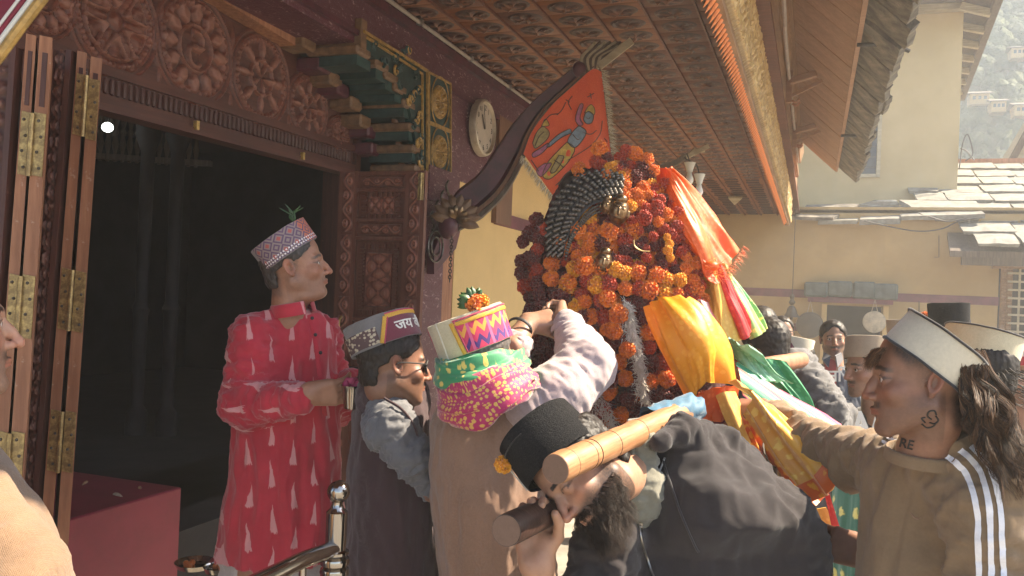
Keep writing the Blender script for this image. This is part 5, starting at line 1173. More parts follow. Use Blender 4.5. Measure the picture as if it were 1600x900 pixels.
# stripes
def stripes(name, cols, f, attr='puv', axis=0, rough=.6):
    t = NT(name); s = t.sep(t.co(attr=attr)); x = t.ma('FRACT', t.ma('MULTIPLY', s[axis], f)); r = t.n('ValToRGB'); r.color_ramp.interpolation = 'CONSTANT'; t.put(r.inputs[0], x)
    for i, (p, c) in enumerate(cols):
        e = r.color_ramp.elements[i] if i < 2 else r.color_ramp.elements.new(p); e.position = p; e.color = c4(c)
    t.out(r.outputs[0], rough, t.bump(t.noise(200, 3, .6, t.co(attr=attr)), .3, .001)); return t
stripes('sari_stripe', [(0, (.42, .02, .10)), (.16, (.60, .50, .12)), (.20, (.04, .30, .15)), (.42, (.55, .60, .15)), (.46, (.03, .22, .12)), (.66, (.35, .70, .60)), (.70, (.04, .26, .13)), (.92, (.50, .25, .05))], 1.0)
stripes('pink_band', [(0, (.40, .04, .05)), (.35, (.62, .52, .50)), (.5, (.55, .25, .28)), (.8, (.62, .52, .50))], 11, axis=1); plain('trim_red_flat', (.45, .04, .12), .7)
stripes('pink_white', [(0, (.62, .55, .50)), (.4, (.40, .05, .10)), (.55, (.65, .58, .52)), (.8, (.45, .12, .14))], 38)
plain('leaf_green', (.035, .11, .02), .45, .4, 40, .3)

_t = NT('felt_black'); _n1 = _t.noise(70, 5, .75); _n2 = _t.noise(420, 3, .8)
_t.out(_t.mix(_t.step(_n2, .45, .75), (.008, .008, .009, 1), (.040, .038, .036, 1)), .95, _t.bump(_n2, 1., .0015, _t.bump(_n1, .6, .005))); _t.b.inputs['Specular IOR Level'].default_value = .15
# ================================================================ people
def GB(fields, m=.03):
    P = []
    for q in fields:
        if isinstance(q, Loft):
            for i in range(len(q.t)):
                for sx in (-1, 1):
                    for sy in (-1, 1): P.append(q.o-CU*q.t[i]+CR*(q.cx[i]+sx*q.rx[i])+CF*(q.cy[i]+sy*q.ry[i]))
        else:
            for c, r in ((q[0], q[2]), (q[1], q[3])):
                for e in np.eye(3): P += [np.asarray(c)+e*r, np.asarray(c)-e*r]
    P = np.array(P); return P.min(0)-m, P.max(0)+m
def G(name, per, fields, mat, vox=.007, **k):
    lo, hi = GB(fields, .03); return garment(name, per.root if hasattr(per, 'root') else per, fields, mat, vox, lo=lo, hi=hi, **k)
def sleeve(pts, rad, k=.03): return [(pts[i], pts[i+1], rad[i], rad[i+1], k) for i in range(len(pts)-1)]
def uv_mix(torso_fn, sl):                                    # torso coordinates, switching to sleeve coordinates where a sleeve is nearer
    def g(V):
        uv = torso_fn(V); d0 = None
        return uv
    return g
def uvL(ref, v=2.6):                                         # flat chart seen from the front of the garment, wrapping with depth
    def g(V): q = V-ref; x = q @ CR; y = q @ CF; return np.stack([x+.55*y, -(q @ CU)], 1)
    return g
def collar(per, c, up, r, h, mat, seg=40, gap=None, tilt=None, name='collar', thick=.004, ry=None, open_dir=None, open_w=0):
    """stand collar: a thin band round the neck"""
    u = nrm(up); f = nrm(open_dir-np.dot(open_dir, u)*u) if open_dir is not None else nrm(np.cross(u, CR)); s = np.cross(f, u); a = np.linspace(open_w, 2*pi-open_w, seg) if open_w else np.linspace(0, 2*pi, seg)
    ry = ry or r; rows = []
    for rr, hh in ((r*1.05, -.01), (r*1.02, h*.5), (r, h), (r-.003, h+.001), (r-.004, h*.9), (r-.001, -.01)): rows.append(np.stack([c+f*cos(x)*(rr*ry/r)+s*sin(x)*rr+u*(hh) for x in a]))
    return MB().grid(np.array(rows), uv=np.stack([np.tile(a*r, (6, 1)), np.tile(np.arange(6)[:, None]*.01, (1, seg))], -1)).build(name, mat, per.root, smooth=True, uv=True)
def button(per, p, n, r=.006, mat='ink'): B = MB(); B.ball(p+nrm(n)*.001, (r, r, r*.5), R=basis(cv(0, 1, 0), n), seg=10, rings=5); return B.build('button', mat, per.root)

from mathutils.bvhtree import BVHTree
_BV = {}
def drape_on(o, px, py, fallback):
    if o.name not in _BV: me = o.data; v = [tuple(np.array(p.co[:])+WM[o.name][:3, 3]) for p in me.vertices]; _BV[o.name] = BVHTree.FromPolygons(v, [tuple(p.vertices) for p in me.polygons])
    loc, nr, i, dd = _BV[o.name].ray_cast(Vector(CP.tolist()), Vector(nrm(ray(px, py)).tolist())); return (np.array(loc[:]), np.array(nr[:])*(1 if np.dot(nr[:], CF) < 0 else -1)) if loc is not None else (at(px, py, fallback), -CF)

# ---------------------------------------------------------------- man in the red kurta
cv = frame(463, 414); V1 = 2.62
k1 = Person('man in red kurta with pale arrow motifs, holding a steel cup at the doorway', at(461, 415, V1), cv(.98, .13, -.12), cv(-.13, .98, 0), s_=.99, skin=(.34, .165, .10), neck=at(452, 500, V1+.02), hat=(at(455, 398, V1), cv(-.57, .82, .05), .04),
            p=dict(stubble=.22, moust=.3, age=1, nose=1.05, hair=(.055, .045, .04), hairt=.004, fade=.55, belly=1, lips=1.1, sideb=.6, gaze=(0, .05)))
SHn, SHf = at(398, 528, V1-.03), at(500, 520, V1+.20); EL = at(381, 632, V1-.08); WR = at(462, 622, V1-.20)
hd = k1.hand(at(478, 616, V1-.21), cv(.98, .06, -.10), cv(.10, -.25, -.95)*-1, +1, 1.03, curl=(.38, .42, .45, .5), thumb=(.3, .30))
hd.append((WR, at(484, 616, V1-.21), .029, .024, .02)); k1.limb([at(440, 640, V1+.05), at(440, 900, V1+.05)], [.08, .08])
k1.limb([at(400, 820, V1+.02), at(392, 1230, V1+.03)], [.07, .045]); k1.limb([at(470, 820, V1+.12), at(480, 1225, V1+.15)], [.07, .045]); k1.body(); k1.hair()
k1.p['hairline'] = .0
tor = Loft(V1+.06, [(473, 432, 486, .06), (488, 410, 503, .085), (515, 384, 518, .105), (560, 372, 523, .125), (640, 372, 526, .135), (720, 362, 530, .14), (800, 352, 534, .15), (866, 342, 536, .16)], 2.2)
slv = sleeve([SHn, EL, at(466, 624, V1-.20)], [.078, .068, .047], .035)+sleeve([SHf, at(530, 640, V1+.22), at(548, 600, V1+.05)], [.07, .055, .045], .03)
_zc = V1
def uvk(V):
    uv = uvL(at(440, 500, V1))(V); a = nrm(at(466, 624, V1-.2)-EL); q = V-EL; al = q @ a; pr_ = np.linalg.norm(q-al[:, None]*a, axis=1); m = (al > -.05) & (pr_ < .088) & (al < .3) & ((V-at(440, 500, V1)) @ CF < -.02)
    uv[m] = np.stack([(q @ CU)[m]+.02, al[m]+.5], 1); return uv
G('kurta', k1, [tor]+slv, 'ikat_red', .0062, fold=.009, k=.035, uvf=uvk, fs=.75, cut=lambda P: np.maximum(-1, -( (P @ A3(0,0,1)) - .62 )) if 0 else np.full(len(P), -1.))
# button placket, collar, side slit showing the pyjama
c1 = at(459, 487, V1+.015); collar(k1, c1, cv(-.16, 1, 0), .067, .030, 'ikat_red', open_dir=cv(.7, 0, -.7), open_w=.22)
pl = catmull([at(x, y, v) for x, y, v in ((483, 492, V1-.060), (492, 530, V1-.085), (500, 590, V1-.095), (508, 650, V1-.09))], 8)
MB().tube(pl, .007, 8, sx=.35, up=CR).build('placket', 'ikat_red', k1.root)
for x, y, v in ((488, 497, V1-.075), (493, 523, V1-.095), (501, 551, V1-.105), (508, 600, V1-.105)): button(k1, at(x, y, v), -CF, .006)
MB().prism([at(x, y, V1-.062) for x, y in ((383, 740), (394, 738), (390, 800), (386, 880), (374, 880), (379, 800))], CF*.03).build('pyjama_leg', 'pyjama', k1.root)
for (x, y, x2, y2) in ((385, 870, 392, 1230), (470, 850, 485, 1230)): G('pyjama', k1, [(at(x, y, V1+.05), at(x2, y2, V1+.05), .085, .06, .02)], 'pyjama', .012, fold=.008)
for x, y, v in ((392, 1235, V1), (480, 1235, V1+.12)): p = at(x, y, v); p[2] = .03; MB().ball(p+A3(.05, 0, 0), (.13, .05, .035)).build('shoe', 'trousers_dark', k1.root)
ho, W_, S_ = cap_hat(k1.root, at(455, 398, V1), cv(-.57, .82, .05), cv(.82, .57, -.10), .084, .094, .076, 'wool_grey', 'weave_geo', None, 2.55, .98, flare=1.02, slant=0)
for i in range(8):                                            # grass tucked in the cap
    b = at(459, 348, V1-.02); P = [b, b+cv(random.uniform(-.02, .03), .022, random.uniform(-.01, .01)), b+cv(random.uniform(-.045, .035), random.uniform(.035, .06), 0)]
    MB().tube(catmull(P, 4), [.0022]*8+[.0006], 4).build('grass_blade', 'leaf_green', ho) if 'leaf_green' in MATS else None
cup = thing('steel_cup', 'small steel cup held in the hand of the man in the red kurta', 'cup', at(549, 620, V1-.22))
Mc = mat4(np.eye(3), at(549, 639, V1-.235)); MB().lathe([(.018, 0), (.022, .002), (.026, .03), (.031, .062), (.034, .068), (.032, .066), (.024, .03), (.019, .006), (.001, .006)], 24, Mc).build('cup_body', 'steel', cup)
for q in range(7): MB().ball(at(541+q*3, 600-(q % 2)*5, V1-.23+.01*(q % 3)), .011, seg=7, rings=5).build('petal', 'trim_red_flat' if 'trim_red_flat' in MATS else 'orange_petal', cup)

# ---------------------------------------------------------------- man in maroon cap and dark vest
cv = frame(616, 570); V2 = 2.36
k2 = Person('man in maroon and gold cap with sunglasses, dark vest over a grey shirt', at(616, 570, V2), cv(.955, -.06, .22), cv(.10, .985, .05), s_=1.0, skin=(.25, .125, .078), neck=at(612, 622, V2+.02), vox=.003,
            p=dict(stubble=.45, moust=.8, nose=1.0, hairt=.004, sideb=.9))
S2 = at(590, 640, V2-.06); E2 = at(628, 700, V2-.10); W2 = at(676, 756, V2-.02)
k2.hand(at(668, 765, V2-.05), cv(.95, -.15, .2), cv(.1, -.3, .9), -1, .95, curl=(.7, .7, .8, .8), thumb=(.3, .2)); k2.limb([at(612, 690, V2+.08), at(612, 1150, V2+.1)], [.07, .06]); k2.limb([W2, at(670, 765, V2-.05)], [.028, .024]); k2.limb([at(590, 1100, V2+.1), at(590, 1350, V2+.1)], [.07, .05]); k2.limb([at(650, 1100, V2+.15), at(650, 1350, V2+.15)], [.07, .05])
k2.body(); k2.hair()
t2 = Loft(V2+.10, [(588, 585, 640, .06), (602, 570, 655, .09), (640, 552, 668, .12), (720, 545, 678, .14), (820, 544, 688, .15), (900, 540, 690, .15), (1050, 540, 690, .15)], 2.2)
G('vest', k2, [t2, (at(588, 618, V2+.02), at(640, 618, V2+.14), .06, .06, .03)], 'vest_maroon', .008, fold=.005)
G('shirt_sleeve', k2, sleeve([at(606, 652, V2-.02), at(610, 668, V2-.05), at(642, 712, V2-.07), at(676, 760, V2-.03)], [.066, .070, .056, .040]), 'shirt_grey', .006, fold=.010)
MB().tube(catmull([at(x, y, V2-.105+(y-600)*.0002) for x, y in ((600, 622), (628, 640), (648, 668), (655, 700))], 6), .004, 6).build('armhole_seam', 'vest_maroon', k2.root)
collar(k2, at(616, 612, V2+.02), cv(.05, 1, 0), .066, .03, 'vest_maroon', open_dir=cv(1, 0, .2), open_w=.25)
ho, W_, S_ = cap_hat(k2.root, at(604, 541, V2), cv(-.34, .93, .10), cv(.90, .40, .25), .085, .103, .082, 'wool_grey', 'maroon_velvet', ((.012, 'trim_gold', .0), (.004, 'trim_red', .007)), 1.85, .84, flare=.99, slant=.16)
# embroidered back panel and the greeting on the band
def on_hat(W_, S_, txt, size, u0, z0, mat, rxy=.093, par=None, off=.0045, flare_f=1.015, h=.08):
    v, f = text_mesh(txt, size, .0006, .0006); a = u0-v[:, 0]/rxy
    # subdivide not needed: letters are small
    P = np.array([S_(1.012+.0*z, z0+y, np.array([x]), off+z)[0] for x, y, z in zip(a, v[:, 1], v[:, 2])]); MB().add(W_(P), f).build('lettering', mat, par, smooth=False)
on_hat(W_, S_, 'जय वी', .040, .86, .033, 'print_white', par=ho)
u = np.linspace(pi*1.02, pi*.60, 20)
Gp = np.array([[S_(1.006, z, np.array([x]), .002)[0] for z in np.linspace(.004, .05, 6)] for x in u]); MB().grid(W_(Gp.reshape(-1, 3)).reshape(Gp.shape), uv=np.stack(np.meshgrid(u*.09, np.linspace(0, .05, 6), indexing='ij'), -1)).build('embroidered_panel', 'embroider_grey', ho, uv=True)
# sunglasses
gl = MB(); Wh = k2.W
for sx in (-1, 1):
    a = np.linspace(0, 2*pi, 18); P = [Wh((sx*(.032+.022*cos(q)), .089-.010*abs(cos(q))*(1 if sx*cos(q) > 0 else 0), -.002+.018*sin(q))) for q in a]; gl.tube(P, .0032, 6)
    gl.tube(catmull([Wh((sx*.056, .078, .004)), Wh((sx*.073, .055, .005)), Wh((sx*.079, .0, .004)), Wh((sx*.079, -.016, -.004))], 5), .0020, 6)
gl.tube([Wh((-.011, .092, .003)), Wh((0, .095, .005)), Wh((.011, .092, .003))], .002, 6); go = gl.build('sunglasses', 'ink', k2.root, smooth=True)
for sx in (-1, 1): a = np.linspace(0, 2*pi, 18)[:-1]; MB().add([Wh((sx*(.032+.021*cos(q)), .0885-.009*abs(cos(q))*(1 if sx*cos(q) > 0 else 0), -.002+.017*sin(q))) for q in a], [tuple(range(17))]).build('lens', 'glass_dark', go)

# ---------------------------------------------------------------- man in the tan shawl seen from behind
cv = frame(760, 550); V3 = 2.12
k3 = Person('man seen from behind in tan shawl, woven flat cap with flowers, pink and green scarf', at(754, 562, V3), cv(.66, -.05, .74), cv(-.02, .99, .08), s_=.95, skin=(.33, .185, .12), neck=at(748, 610, V3+.02), vox=.0032, hat=(at(744, 544, V3), cv(-.33, .94, -.05), .03),
            p=dict(stubble=.75, hair=(.10, .085, .08), hairt=.003, sideb=.8))
HR = at(874, 498, V3+.30); HL = at(828, 503, V3+.34)
k3.hand(at(880, 503, V3+.30), cv(.10, .45, .80), cv(-.9, -.1, .3), +1, .95, curl=(.9, .95, 1., 1.1), thumb=(.5, .5)); k3.hand(at(822, 505, V3+.30), cv(.96, .20, .10), cv(.1, -.75, .6), +1, 1.0, curl=(.55, .6, .7, .75), thumb=(.3, .3))
k3.extra[1].append((at(800, 545, V3+.22), at(824, 505, V3+.305), .042, .026, .02)); k3.extra[0].append((at(888, 520, V3+.28), at(880, 503, V3+.30), .03, .026, .02)); k3.limb([at(755, 700, V3+.1), at(755, 1100, V3+.12)], [.08, .08]); k3.limb([at(720, 1100, V3+.1), at(720, 1500, V3+.12)], [.08, .05]); k3.limb([at(800, 1100, V3+.1), at(800, 1500, V3+.12)], [.08, .05])
k3.body(); k3.hair()
t3 = Loft(V3+.12, [(600, 720, 800, .07), (622, 692, 836, .12), (660, 674, 850, .145), (720, 671, 850, .16), (800, 677, 860, .17), (900, 690, 870, .17), (1100, 690, 880, .17)], 2.3)
G('shawl', k3, [t3], 'shawl_tan', .008, fold=.006)
G('sleeve', k3, sleeve([at(828, 640, V3+.06), at(870, 618, V3+.08), at(915, 572, V3+.14), at(905, 545, V3+.20), at(888, 508, V3+.28)], [.085, .082, .074, .058, .044], .04), 'sleeve_mauve', .0062, fold=.0055, fs=.55, seed=3)
collar(k3, at(887, 512, V3+.275), cv(-.15, .9, .35), .048, .006, 'sleeve_mauve', name='cuff')
G('sleeve', k3, sleeve([at(760, 600, V3+.20), at(790, 575, V3+.24), at(806, 540, V3+.24)], [.07, .062, .046]), 'sleeve_mauve', .008, fold=.008)
for q, r_ in ((0, .034), (.008, .034)): pass
wt = MB(); wr0 = at(812, 513, V3+.265); ax_ = nrm(at(826, 503, V3+.31)-at(800, 545, V3+.22)); s_a = nrm(np.cross(ax_, CF)); s_b = np.cross(ax_, s_a)
wt.tube([wr0+(s_a*cos(q)+s_b*sin(q))*.036 for q in np.linspace(0, 2*pi, 24)], .006, 8, up=ax_, sx=.5); wt.build('watch_strap', 'ink', k3.root, smooth=True)
# scarf: thick twisted rolls round the neck and over the shoulder
def roll(name, per, P, r, mat, seg=40, n=10, amp=.25, freq=7, tw=3., sx=.6, seed=0, flat=None):
    P = catmull(P, n); m = len(P); T = np.gradient(P, axis=0); T /= np.linalg.norm(T, axis=1, keepdims=True); a = np.linspace(0, 2*pi, seg, endpoint=False); rr = np.interp(np.linspace(0, 1, m), np.linspace(0, 1, len(r)), r); u = nrm(np.cross(T[0], CR)); V = []; UV = []; L = 0
    for i in range(m):
        u = nrm(u-T[i]*np.dot(u, T[i])); w = np.cross(T[i], u); L += np.linalg.norm(P[i]-P[i-1]) if i else 0
        pl_ = 1+amp*(1-np.abs(vn(np.stack([np.cos(a)*2+9*seed, np.sin(a)*2, a*0+L*freq], 1), 1.3, seed))*2.2)*.6+amp*.3*np.cos(a*freq+tw*L*10)
        V.append(P[i]+((np.cos(a)*pl_*rr[i])[:, None]*u+(np.sin(a)*pl_*rr[i]*sx)[:, None]*w)); UV.append(np.stack([a*rr[i], a*0+L], 1))
    B = MB(); B.grid(np.array(V), uv=np.array(UV), wrap=True); return B.build(name, mat, per.root if hasattr(per, 'root') else per, smooth=True, uv=True)
roll('green_scarf', k3, [at(x, y, v) for x, y, v in ((694, 576, V3-.02), (700, 590, V3-.09), (740, 592, V3-.13), (785, 582, V3-.10), (812, 570, V3-.02), (815, 566, V3+.08))], [.035, .040, .043, .042, .035, .02], 'scarf_green', amp=.5, freq=6, seed=2)
roll('green_scarf', k3, [at(x, y, v) for x, y, v in ((697, 572, V3), (706, 573, V3-.06), (750, 572, V3-.09), (795, 568, V3-.05))], [.022, .026, .026, .02], 'scarf_green', amp=.35, freq=6, seed=4)
roll('pink_scarf', k3, [at(x, y, v) for x, y, v in ((697, 612, V3-.02), (702, 630, V3-.10), (740, 632, V3-.15), (785, 606, V3-.15), (820, 592, V3-.09), (836, 592, V3-.02))], [.036, .049, .050, .045, .034, .020], 'scarf_pink', amp=.45, freq=5, seed=1, sx=.5)
roll('pink_scarf', k3, [at(x, y, v) for x, y, v in ((694, 600, V3-.03), (712, 602, V3-.12), (745, 603, V3-.145), (780, 590, V3-.13))], [.02, .026, .024, .016], 'scarf_pink', amp=.35, freq=8, seed=5)
for k in range(9): a = at(790+k*6, 622-k*3.4, V3-.085+k*.004); MB().tube(catmull([at(795+k*5, 604-k*1.4, V3-.11), a, a+cv(random.uniform(-.006, .012), -.03, .01)], 4), .0022, 5).build('tassel', 'wool_white', k3.root)
ho, W_, S_ = cap_hat(k3.root, at(744, 544, V3), cv(-.33, .94, -.05), cv(.80, .25, .52), .088, .100, .092, 'wool_cream', 'weave_zigzag', ((.010, 'trim_gold', -.006), (.004, 'trim_red', .003)), 2.40, .88, flare=1.03, slant=-.04, seam=2.9)

def leaf(par, b, d, n, L=.05, w=.012, m='leaf_green'):
    d = nrm(d); s = nrm(np.cross(d, n)); n = np.cross(s, d); t_ = np.linspace(0, 1, 9); G_ = np.array([[b+d*L*q+n*(.25*L*q*(1-q)*2-.10*L*abs(e))+s*w*e*sin(pi*min(1, q*.96+.04))**.8 for e in (-1, -.5, 0, .5, 1)] for q in t_]); return MB().grid(G_).build('leaf', m, par, smooth=True)
fc = at(741, 474, V3-.05)
for k, (dx, dy, dz) in enumerate(((-.9, .25, 0), (-1, .0, .2), (-.7, .6, .1), (-.4, .9, 0), (-.15, 1, .1), (.45, .85, -.2), (.3, 1, .2), (-.95, -.2, .2), (-.8, .45, -.3))): leaf(ho, fc+cv(0, 0, 0), cv(dx, dy, dz), -CF+CU*.4, .045 if k != 5 else .04, .010)

# ---------------------------------------------------------------- marigold flower meshes
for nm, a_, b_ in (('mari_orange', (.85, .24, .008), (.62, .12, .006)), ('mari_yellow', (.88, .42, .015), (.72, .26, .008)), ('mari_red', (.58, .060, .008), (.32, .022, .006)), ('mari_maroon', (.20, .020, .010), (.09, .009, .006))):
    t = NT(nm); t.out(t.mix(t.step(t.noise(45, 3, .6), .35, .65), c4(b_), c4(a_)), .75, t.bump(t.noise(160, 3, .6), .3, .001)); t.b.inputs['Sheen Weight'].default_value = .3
def marigold(mat, sd, r=.028, rings=6, full=1.0):
    rr = np.random.RandomState(sd); B = MB(); B.ball((0, 0, 0), r*.55, seg=8, rings=5)
    ga = pi*(3-5**.5); n = 62
    for i in range(n):
        z = 1-1.55*(i+.5)/n; ph = i*ga; s = math.sqrt(max(0, 1-z*z)); d = A3(s*cos(ph), s*sin(ph), z); u = nrm(np.cross(d, A3(.1, .2, 1))); w = np.cross(d, u); tw = rr.uniform(0, 6.28); uu = u*cos(tw)+w*sin(tw); ww = np.cross(d, uu)
        L = r*rr.uniform(.90, 1.12); W_p = r*rr.uniform(.26, .36); rf = r*.10
        base = d*r*.45; V = [base-uu*W_p*.3, base+uu*W_p*.3, d*L*.85+uu*W_p+ww*rf, d*L+uu*W_p*.5-ww*rf, d*L*1.02+ww*rf*1.2, d*L-uu*W_p*.5-ww*rf, d*L*.85-uu*W_p+ww*rf]
        B.add(np.array(V), [(0, 1, 2, 3), (0, 3, 4, 5), (0, 5, 6)])
    return B.mesh('marigold', [MATS[mat]], False)
MG = {m: [marigold('mari_'+m, k*7+1) for k in range(2)] for m in ('orange', 'yellow', 'red', 'maroon')}
def rotR(rr=random): q = np.array([rr.gauss(0, 1) for _ in range(4)]); q /= np.linalg.norm(q); w, x, y, z = q; return np.array([[1-2*(y*y+z*z), 2*(x*y-z*w), 2*(x*z+y*w)], [2*(x*y+z*w), 1-2*(x*x+z*z), 2*(y*z-x*w)], [2*(x*z-y*w), 2*(y*z+x*w), 1-2*(x*x+y*y)]])
def put_mari(par, p, col, s=1., name='marigold', face=None):
    R = rotR() if face is None else basis(nrm(np.cross(face, A3(.3, .1, 1))), face) @ np.array([[cos(a_ := random.uniform(0, 6.28)), -sin(a_), 0], [sin(a_), cos(a_), 0], [0, 0, 1]])
    return put(name, random.choice(MG[col]), par, mat4(R, p, s*random.uniform(.9, 1.1)))
put_mari(ho, fc+cv(.006, -.004, -.01), 'orange', .95); put_mari(ho, fc+cv(.018, .002, -.0), 'yellow', .7)

# ---------------------------------------------------------------- bowed bearded man
cv = frame(907, 735); V4 = 1.66
k4 = Person('bearded man in black felt cap and dark hoodie, bowing his head under the carrying pole', at(907, 735, V4), cv(-.50, -.65, -.57), cv(-.80, .60, .0), s_=1.0, skin=(.37, .20, .125), vox=.0027, neck=at(1018, 722, V4+.25), hat=(at(884, 720, V4), cv(-.66, .74, .12), .05),
            p=dict(nr=.047, noear=1, lipc=.2, stubble=.95, moust=1, open=.0001, hairt=.006, nose=1.15, hair=(.018, .014, .012), sideb=1, brow=1.2))
hh = k4.hand(at(840, 886, V4-.055), cv(-.12, .97, .10), cv(-.10, .12, -1), -1, 1.0, curl=(.72, .80, .86, .9), spread=.06, thumb=(.8, .35)); hh.append((at(840, 886, V4-.055), at(850, 980, V4-.03), .0275, .036, .022))
k4.limb([at(1080, 860, V4+.25), at(1080, 1300, V4+.4)], [.08, .08]); k4.limb([at(1040, 1300, V4+.4), at(1040, 1900, V4+.4)], [.09, .05]); k4.limb([at(1140, 1300, V4+.5), at(1140, 1900, V4+.5)], [.09, .05]); k4.body(); k4.hair()
G('hoodie', k4, [Loft(V4+.22, [(685, 1022, 1120, .08, -.04), (735, 1002, 1190, .16, -.05), (780, 988, 1232, .20, -.04), (830, 940, 1262, .20), (880, 905, 1275, .22), (960, 900, 1280, .22), (1300, 920, 1270, .22)], 2.2),
     (at(1035, 705, V4+.22), at(1130, 748, V4+.26), .080, .090, .05), (at(1130, 750, V4+.26), at(1205, 838, V4+.16), .092, .092, .05), (at(1215, 830, V4+.16), at(1250, 960, V4+.10), .095, .085, .04), (at(950, 850, V4+.06), at(915, 960, V4+.0), .07, .06, .04),
     (at(1032, 688, V4+.06), at(1070, 672, V4+.12), .018, .030, .03), (at(1070, 672, V4+.12), at(1130, 700, V4+.20), .030, .045, .03)], 'hoodie_dark', .0075, fold=.010, k=.05, fs=.6)
G('tee', k4, [(at(992, 688, V4+.11), at(990, 758, V4+.10), .042, .060, .03), (at(995, 760, V4+.10), at(985, 810, V4+.12), .058, .065, .03)], 'tee_olive', .006, fold=.008)
_te = [o for o in COL.objects if o.name == 'tee'][0]; MB().tube([(lambda h: h[0]+h[1]*.001)(drape_on(_te, x, y, V4)) for x, y in catmull(((988, 696), (985, 730), (976, 762), (966, 788)), 6)], .005, 8).build('neck_rib', 'tee_olive', k4.root, smooth=True)
_hd = [o for o in COL.objects if o.name == 'hoodie'][0]
for _pp in (((1040, 715), (1026, 750), (1010, 785), (999, 812)), ((997, 822), (1003, 850), (1014, 880), (1026, 910))):
    MB().tube([(lambda h: h[0]+h[1]*.002)(drape_on(_hd, x, y, V4)) for x, y in catmull(_pp, 6)], .0022, 6).build('zip', 'steel_dull', k4.root, smooth=True)
_h = drape_on(_hd, 999, 826, V4); MB().box(_h[0]+_h[1]*.004, (.007, .004, .020)).build('zip_pull', 'steel', k4.root)
MB().tube([(lambda h: h[0]+h[1]*.002)(drape_on(_hd, x, y, V4)) for x, y in catmull(((1037, 720), (1060, 790), (1085, 850), (1092, 862)), 6)], .0025, 6).build('drawstring', 'black_rim', k4.root)
ho, W_, S_ = cap_hat(k4.root, at(882, 721, V4), cv(-.64, .73, .22), cv(-.52, -.42, -.74), .084, .097, .098, 'felt_black', None, flare=.95, top_sink=-.003, name='felt_cap')
MB().tube(W_(np.array([S_(f, z, np.array([.62]), .001)[0] for z, f in ((.0, 1.01), (.05, 1.02), (.085, 1.05))])), .0016, 5).build('hat_seam', 'thread', ho)
B = MB(); B.tube(W_(S_(.975, .075, np.linspace(-.5, 1.9, 30), .001)), .0016, 5); B.build('hat_seam', 'wool_black', ho)
put_mari(ho, at(786, 726, V4-.01), 'yellow', .62); 
# beard and moustache
rb = np.random.RandomState(9); n = 2600; q = np.stack([rb.uniform(-.058, .058, n), rb.uniform(.0, .085, n), rb.uniform(-.125, -.045, n)], 1)
q = q[(np.abs(head_sdf(q, k4.p)) < .006) & (q[:, 2] < -.070+.0*q[:, 1]-.3*(np.abs(q[:, 0]) < .025)*0.0)]
i0 = 0
qs = []
while i0 < 40 and len(qs) < 3600:
    c_ = np.stack([rb.uniform(-.066, .066, 4000), rb.uniform(-.005, .095, 4000), rb.uniform(-.125, -.038, 4000)], 1); d_ = head_sdf(c_, k4.p); ax = np.abs(c_[:, 0])
    ok = (np.abs(d_) < .0025) & ((c_[:, 2] < -.069-.0*ax) | ((c_[:, 2] < -.05+.0*ax) & (ax > .030)) | ((np.abs(c_[:, 2]+.050) < .005) & (ax < .03) & (c_[:, 1] > .07))) & (c_[:, 1] > .0); qs += c_[ok].tolist(); i0 += 1
q = np.array(qs); gr = np.stack([head_sdf(q+np.eye(3)[i]*.001, k4.p)-head_sdf(q-np.eye(3)[i]*.001, k4.p) for i in range(3)], 1); gr /= np.linalg.norm(gr, axis=1, keepdims=True)
m_ = np.abs(q[:, 2]+.050) < .0055; dl = gr*.45+A3(0, .35, -1)*1.0; dl[m_] = gr[m_]*.35+np.stack([np.sign(q[m_, 0])*1.0, q[m_, 0]*0+.1, q[m_, 0]*0-.45], 1)
Lh = np.where(m_, .030, .022+.028*(np.abs(q[:, 0]) < .03)); 
strands('beard', k4.root, k4.root, k4.W(q), dl @ k4.R.T, Lh, 7, .0005, .30, .10, ((.010, .007, .006), (.060, .036, .024)), flow=cv(.25, -.2, 0), seed=3, clump=12, wave=.003, waves=1.3)

# ---------------------------------------------------------------- youth in the white cap
cv = frame(1443, 603); V5 = 1.52
k5 = Person('young man with shoulder length hair, white pillbox cap and brown sweatshirt with white stripes', at(1441, 594, V5), cv(-.97, .03, -.17), cv(.04, .99, 0), s_=.94, skin=(.25, .125, .078), vox=.0025, neck=at(1442, 705, V5+.03), hat=(at(1441, 571, V5), cv(.65, .76, 0), .035),
            p=dict(nr=.045, stubble=.42, moust=1, nose=.84, hairt=.006, fade=.85, hair=(.018, .013, .011), hairline=.018, sideb=.3, lips=1.1, gaze=(0, -.02), ear=.88))
k5.hand(at(1192, 638, V5+.78), cv(-.95, .10, .25), cv(.1, -.9, .2), -1, 1., curl=(.4, .45, .5, .6), thumb=(.3, .2)); k5.extra[0].append((at(1225, 655, V5+.66), at(1190, 638, V5+.78), .034, .025, .02))
k5.hand(at(1362, 868, V5+.30), cv(-.97, .20, .1), cv(.05, -.2, .95), +1, .98, curl=(1.0, 1.1, 1.15, 1.2), thumb=(.2, .6)); k5.extra[1].append((at(1362, 868, V5+.30), at(1450, 900, V5+.25), .027, .04, .02))
k5.limb([at(1470, 860, V5+.14), at(1470, 1300, V5+.14)], [.07, .07]); k5.limb([at(1440, 1300, V5+.1), at(1440, 1900, V5+.1)], [.08, .05]); k5.limb([at(1520, 1300, V5+.1), at(1520, 1900, V5+.1)], [.08, .05]); k5.body(tv=.010)
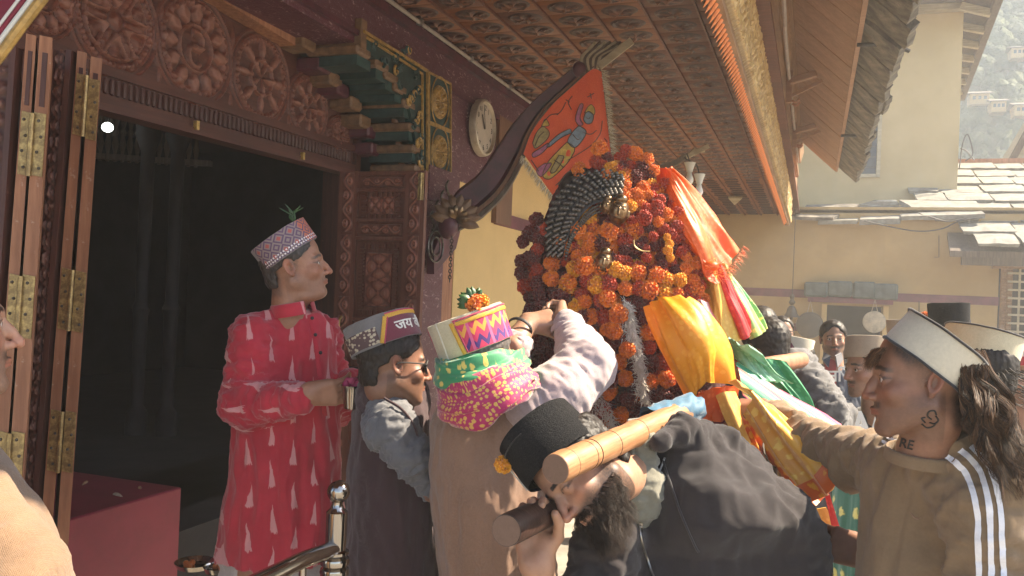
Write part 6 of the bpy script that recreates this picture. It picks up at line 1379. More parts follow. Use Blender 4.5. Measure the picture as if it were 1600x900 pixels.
G('sweatshirt', k5, [Loft(V5+.14, [(692, 1410, 1480, .07), (706, 1392, 1515, .10), (730, 1384, 1555, .125), (780, 1370, 1578, .14), (850, 1358, 1584, .15), (950, 1352, 1585, .15), (1200, 1352, 1585, .15)], 2.3),
     (at(1505, 735, V5+.02), at(1538, 790, V5-.03), .085, .080, .03), (at(1538, 790, V5-.03), at(1548, 960, V5-.05), .078, .068, .012),
     (at(1418, 742, V5+.20), at(1340, 718, V5+.38), .078, .064, .05), (at(1340, 718, V5+.38), at(1270, 690, V5+.55), .062, .052, .04), (at(1270, 690, V5+.55), at(1212, 652, V5+.70), .050, .040, .03)], 'sweat_tan', .0068, fold=.014, k=.05, fs=.5, seed=6)
collar(k5, at(1444, 712, V5+.04), cv(.12, 1, -.20), .067, .012, 'sweat_tan', name='neck_rib')
# three stripes laid on the shoulder and sleeve (pushed onto the garment by ray casting)
bpy.context.view_layer.update(); _sw = [o for o in COL.objects if o.name == 'sweatshirt'][0]
for k, (a0, a1, a2, a3) in enumerate((((1480, 713), (1513, 748), (1527, 800), (1530, 905)), ((1500, 703), (1536, 748), (1546, 800), (1549, 905)), ((1516, 697), (1552, 745), (1563, 800), (1568, 905)))):
    P = catmull([a0, ((a0[0]+a1[0])/2+2, (a0[1]+a1[1])/2-3), a1, a2, ((a2[0]+a3[0])/2, (a2[1]+a3[1])/2), a3], 10); rows = []
    for i, (x, y) in enumerate(P):
        tn = nrm(np.append(np.gradient(P, axis=0)[i], 0))[:2]; w = 4.6; r = []
        for e in (-1, 0, 1): p, nr = drape_on(_sw, x-tn[1]*w*e, y+tn[0]*w*e, V5); r.append(p+nr*.0022)
        rows.append(r)
    MB().grid(np.array(rows), flip=True).build('sleeve_stripe', 'white_stripe', k5.root, smooth=True)
for a0, a1 in (((1378, 690), (1412, 700)), ((1386, 684), (1416, 694))):
    rows = []
    for t_ in np.linspace(0, 1, 8):
        x, y = lerp(A3(*a0), A3(*a1), t_); r = []
        for e in (-1, 1): p, nr = drape_on(_sw, x, y+2.2*e, V5+.2); r.append(p+nr*.0022)
        rows.append(r)
    MB().grid(np.array(rows), flip=True).build('shoulder_stripe', 'white_stripe', k5.root)
rows = []
for t_ in np.linspace(0, 1, 12):                            # little embroidered curved mark on the chest
    x, y = 1422+17*t_, 800+8*t_+5*sin(3*t_); p, nr = drape_on(_sw, x, y, V5); rows.append(p+nr*.001)
MB().tube(rows, [.0008]*3+[.0018]*6+[.0008]*3, 5).build('chest_emblem', 'shawl_tan', k5.root)
# neck tattoos
def on_body(o, txt, size, px, py, mat, per, rot=0., name='lettering', off=.0012, bold=.0004, fb=2, flip=False):
    v, f = text_mesh(txt, size, .0002, bold); k = FPX/fb; V = []
    for x, y, z in v: xr_, yr_ = x*cos(rot)-y*sin(rot), x*sin(rot)+y*cos(rot); p, nr = drape_on(o, px+xr_*k, py-yr_*k, fb); V.append(p+nr*(off+z))
    MB().add(np.array(V), f).build(name, mat, per, smooth=False)
on_body(k5.bo, 'RE', .024, 1417, 694, 'ink', k5.bo, -.25, 'tattoo', fb=V5)
for q in (((1455, 655), (1449, 650), (1452, 643), (1460, 642), (1463, 648)), ((1462, 650), (1466, 657), (1460, 662), (1452, 660)), ((1440, 662), (1448, 668), (1458, 666), (1464, 659)), ((1445, 660), (1440, 654), (1446, 652))):
    P = []; 
    for x, y in catmull(q, 5): p, nr = drape_on(k5.bo, x, y, V5); P.append(p+nr*.0003)
    MB().tube(P, .0016, 6).build('tattoo', 'ink', k5.bo)

# long hair
n = 3600; rr = np.random.RandomState(4); u = rr.rand(n); th = rr.uniform(pi*.62, pi*1.38, n); zz_ = rr.uniform(-.055, .050, n)
q = np.stack([np.sin(th)*.078, np.cos(th)*.096-.012, zz_+.01], 1); dd = np.stack([np.sin(th)*.30, np.cos(th)*.40, th*0-1], 1)
strands('long_hair', k5.root, k5.root, k5.W(q), dd @ k5.R.T, np.where(np.abs(th-pi) < .5, .21, .16), 16, .0007, .30, .10, ((.010, .007, .006), (.17, .085, .04)), flow=cv(.22, -.05, 0), seed=8, clump=34, wave=.010, waves=2.0)
n = 420; rr = np.random.RandomState(14); q = np.stack([rr.uniform(-.06, .06, n), rr.uniform(.070, .082, n), rr.uniform(.052, .062, n)], 1); strands('fringe_hair', k5.root, k5.root, k5.W(q), (np.stack([q[:, 0]*2, q[:, 0]*0+.7, q[:, 0]*0-.5], 1)) @ k5.R.T, .040, 6, .0005, .9, .02, ((.02, .012, .008), (.26, .12, .05)), seed=2, clump=8, wave=.002)
ho, W_, S_ = cap_hat(k5.root, at(1441, 571, V5), cv(.65, .76, .03), cv(-.76, .65, 0), .083, .080, .068, 'wool_white', None, flare=.985, top_sink=-.002, rim=('black_rim', 1), name='pillbox_cap')
B = MB(); B.tube(W_(np.array([S_(f, z, np.array([-2.7]), .001)[0] for z, f in ((0, 1.01), (.035, 1.0), (.068, .99))])), .0014, 5); B.build('hat_seam', 'thread', ho)

# ---------------------------------------------------------------- man cut by the left edge
cv = frame(-62, 512); V6 = 1.26
k6 = Person('man cut off by the left edge, short beard and beige shawl, looking towards the procession', at(-98, 512, V6), cv(.97, .08, .1), cv(-.05, .99, 0), s_=1.0, skin=(.38, .215, .145), vox=.0027, neck=at(-130, 640, V6+.02),
            p=dict(stubble=.6, moust=.8, nose=1.1, hairt=.010))
k6.limb([at(-90, 800, V6+.1), at(-90, 1400, V6+.1)], [.08, .08]); k6.limb([at(-60, 1400, V6+.1), at(-60, 2100, V6+.1)], [.07, .05]); k6.limb([at(-150, 1400, V6+.1), at(-150, 2100, V6+.1)], [.07, .05]); k6.body(); k6.hair()
G('shawl', k6, [Loft(V6+.08, [(650, -130, -40, .07), (700, -190, -45, .11), (745, -230, -8, .14), (800, -250, 30, .16), (860, -260, 62, .17), (930, -260, 90, .18), (1100, -260, 140, .2), (1500, -260, 140, .2)], 2.2), (at(-50, 800, V6), at(8, 910, V6-.02), .070, .088, .05)], 'beige_shawl', .008, fold=.004, k=.05, fs=.45, bump=0)
# ================================================================ decorated palanquin
VP_ = 2.75
pq = thing('palanquin', 'flower covered processional palanquin with a dark dome, silver mesh crown and metal face plaques', 'palanquin', at(960, 1200, VP_))
core = [Loft(VP_+.05, [(262, 900, 960, .05), (285, 880, 1000, .10), (330, 855, 1050, .14), (400, 828, 1090, .17), (480, 826, 1110, .19), (560, 840, 1120, .20), (640, 870, 1135, .20), (720, 900, 1150, .20), (1000, 900, 1150, .20)], 2.1)]
def coref(P): return core[0](P)
lo, hi = GB(core, .02)
plain('palanquin_cloth', (.11, .018, .022), .8, .4, 10, .4, 90)
garment('cloth_body', pq, core, 'palanquin_cloth', .012, lo=lo, hi=hi, fold=.012)
def on_core(px, py, off=0.):
    t0, t1 = 1.9, 3.4; ts = np.linspace(t0, t1, 120); P = CP+ray(px, py)*ts[:, None]; d = coref(P)-off; i = np.argmax(d < 0)
    if d[i] >= 0: return at(px, py, VP_-.02)
    a, b = ts[i-1], ts[i]
    for _ in range(12): m = (a+b)/2; (a, b) = (a, m) if coref((CP+ray(px, py)*m)[None])[0]-off < 0 else (m, b)
    return CP+ray(px, py)*a
# dome and studded crown
dm = MB(); dc = at(904, 292, VP_+.02); dm.lathe([(.062, -.03), (.064, 0), (.060, .02), (.048, .042), (.028, .058), (.010, .066), (.001, .068)], 24, mat4(np.stack([cv(1, 0, 0), cv(0, 0, 1), cv(.15, 1, 0)], 1), dc)); dm.build('dome', 'silver_dark', pq, smooth=True)
strip = catmull([(868, 400), (872, 362), (884, 330), (910, 302), (945, 290), (975, 292)], 8); wid = np.interp(np.linspace(0, 1, len(strip)), [0, .4, .8, 1], [12, 24, 24, 14]); rows = []; cells = []
for i, (x, y) in enumerate(strip):
    tn = nrm(np.append(np.gradient(strip, axis=0)[i], 0))[:2]; rows.append([on_core(x-tn[1]*wid[i]*e, y+tn[0]*wid[i]*e, .045) for e in np.linspace(-1, 1, 7)])
rows = np.array(rows); MB().grid(rows).build('crown_band', 'iron', pq, smooth=True)
stud = MB().ball((0, 0, 0), (.0075, .0075, .0075), seg=7, rings=5).mesh('stud', [MATS['silver_dark']], True); ns = 0
for i in range(0, len(rows)-1):
    for q in (0, .5):
        R0 = rows[i]*(1-q)+rows[i+1]*q
        for j in range(0, 6):
            if i % 2 and q: continue
            p = R0[j]*.5+R0[j+1]*.5 if (2*i+int(q*2)) % 2 else R0[j]
            if (i+j) % 2: continue
            put('stud', stud, pq, mat4(np.eye(3), p-CF*.006+(p-R0[0])*0)); ns += 1
for i in range(2, len(rows)-1, 1):                            # hanging bead strings under the crown
    p = rows[i][-1]-CF*.006; B = MB()
    for k in range(3): B.ball(p+cv(.004, -.008-.010*k, 0), .0045, seg=6, rings=4)
    B.build('bead_string', 'silver_dark', pq, smooth=True)
def mask_face(px, py, r, v=None):
    c = on_core(px, py, .055); m = thing('tmp', None, None, c)
    bpy.data.objects.remove(m); B = MB(); R = basis(nrm(CP-c), cv(.25, 1, 0)); 
    def f(P):
        X = P/r*.105; d = ell(X, (0, -.02, 0), (.078, .085, .105)); S = X.copy(); S[:, 0] = np.abs(S[:, 0])
        d = smin(d, cap(X, (0, .062, .03), (0, .085, -.015), .008, .012), .01); d = smin(d, ell(S, (.03, .055, .028), (.017, .01, .007)), .004); d = smin(d, ell(X, (0, .055, -.045), (.022, .012, .006)), .004)
        d = smin(d, cap(S, (.012, .055, .050), (.045, .045, .052), .004, .003), .003); d = smin(d, ell(S, (.08, 0, -.01), (.010, .012, .03)), .006); d = smin(d, ell(X, (0, .0, .10), (.05, .05, .04)), .01); return d*r/.105
    V, Q, N = sdf_mesh(f, (-r*1.2, -r*1.2, -r*1.3), (r*1.2, r*1.2, r*1.6), r/26); return put('face_plaque', mk_mesh('face_plaque', V @ R.T+c, Q, ['bronze_mask'], M=mat4(np.eye(3), c)), pq, mat4(np.eye(3), c))
mask_face(967, 331, .042); mask_face(943, 410, .036); mask_face(948, 322, .026)
MB().tube(catmull([on_core(x, y, .05) for x, y in ((990, 375), (992, 385), (1003, 392), (1016, 393))], 5), .0025, 5).build('wire_curl', 'hinge_gold', pq)
# white tinsel columns
plain('tinsel', (.62, .58, .50), .8, .2, 60)
def tuft(name, pts, w, n, L, seed, lab, grp, mat='tinsel'):
    rr = np.random.RandomState(seed); C = catmull(pts, 8); q = []; dd = []
    for _ in range(n): i = rr.randint(len(C)); x, y = C[i]+rr.normal(0, w*.42, 2)*A3(1, .4)[:2]; q.append((x, y)); dd.append(rr.normal(0, 1, 3)+(-CF)*.9+CU*-.3)
    # cheap: evaluate core surface on the centre line only
    base = np.array([on_core(x, y, .052) for x, y in C]); P = []
    for (x, y) in q: i = np.argmin(np.hypot(C[:, 0]-x, C[:, 1]-y)); P.append(base[i]+cv((x-C[i][0])*VP_/FPX, -(y-C[i][1])*VP_/FPX, abs(x-C[i][0])/w*.012))
    o = strands(name, None, None, np.array(P), np.array(dd), L, 4, .0017, .4, .06, ((.66, .60, .50), (.86, .82, .74)), seed=seed); tag(o, lab, 'garland', grp); return o
tuft('tinsel_garland', [(981, 478), (990, 520), (1000, 565), (1010, 625)], 12, 1500, .026, 3, 'white fluffy tinsel garland hanging down the middle of the palanquin front', 'tinsel garlands on the palanquin')
tuft('tinsel_garland', [(905, 560), (925, 600), (950, 650), (960, 690)], 16, 900, .03, 5, 'pale cream tinsel garland low on the palanquin beside the raised sleeve', 'tinsel garlands on the palanquin')
# ---------------- garlands of marigolds
def garland(pts, cols, lab, step=24, rows_=1, w=0, s=1., off=.02, jit=4, seed=0):
    rr = random.Random(seed); C = catmull(pts, 10); L = np.concatenate([[0], np.cumsum(np.hypot(*np.diff(C, axis=0).T))]); n = max(2, int(L[-1]/step)); g = None; k = 0
    for i in range(n+1):
        l = L[-1]*i/n; x0, y0 = np.interp(l, L, C[:, 0]), np.interp(l, L, C[:, 1]); tx, ty = np.interp(l+2, L, C[:, 0])-np.interp(l-2, L, C[:, 0]), np.interp(l+2, L, C[:, 1])-np.interp(l-2, L, C[:, 1]); q = math.hypot(tx, ty)+1e-6
        for r_ in range(rows_):
            o_ = (r_-(rows_-1)/2)*w; x = x0-ty/q*o_+rr.uniform(-jit, jit); y = y0+tx/q*o_+rr.uniform(-jit, jit); p = on_core(x, y, off+rr.uniform(-.004, .012))
            if g is None: g = thing('marigold_garland', lab, 'garland', p, 'marigold garlands on the palanquin')
            put_mari(g, p, rr.choice(cols), s*rr.uniform(.85, 1.15), face=nrm(CP-p+rr.uniform(-1, 1)*CR+rr.uniform(-.2, 1)*CU)); k += 1
    return k
NM = 0
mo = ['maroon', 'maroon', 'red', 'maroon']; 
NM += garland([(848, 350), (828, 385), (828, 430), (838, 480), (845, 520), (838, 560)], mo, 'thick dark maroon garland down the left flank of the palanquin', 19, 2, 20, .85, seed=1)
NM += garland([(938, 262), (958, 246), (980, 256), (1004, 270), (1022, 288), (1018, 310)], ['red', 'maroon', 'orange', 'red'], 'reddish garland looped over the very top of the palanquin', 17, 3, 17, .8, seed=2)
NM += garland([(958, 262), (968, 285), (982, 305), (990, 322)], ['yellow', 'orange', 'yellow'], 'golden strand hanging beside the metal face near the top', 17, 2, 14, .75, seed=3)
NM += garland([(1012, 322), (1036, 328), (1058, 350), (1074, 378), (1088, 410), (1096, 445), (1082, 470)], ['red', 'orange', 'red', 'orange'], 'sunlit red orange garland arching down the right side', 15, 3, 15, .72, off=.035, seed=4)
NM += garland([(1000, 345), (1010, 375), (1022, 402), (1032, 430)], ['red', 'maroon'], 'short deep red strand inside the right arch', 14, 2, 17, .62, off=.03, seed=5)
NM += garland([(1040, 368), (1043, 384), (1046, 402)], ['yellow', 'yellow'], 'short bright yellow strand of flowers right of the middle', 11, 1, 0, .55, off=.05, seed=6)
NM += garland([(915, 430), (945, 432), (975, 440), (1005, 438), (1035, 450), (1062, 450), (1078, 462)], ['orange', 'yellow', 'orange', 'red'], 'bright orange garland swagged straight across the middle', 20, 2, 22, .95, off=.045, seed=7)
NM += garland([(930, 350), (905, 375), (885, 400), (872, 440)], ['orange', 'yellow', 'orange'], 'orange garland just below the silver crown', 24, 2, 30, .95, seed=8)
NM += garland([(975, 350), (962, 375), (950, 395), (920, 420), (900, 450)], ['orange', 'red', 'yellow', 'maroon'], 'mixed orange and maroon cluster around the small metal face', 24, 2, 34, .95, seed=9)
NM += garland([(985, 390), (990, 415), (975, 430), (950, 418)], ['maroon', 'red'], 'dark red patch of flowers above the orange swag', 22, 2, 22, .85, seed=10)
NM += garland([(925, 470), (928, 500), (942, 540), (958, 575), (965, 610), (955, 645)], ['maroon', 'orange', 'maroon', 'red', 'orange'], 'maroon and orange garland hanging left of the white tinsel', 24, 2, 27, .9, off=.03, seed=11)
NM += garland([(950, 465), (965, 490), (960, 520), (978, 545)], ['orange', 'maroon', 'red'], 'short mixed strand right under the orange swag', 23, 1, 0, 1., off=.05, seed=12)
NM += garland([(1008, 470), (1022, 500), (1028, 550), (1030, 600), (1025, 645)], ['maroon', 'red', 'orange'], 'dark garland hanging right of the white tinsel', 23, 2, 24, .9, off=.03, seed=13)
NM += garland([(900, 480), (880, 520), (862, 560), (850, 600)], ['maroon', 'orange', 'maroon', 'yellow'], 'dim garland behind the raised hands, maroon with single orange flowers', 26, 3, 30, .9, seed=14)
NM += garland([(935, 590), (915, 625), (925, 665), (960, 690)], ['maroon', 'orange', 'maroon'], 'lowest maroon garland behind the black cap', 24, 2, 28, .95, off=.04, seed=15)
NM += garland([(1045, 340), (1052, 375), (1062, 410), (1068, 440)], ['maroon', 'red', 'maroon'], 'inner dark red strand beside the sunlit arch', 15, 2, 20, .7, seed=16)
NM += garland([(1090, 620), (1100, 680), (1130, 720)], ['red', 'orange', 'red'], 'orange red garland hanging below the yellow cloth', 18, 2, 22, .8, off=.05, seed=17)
# smaller crushed blooms packed between the garlands, one joined part
_B = MB(); _lo = []
for _m in ('orange', 'red', 'maroon', 'yellow'):
    me = MG[_m][0]; _lo.append((np.array([p.co[:] for p in me.vertices]), [tuple(p.vertices) for p in me.polygons]))
_rr = np.random.RandomState(21); _n = 0
while _n < 620:
    x, y = _rr.uniform(825, 1105), _rr.uniform(255, 690)
    p = on_core(x, y, .004)
    if coref(p[None])[0] > .03 or (x < 900 and y < 400): continue
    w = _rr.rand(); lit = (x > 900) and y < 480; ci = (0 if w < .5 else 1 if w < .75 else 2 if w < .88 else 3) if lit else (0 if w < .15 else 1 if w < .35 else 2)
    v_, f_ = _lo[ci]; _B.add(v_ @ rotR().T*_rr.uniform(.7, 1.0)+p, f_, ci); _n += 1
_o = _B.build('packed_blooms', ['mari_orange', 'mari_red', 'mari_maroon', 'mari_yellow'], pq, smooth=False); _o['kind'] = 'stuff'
print('marigolds', NM, 'studs', ns)
# ---------------- hanging cloths
def drape(name, top, bot, mat, lab, cat='cloth', folds=5, amp=.02, nu=60, nv=40, mid=None, thick=.0025, parent=None, seed=0, us=1., edge=None, grp=None, pinch=0., sub=None, sag=0.):
    """cloth between two world-space curves with folds that deepen towards the free end"""
    def rs(P, n): P = catmull(P, 8); L = np.concatenate([[0], np.cumsum(np.linalg.norm(np.diff(P, axis=0), axis=1))]); t_ = np.linspace(0, L[-1], n); return np.stack([np.interp(t_, L, P[:, i]) for i in range(3)], 1), L[-1]
    T_, Lt = rs(top, nu); B_, Lb = rs(bot, nu); M_ = rs(mid, nu)[0] if mid is not None else None; v = np.linspace(0, 1, nv)[None, :, None]; T3, B3 = T_[:, None], B_[:, None]
    X = T3*(1-v)+B3*v if M_ is None else (T3*(1-v)*(1-2*v)+4*M_[:, None]*v*(1-v)+B3*v*(2*v-1))
    u = np.linspace(0, 1, nu)[:, None]; vv = v[..., 0]; du = np.gradient(X, axis=0); dv = np.gradient(X, axis=1); N = np.cross(du, dv); N /= np.linalg.norm(N, axis=2, keepdims=True)+1e-12
    Pn = np.stack([u*folds*1.0+0*vv, vv*1.3+0*u, 0*u+0*vv+seed], -1); w = 1-np.abs(vn(Pn, 1., seed))*2; w2 = vn(Pn*A3(2.3, 1.6, 1), 1., seed+3)*.45+.12*vn(Pn*A3(6, 5, 1), 1., seed+5)
    X = X+N*((w+w2)*amp*(.35+.65*vv))[..., None]; X[..., 2] -= sag*np.sin(pi*vv)*np.sin(pi*u)
    Lv = np.linalg.norm(T_.mean(0)-B_.mean(0)); UV = np.stack([u*max(Lt, Lb)*us+0*vv, vv*Lv*us+0*u], -1)
    X2 = X-N*thick; B = MB(); B.grid(X, uv=UV); B.grid(X2, uv=UV, flip=True)
    for E1, E2 in ((X[0], X2[0]), (X[-1], X2[-1]), (X[:, 0], X2[:, 0]), (X[:, -1], X2[:, -1])): B.grid(np.stack([E1, E2], 0))
    o = B.build(name, mat, parent, smooth=True, uv=True)
    if parent is None: tag(o, lab, cat, grp)
    if edge:
        em, ew = edge; Pe = X[:, -1]; dn = (X[:, -1]-X[:, -4]); dn /= np.linalg.norm(dn, axis=1, keepdims=True); q = MB(); q.grid(np.stack([Pe-dn*ew+N[:, -1]*.003, Pe+N[:, -1]*.0035, Pe-N[:, -1]*.005], 1), uv=np.stack([np.repeat(np.linspace(0, Lb, nu)[:, None], 3, 1), np.array([[0, .5, 1.]]*nu)*ew], -1)); q.build('border', em, o, smooth=True, uv=True)
    return o, X
V = VP_; P_ = lambda *a: [at(*q) for q in a]; cv = cvg
drape('orange_cloth', P_((1028, 262, V+.04), (1038, 262, V-.02), (1052, 262, V-.06)), P_((1058, 395, V-.06), (1105, 425, V-.18), (1130, 440, V-.14), (1163, 384, V+.02)), 'orange_satin', 'shiny orange satin cloth draped from the top down the right side of the palanquin', folds=6, amp=.030, seed=1, nu=90, nv=60, mid=P_((1030, 330, V+.0), (1062, 345, V-.12), (1090, 345, V-.12), (1108, 318, V+.02)))
drape('gold_orange_tail', P_((1098, 418, V-.10), (1112, 414, V-.14), (1122, 416, V-.12)), P_((1105, 520, V-.06), (1130, 540, V-.16), (1163, 530, V-.12)), 'gold_satin', 'golden tail of cloth hanging below the orange knot', folds=4, amp=.016, seed=2)
drape('red_tail', P_((1116, 418, V-.10), (1124, 414, V-.13), (1130, 415, V-.10)), P_((1152, 526, V-.10), (1165, 530, V-.14), (1178, 512, V-.10)), 'red_satin', 'narrow red tail of cloth between the gold and green tails', folds=4, amp=.012, seed=3)
drape('green_gold_tail', P_((1124, 412, V-.06), (1132, 412, V-.08), (1140, 425, V-.05)), P_((1170, 532, V-.06), (1185, 525, V-.10), (1202, 512, V-.02)), 'green_gold', 'green and gold brocade tail of cloth right of the red tail', folds=4, amp=.014, seed=4)
kn = MB(); kn.ball(at(1110, 416, V-.15), (.026, .022, .018), seg=14, rings=9); o = kn.build('cloth_knot', 'orange_satin', smooth=True); tag(o, 'small orange knot tying the cloth tails on the palanquin side', 'knot')
rr = np.random.RandomState(3); q = np.array([at(1105+rr.uniform(-8, 30), 425+rr.uniform(-14, 8), V-.16+rr.uniform(-.02, .02)) for _ in range(60)]); o = strands('frayed_threads', None, None, q, rr.normal(0, 1, (60, 3))*.5+CR*.9, .05, 5, .0010, .3, .05, ((.6, .08, .02), (.85, .3, .08)), seed=1); tag(o, 'loose frayed orange threads on the edge of the orange cloth', 'threads')
q = np.array([at(lerp(1128, 1163, t_)+rr.uniform(-2, 2), lerp(440, 384, t_), lerp(V-.14, V+.02, t_)) for t_ in rr.rand(70)]); strands('fringe_threads', None, bpy.data.objects['orange_cloth'], q, rr.normal(0, 1, (70, 3))*.4+CR*.9-CU*.5, .035, 4, .0010, .3, .04, ((.6, .08, .02), (.9, .5, .3)), seed=2)
V = 2.28
drape('yellow_cloth', P_((1006, 480, V+.14), (1030, 466, V+.03), (1066, 464, V+.02), (1082, 470, V+.10)), P_((1066, 640, V+.10), (1082, 622, V-.02), (1120, 602, V-.05), (1156, 600, V+.08)), 'yellow_satin', 'big bright yellow satin cloth with gold braid hanging over the front pole of the palanquin', folds=5, amp=.034, seed=6, nu=80, nv=60, edge=('trim_gold', .012), mid=P_((1034, 560, V+.10), (1060, 540, V-.06), (1105, 520, V-.06), (1132, 520, V+.10)))
drape('orange_lining', P_((1070, 640, V+.04), (1088, 622, V+.02), (1122, 606, V+.0), (1154, 603, V+.10)), P_((1075, 664, V+.10), (1095, 664, V+.08), (1120, 662, V+.06), (1150, 640, V+.14)), 'orange_satin', 'orange lining folded under the yellow cloth', folds=5, amp=.018, seed=7)
drape('gold_tail', P_((1118, 618, V+.02), (1132, 612, V-.01), (1150, 612, V+.04)), P_((1152, 700, V-.02), (1172, 708, V-.05), (1188, 704, V+.0)), 'gold_satin', 'pale gold satin tail hanging under the yellow cloth', folds=3, amp=.010, seed=8)
drape('brown_gold_panel', P_((1080, 655, V+.12), (1110, 640, V+.10), (1135, 632, V+.10)), P_((1110, 780, V+.12), (1150, 790, V+.10), (1200, 790, V+.10)), 'brocade_maroon', 'maroon brocade panel under the gold tail', folds=4, amp=.014, seed=9)
drape('brocade_sash', P_((1142, 592, V-.02), (1160, 600, V-.10), (1176, 620, V-.14), (1160, 648, V-.10)), P_((1318, 732, V-.26), (1308, 754, V-.32), (1296, 772, V-.32), (1268, 784, V-.26)), 'brocade_gold', 'gold brocade sash stretched down to the right from the yellow cloth', folds=4, amp=.022, seed=10, nu=50, nv=70, edge=('brocade_orange', .05))
drape('orange_brocade', P_((1138, 620, V+.08), (1150, 640, V+.02), (1160, 655, V+.02)), P_((1290, 775, V-.1), (1262, 800, V-.1), (1215, 800, V-.04)), 'brocade_orange', 'orange brocade fabric hanging beneath the gold sash', folds=5, amp=.022, seed=11, nu=60, nv=60)
drape('striped_sari', P_((1148, 560, V+.25), (1153, 585, V+.12), (1160, 618, V+.10)), P_((1310, 668, V+.30), (1295, 690, V+.15), (1260, 700, V+.10)), 'sari_stripe', 'green and magenta striped sari cloth stretched behind the raised brown sleeve', folds=4, amp=.015, seed=12, us=7.5, nu=60, nv=60)
drape('mint_cloth', P_((1128, 528, V+.30), (1150, 532, V+.18), (1170, 545, V+.15)), P_((1160, 590, V+.30), (1190, 590, V+.2), (1235, 600, V+.3)), 'mint_satin', 'pale mint and green shiny cloth bunched beside the yellow cloth', folds=6, amp=.025, seed=13)
drape('green_cloth', P_((1155, 565, V+.40), (1200, 560, V+.35), (1228, 565, V+.35)), P_((1215, 618, V+.36), (1245, 625, V+.3), (1290, 655, V+.34)), 'green_satin', 'dark green satin cloth hung over the far carrying pole', folds=5, amp=.020, seed=14)
drape('striped_shawl', P_((1082, 476, V+.30), (1092, 468, V+.24), (1106, 472, V+.26)), P_((1100, 515, V+.28), (1112, 525, V+.24), (1124, 510, V+.26)), 'pink_white', 'small pink and white striped scarf beside the sunlit flowers', folds=4, amp=.012, seed=15)
drape('dark_brocade_skirt', P_((1165, 650, V+.10), (1190, 690, V-.02), (1215, 740, V-.06)), P_((1240, 960, V+.10), (1290, 960, V-.05), (1335, 960, V-.05)), 'dark_brocade', 'dark olive patterned skirt cloth hanging behind the hoodie', folds=6, amp=.025, seed=16, nu=70, nv=70)
drape('maroon_brocade_skirt', P_((1150, 660, V+.16), (1180, 680, V+.05), (1215, 705, V+.02)), P_((1215, 900, V+.2), (1250, 900, V+.1), (1290, 900, V+.05)), 'brocade_maroon', 'maroon and gold brocade cloth between the sash and the hoodie', folds=6, amp=.022, seed=17)
drape('red_ribbon', P_((1288, 770, V-.18), (1296, 772, V-.18)), P_((1308, 860, V-.16), (1322, 856, V-.16)), 'red_satin', 'narrow red ribbon hanging from the end of the gold sash', folds=1, amp=.004, seed=18, nu=10)
drape('yellow_ribbon', P_((1276, 795, V-.14), (1290, 792, V-.14)), P_((1300, 850, V-.13), (1318, 838, V-.13)), 'gold_satin', 'short yellow ribbon beside the red ribbon', folds=1, amp=.004, seed=19, nu=10)
drape('green_brocade_cloth', P_((1296, 745, V-.05), (1330, 738, V-.02), (1372, 738, V)), P_((1300, 980, V-.02), (1335, 990, V+.04), (1385, 985, V)), 'brocade_green', 'dark green brocade cloth with gold flowers hanging behind the closed fist', folds=4, amp=.016, seed=20)
drape('yellow_brocade_cloth', P_((690, 760, 2.45), (700, 770, 2.42), (712, 780, 2.40)), P_((640, 960, 2.45), (690, 970, 2.40), (720, 970, 2.38)), 'brocade_yellow', 'yellow cloth with dark red floral print between the two men at bottom left', folds=3, amp=.012, seed=21)
# ---------------- carrying poles
def pole(name, a, b, r, mat, lab, rings=(), endm='dark_pole'):
    a = np.array(a); b = np.array(b); o = thing(name, lab, 'pole', a, 'carrying poles of the palanquin'); n = 40; P = [lerp(a, b, t_) for t_ in np.linspace(0, 1, n)]; R_ = [r*(1+.035*vn(np.array([[t_*9, 0, r*90]]), 1, 2)[0]) for t_ in np.linspace(0, 1, n)]; R_[0] *= .95
    MB().tube(P, R_, 28).build('shaft', mat, o, smooth=50); d = nrm(b-a)
    for t_, w in rings:
        c = lerp(a, b, t_); B = MB(); B.tube([c, c+d*.0008], r*1.012, 28); B.build('dark_ring', 'ink', o)
    B = MB(); B.tube([a-d*.0012, a+d*.001], r*.90, 26); B.build('end_grain', endm, o); return o
t = NT('bamboo'); v = t.co(attr='puv'); g = t.noise(1, 5, .7, t.co((160, 6, 1), attr='puv')); c = t.mix(t.step(g, .3, .7), (.26, .115, .05, 1), (.44, .23, .11, 1)); c = t.mix(t.ma('MULTIPLY', t.step(t.noise(26, 4, .7, v), .58, .70), .6), c, (.20, .085, .035, 1)); t.out(c, .45, t.bump(g, .4, .001))
t = NT('end_grain'); s = t.sep(t.co()); g = t.noise(120, 5, .7, t.co((1, 1, 1)), 1.5); t.out(t.mix(g, (.10, .055, .035, 1), (.20, .115, .075, 1)), .7, t.bump(g, .4, .001))
a_, b_ = at(868, 733, 1.44), at(1075, 640, 2.02)
def pole2(*a, **k): return pole(*a, **k)
po = thing('carrying_pole', 'pale bamboo carrying pole resting on the shoulder of the bowed man', 'pole', a_, 'carrying poles of the palanquin')
n = 60; Pp = [lerp(a_, b_, t_) for t_ in np.linspace(0, 1, n)]; B = MB(); B.tube(Pp, [.0262]+[.0270+.0006*sin(k*.9)+.0016*max(math.exp(-((k/(n-1.)-q)/.012)**2) for q in (.06, .185, .33, .515)) for k in range(1, n)], 32); B.build('shaft', 'bamboo', po, smooth=50, uv=True)
d_ = nrm(b_-a_)
for t_ in (.06, .17, .20, .33, .50, .53): c = lerp(a_, b_, t_); B = MB(); B.tube([c, c+d_*.0015], .0281, 32); B.build('dark_ring', 'dark_pole', po)
B = MB(); B.tube([a_-d_*.0015, a_], .0255, 28); B.build('end_face', 'end_grain', po)
pole('carrying_pole', at(791, 829, 1.46), at(1010, 728, 2.35), .0295, 'dark_pole', 'dark wooden carrying pole held up in the hand under the bowed face', endm='end_grain')
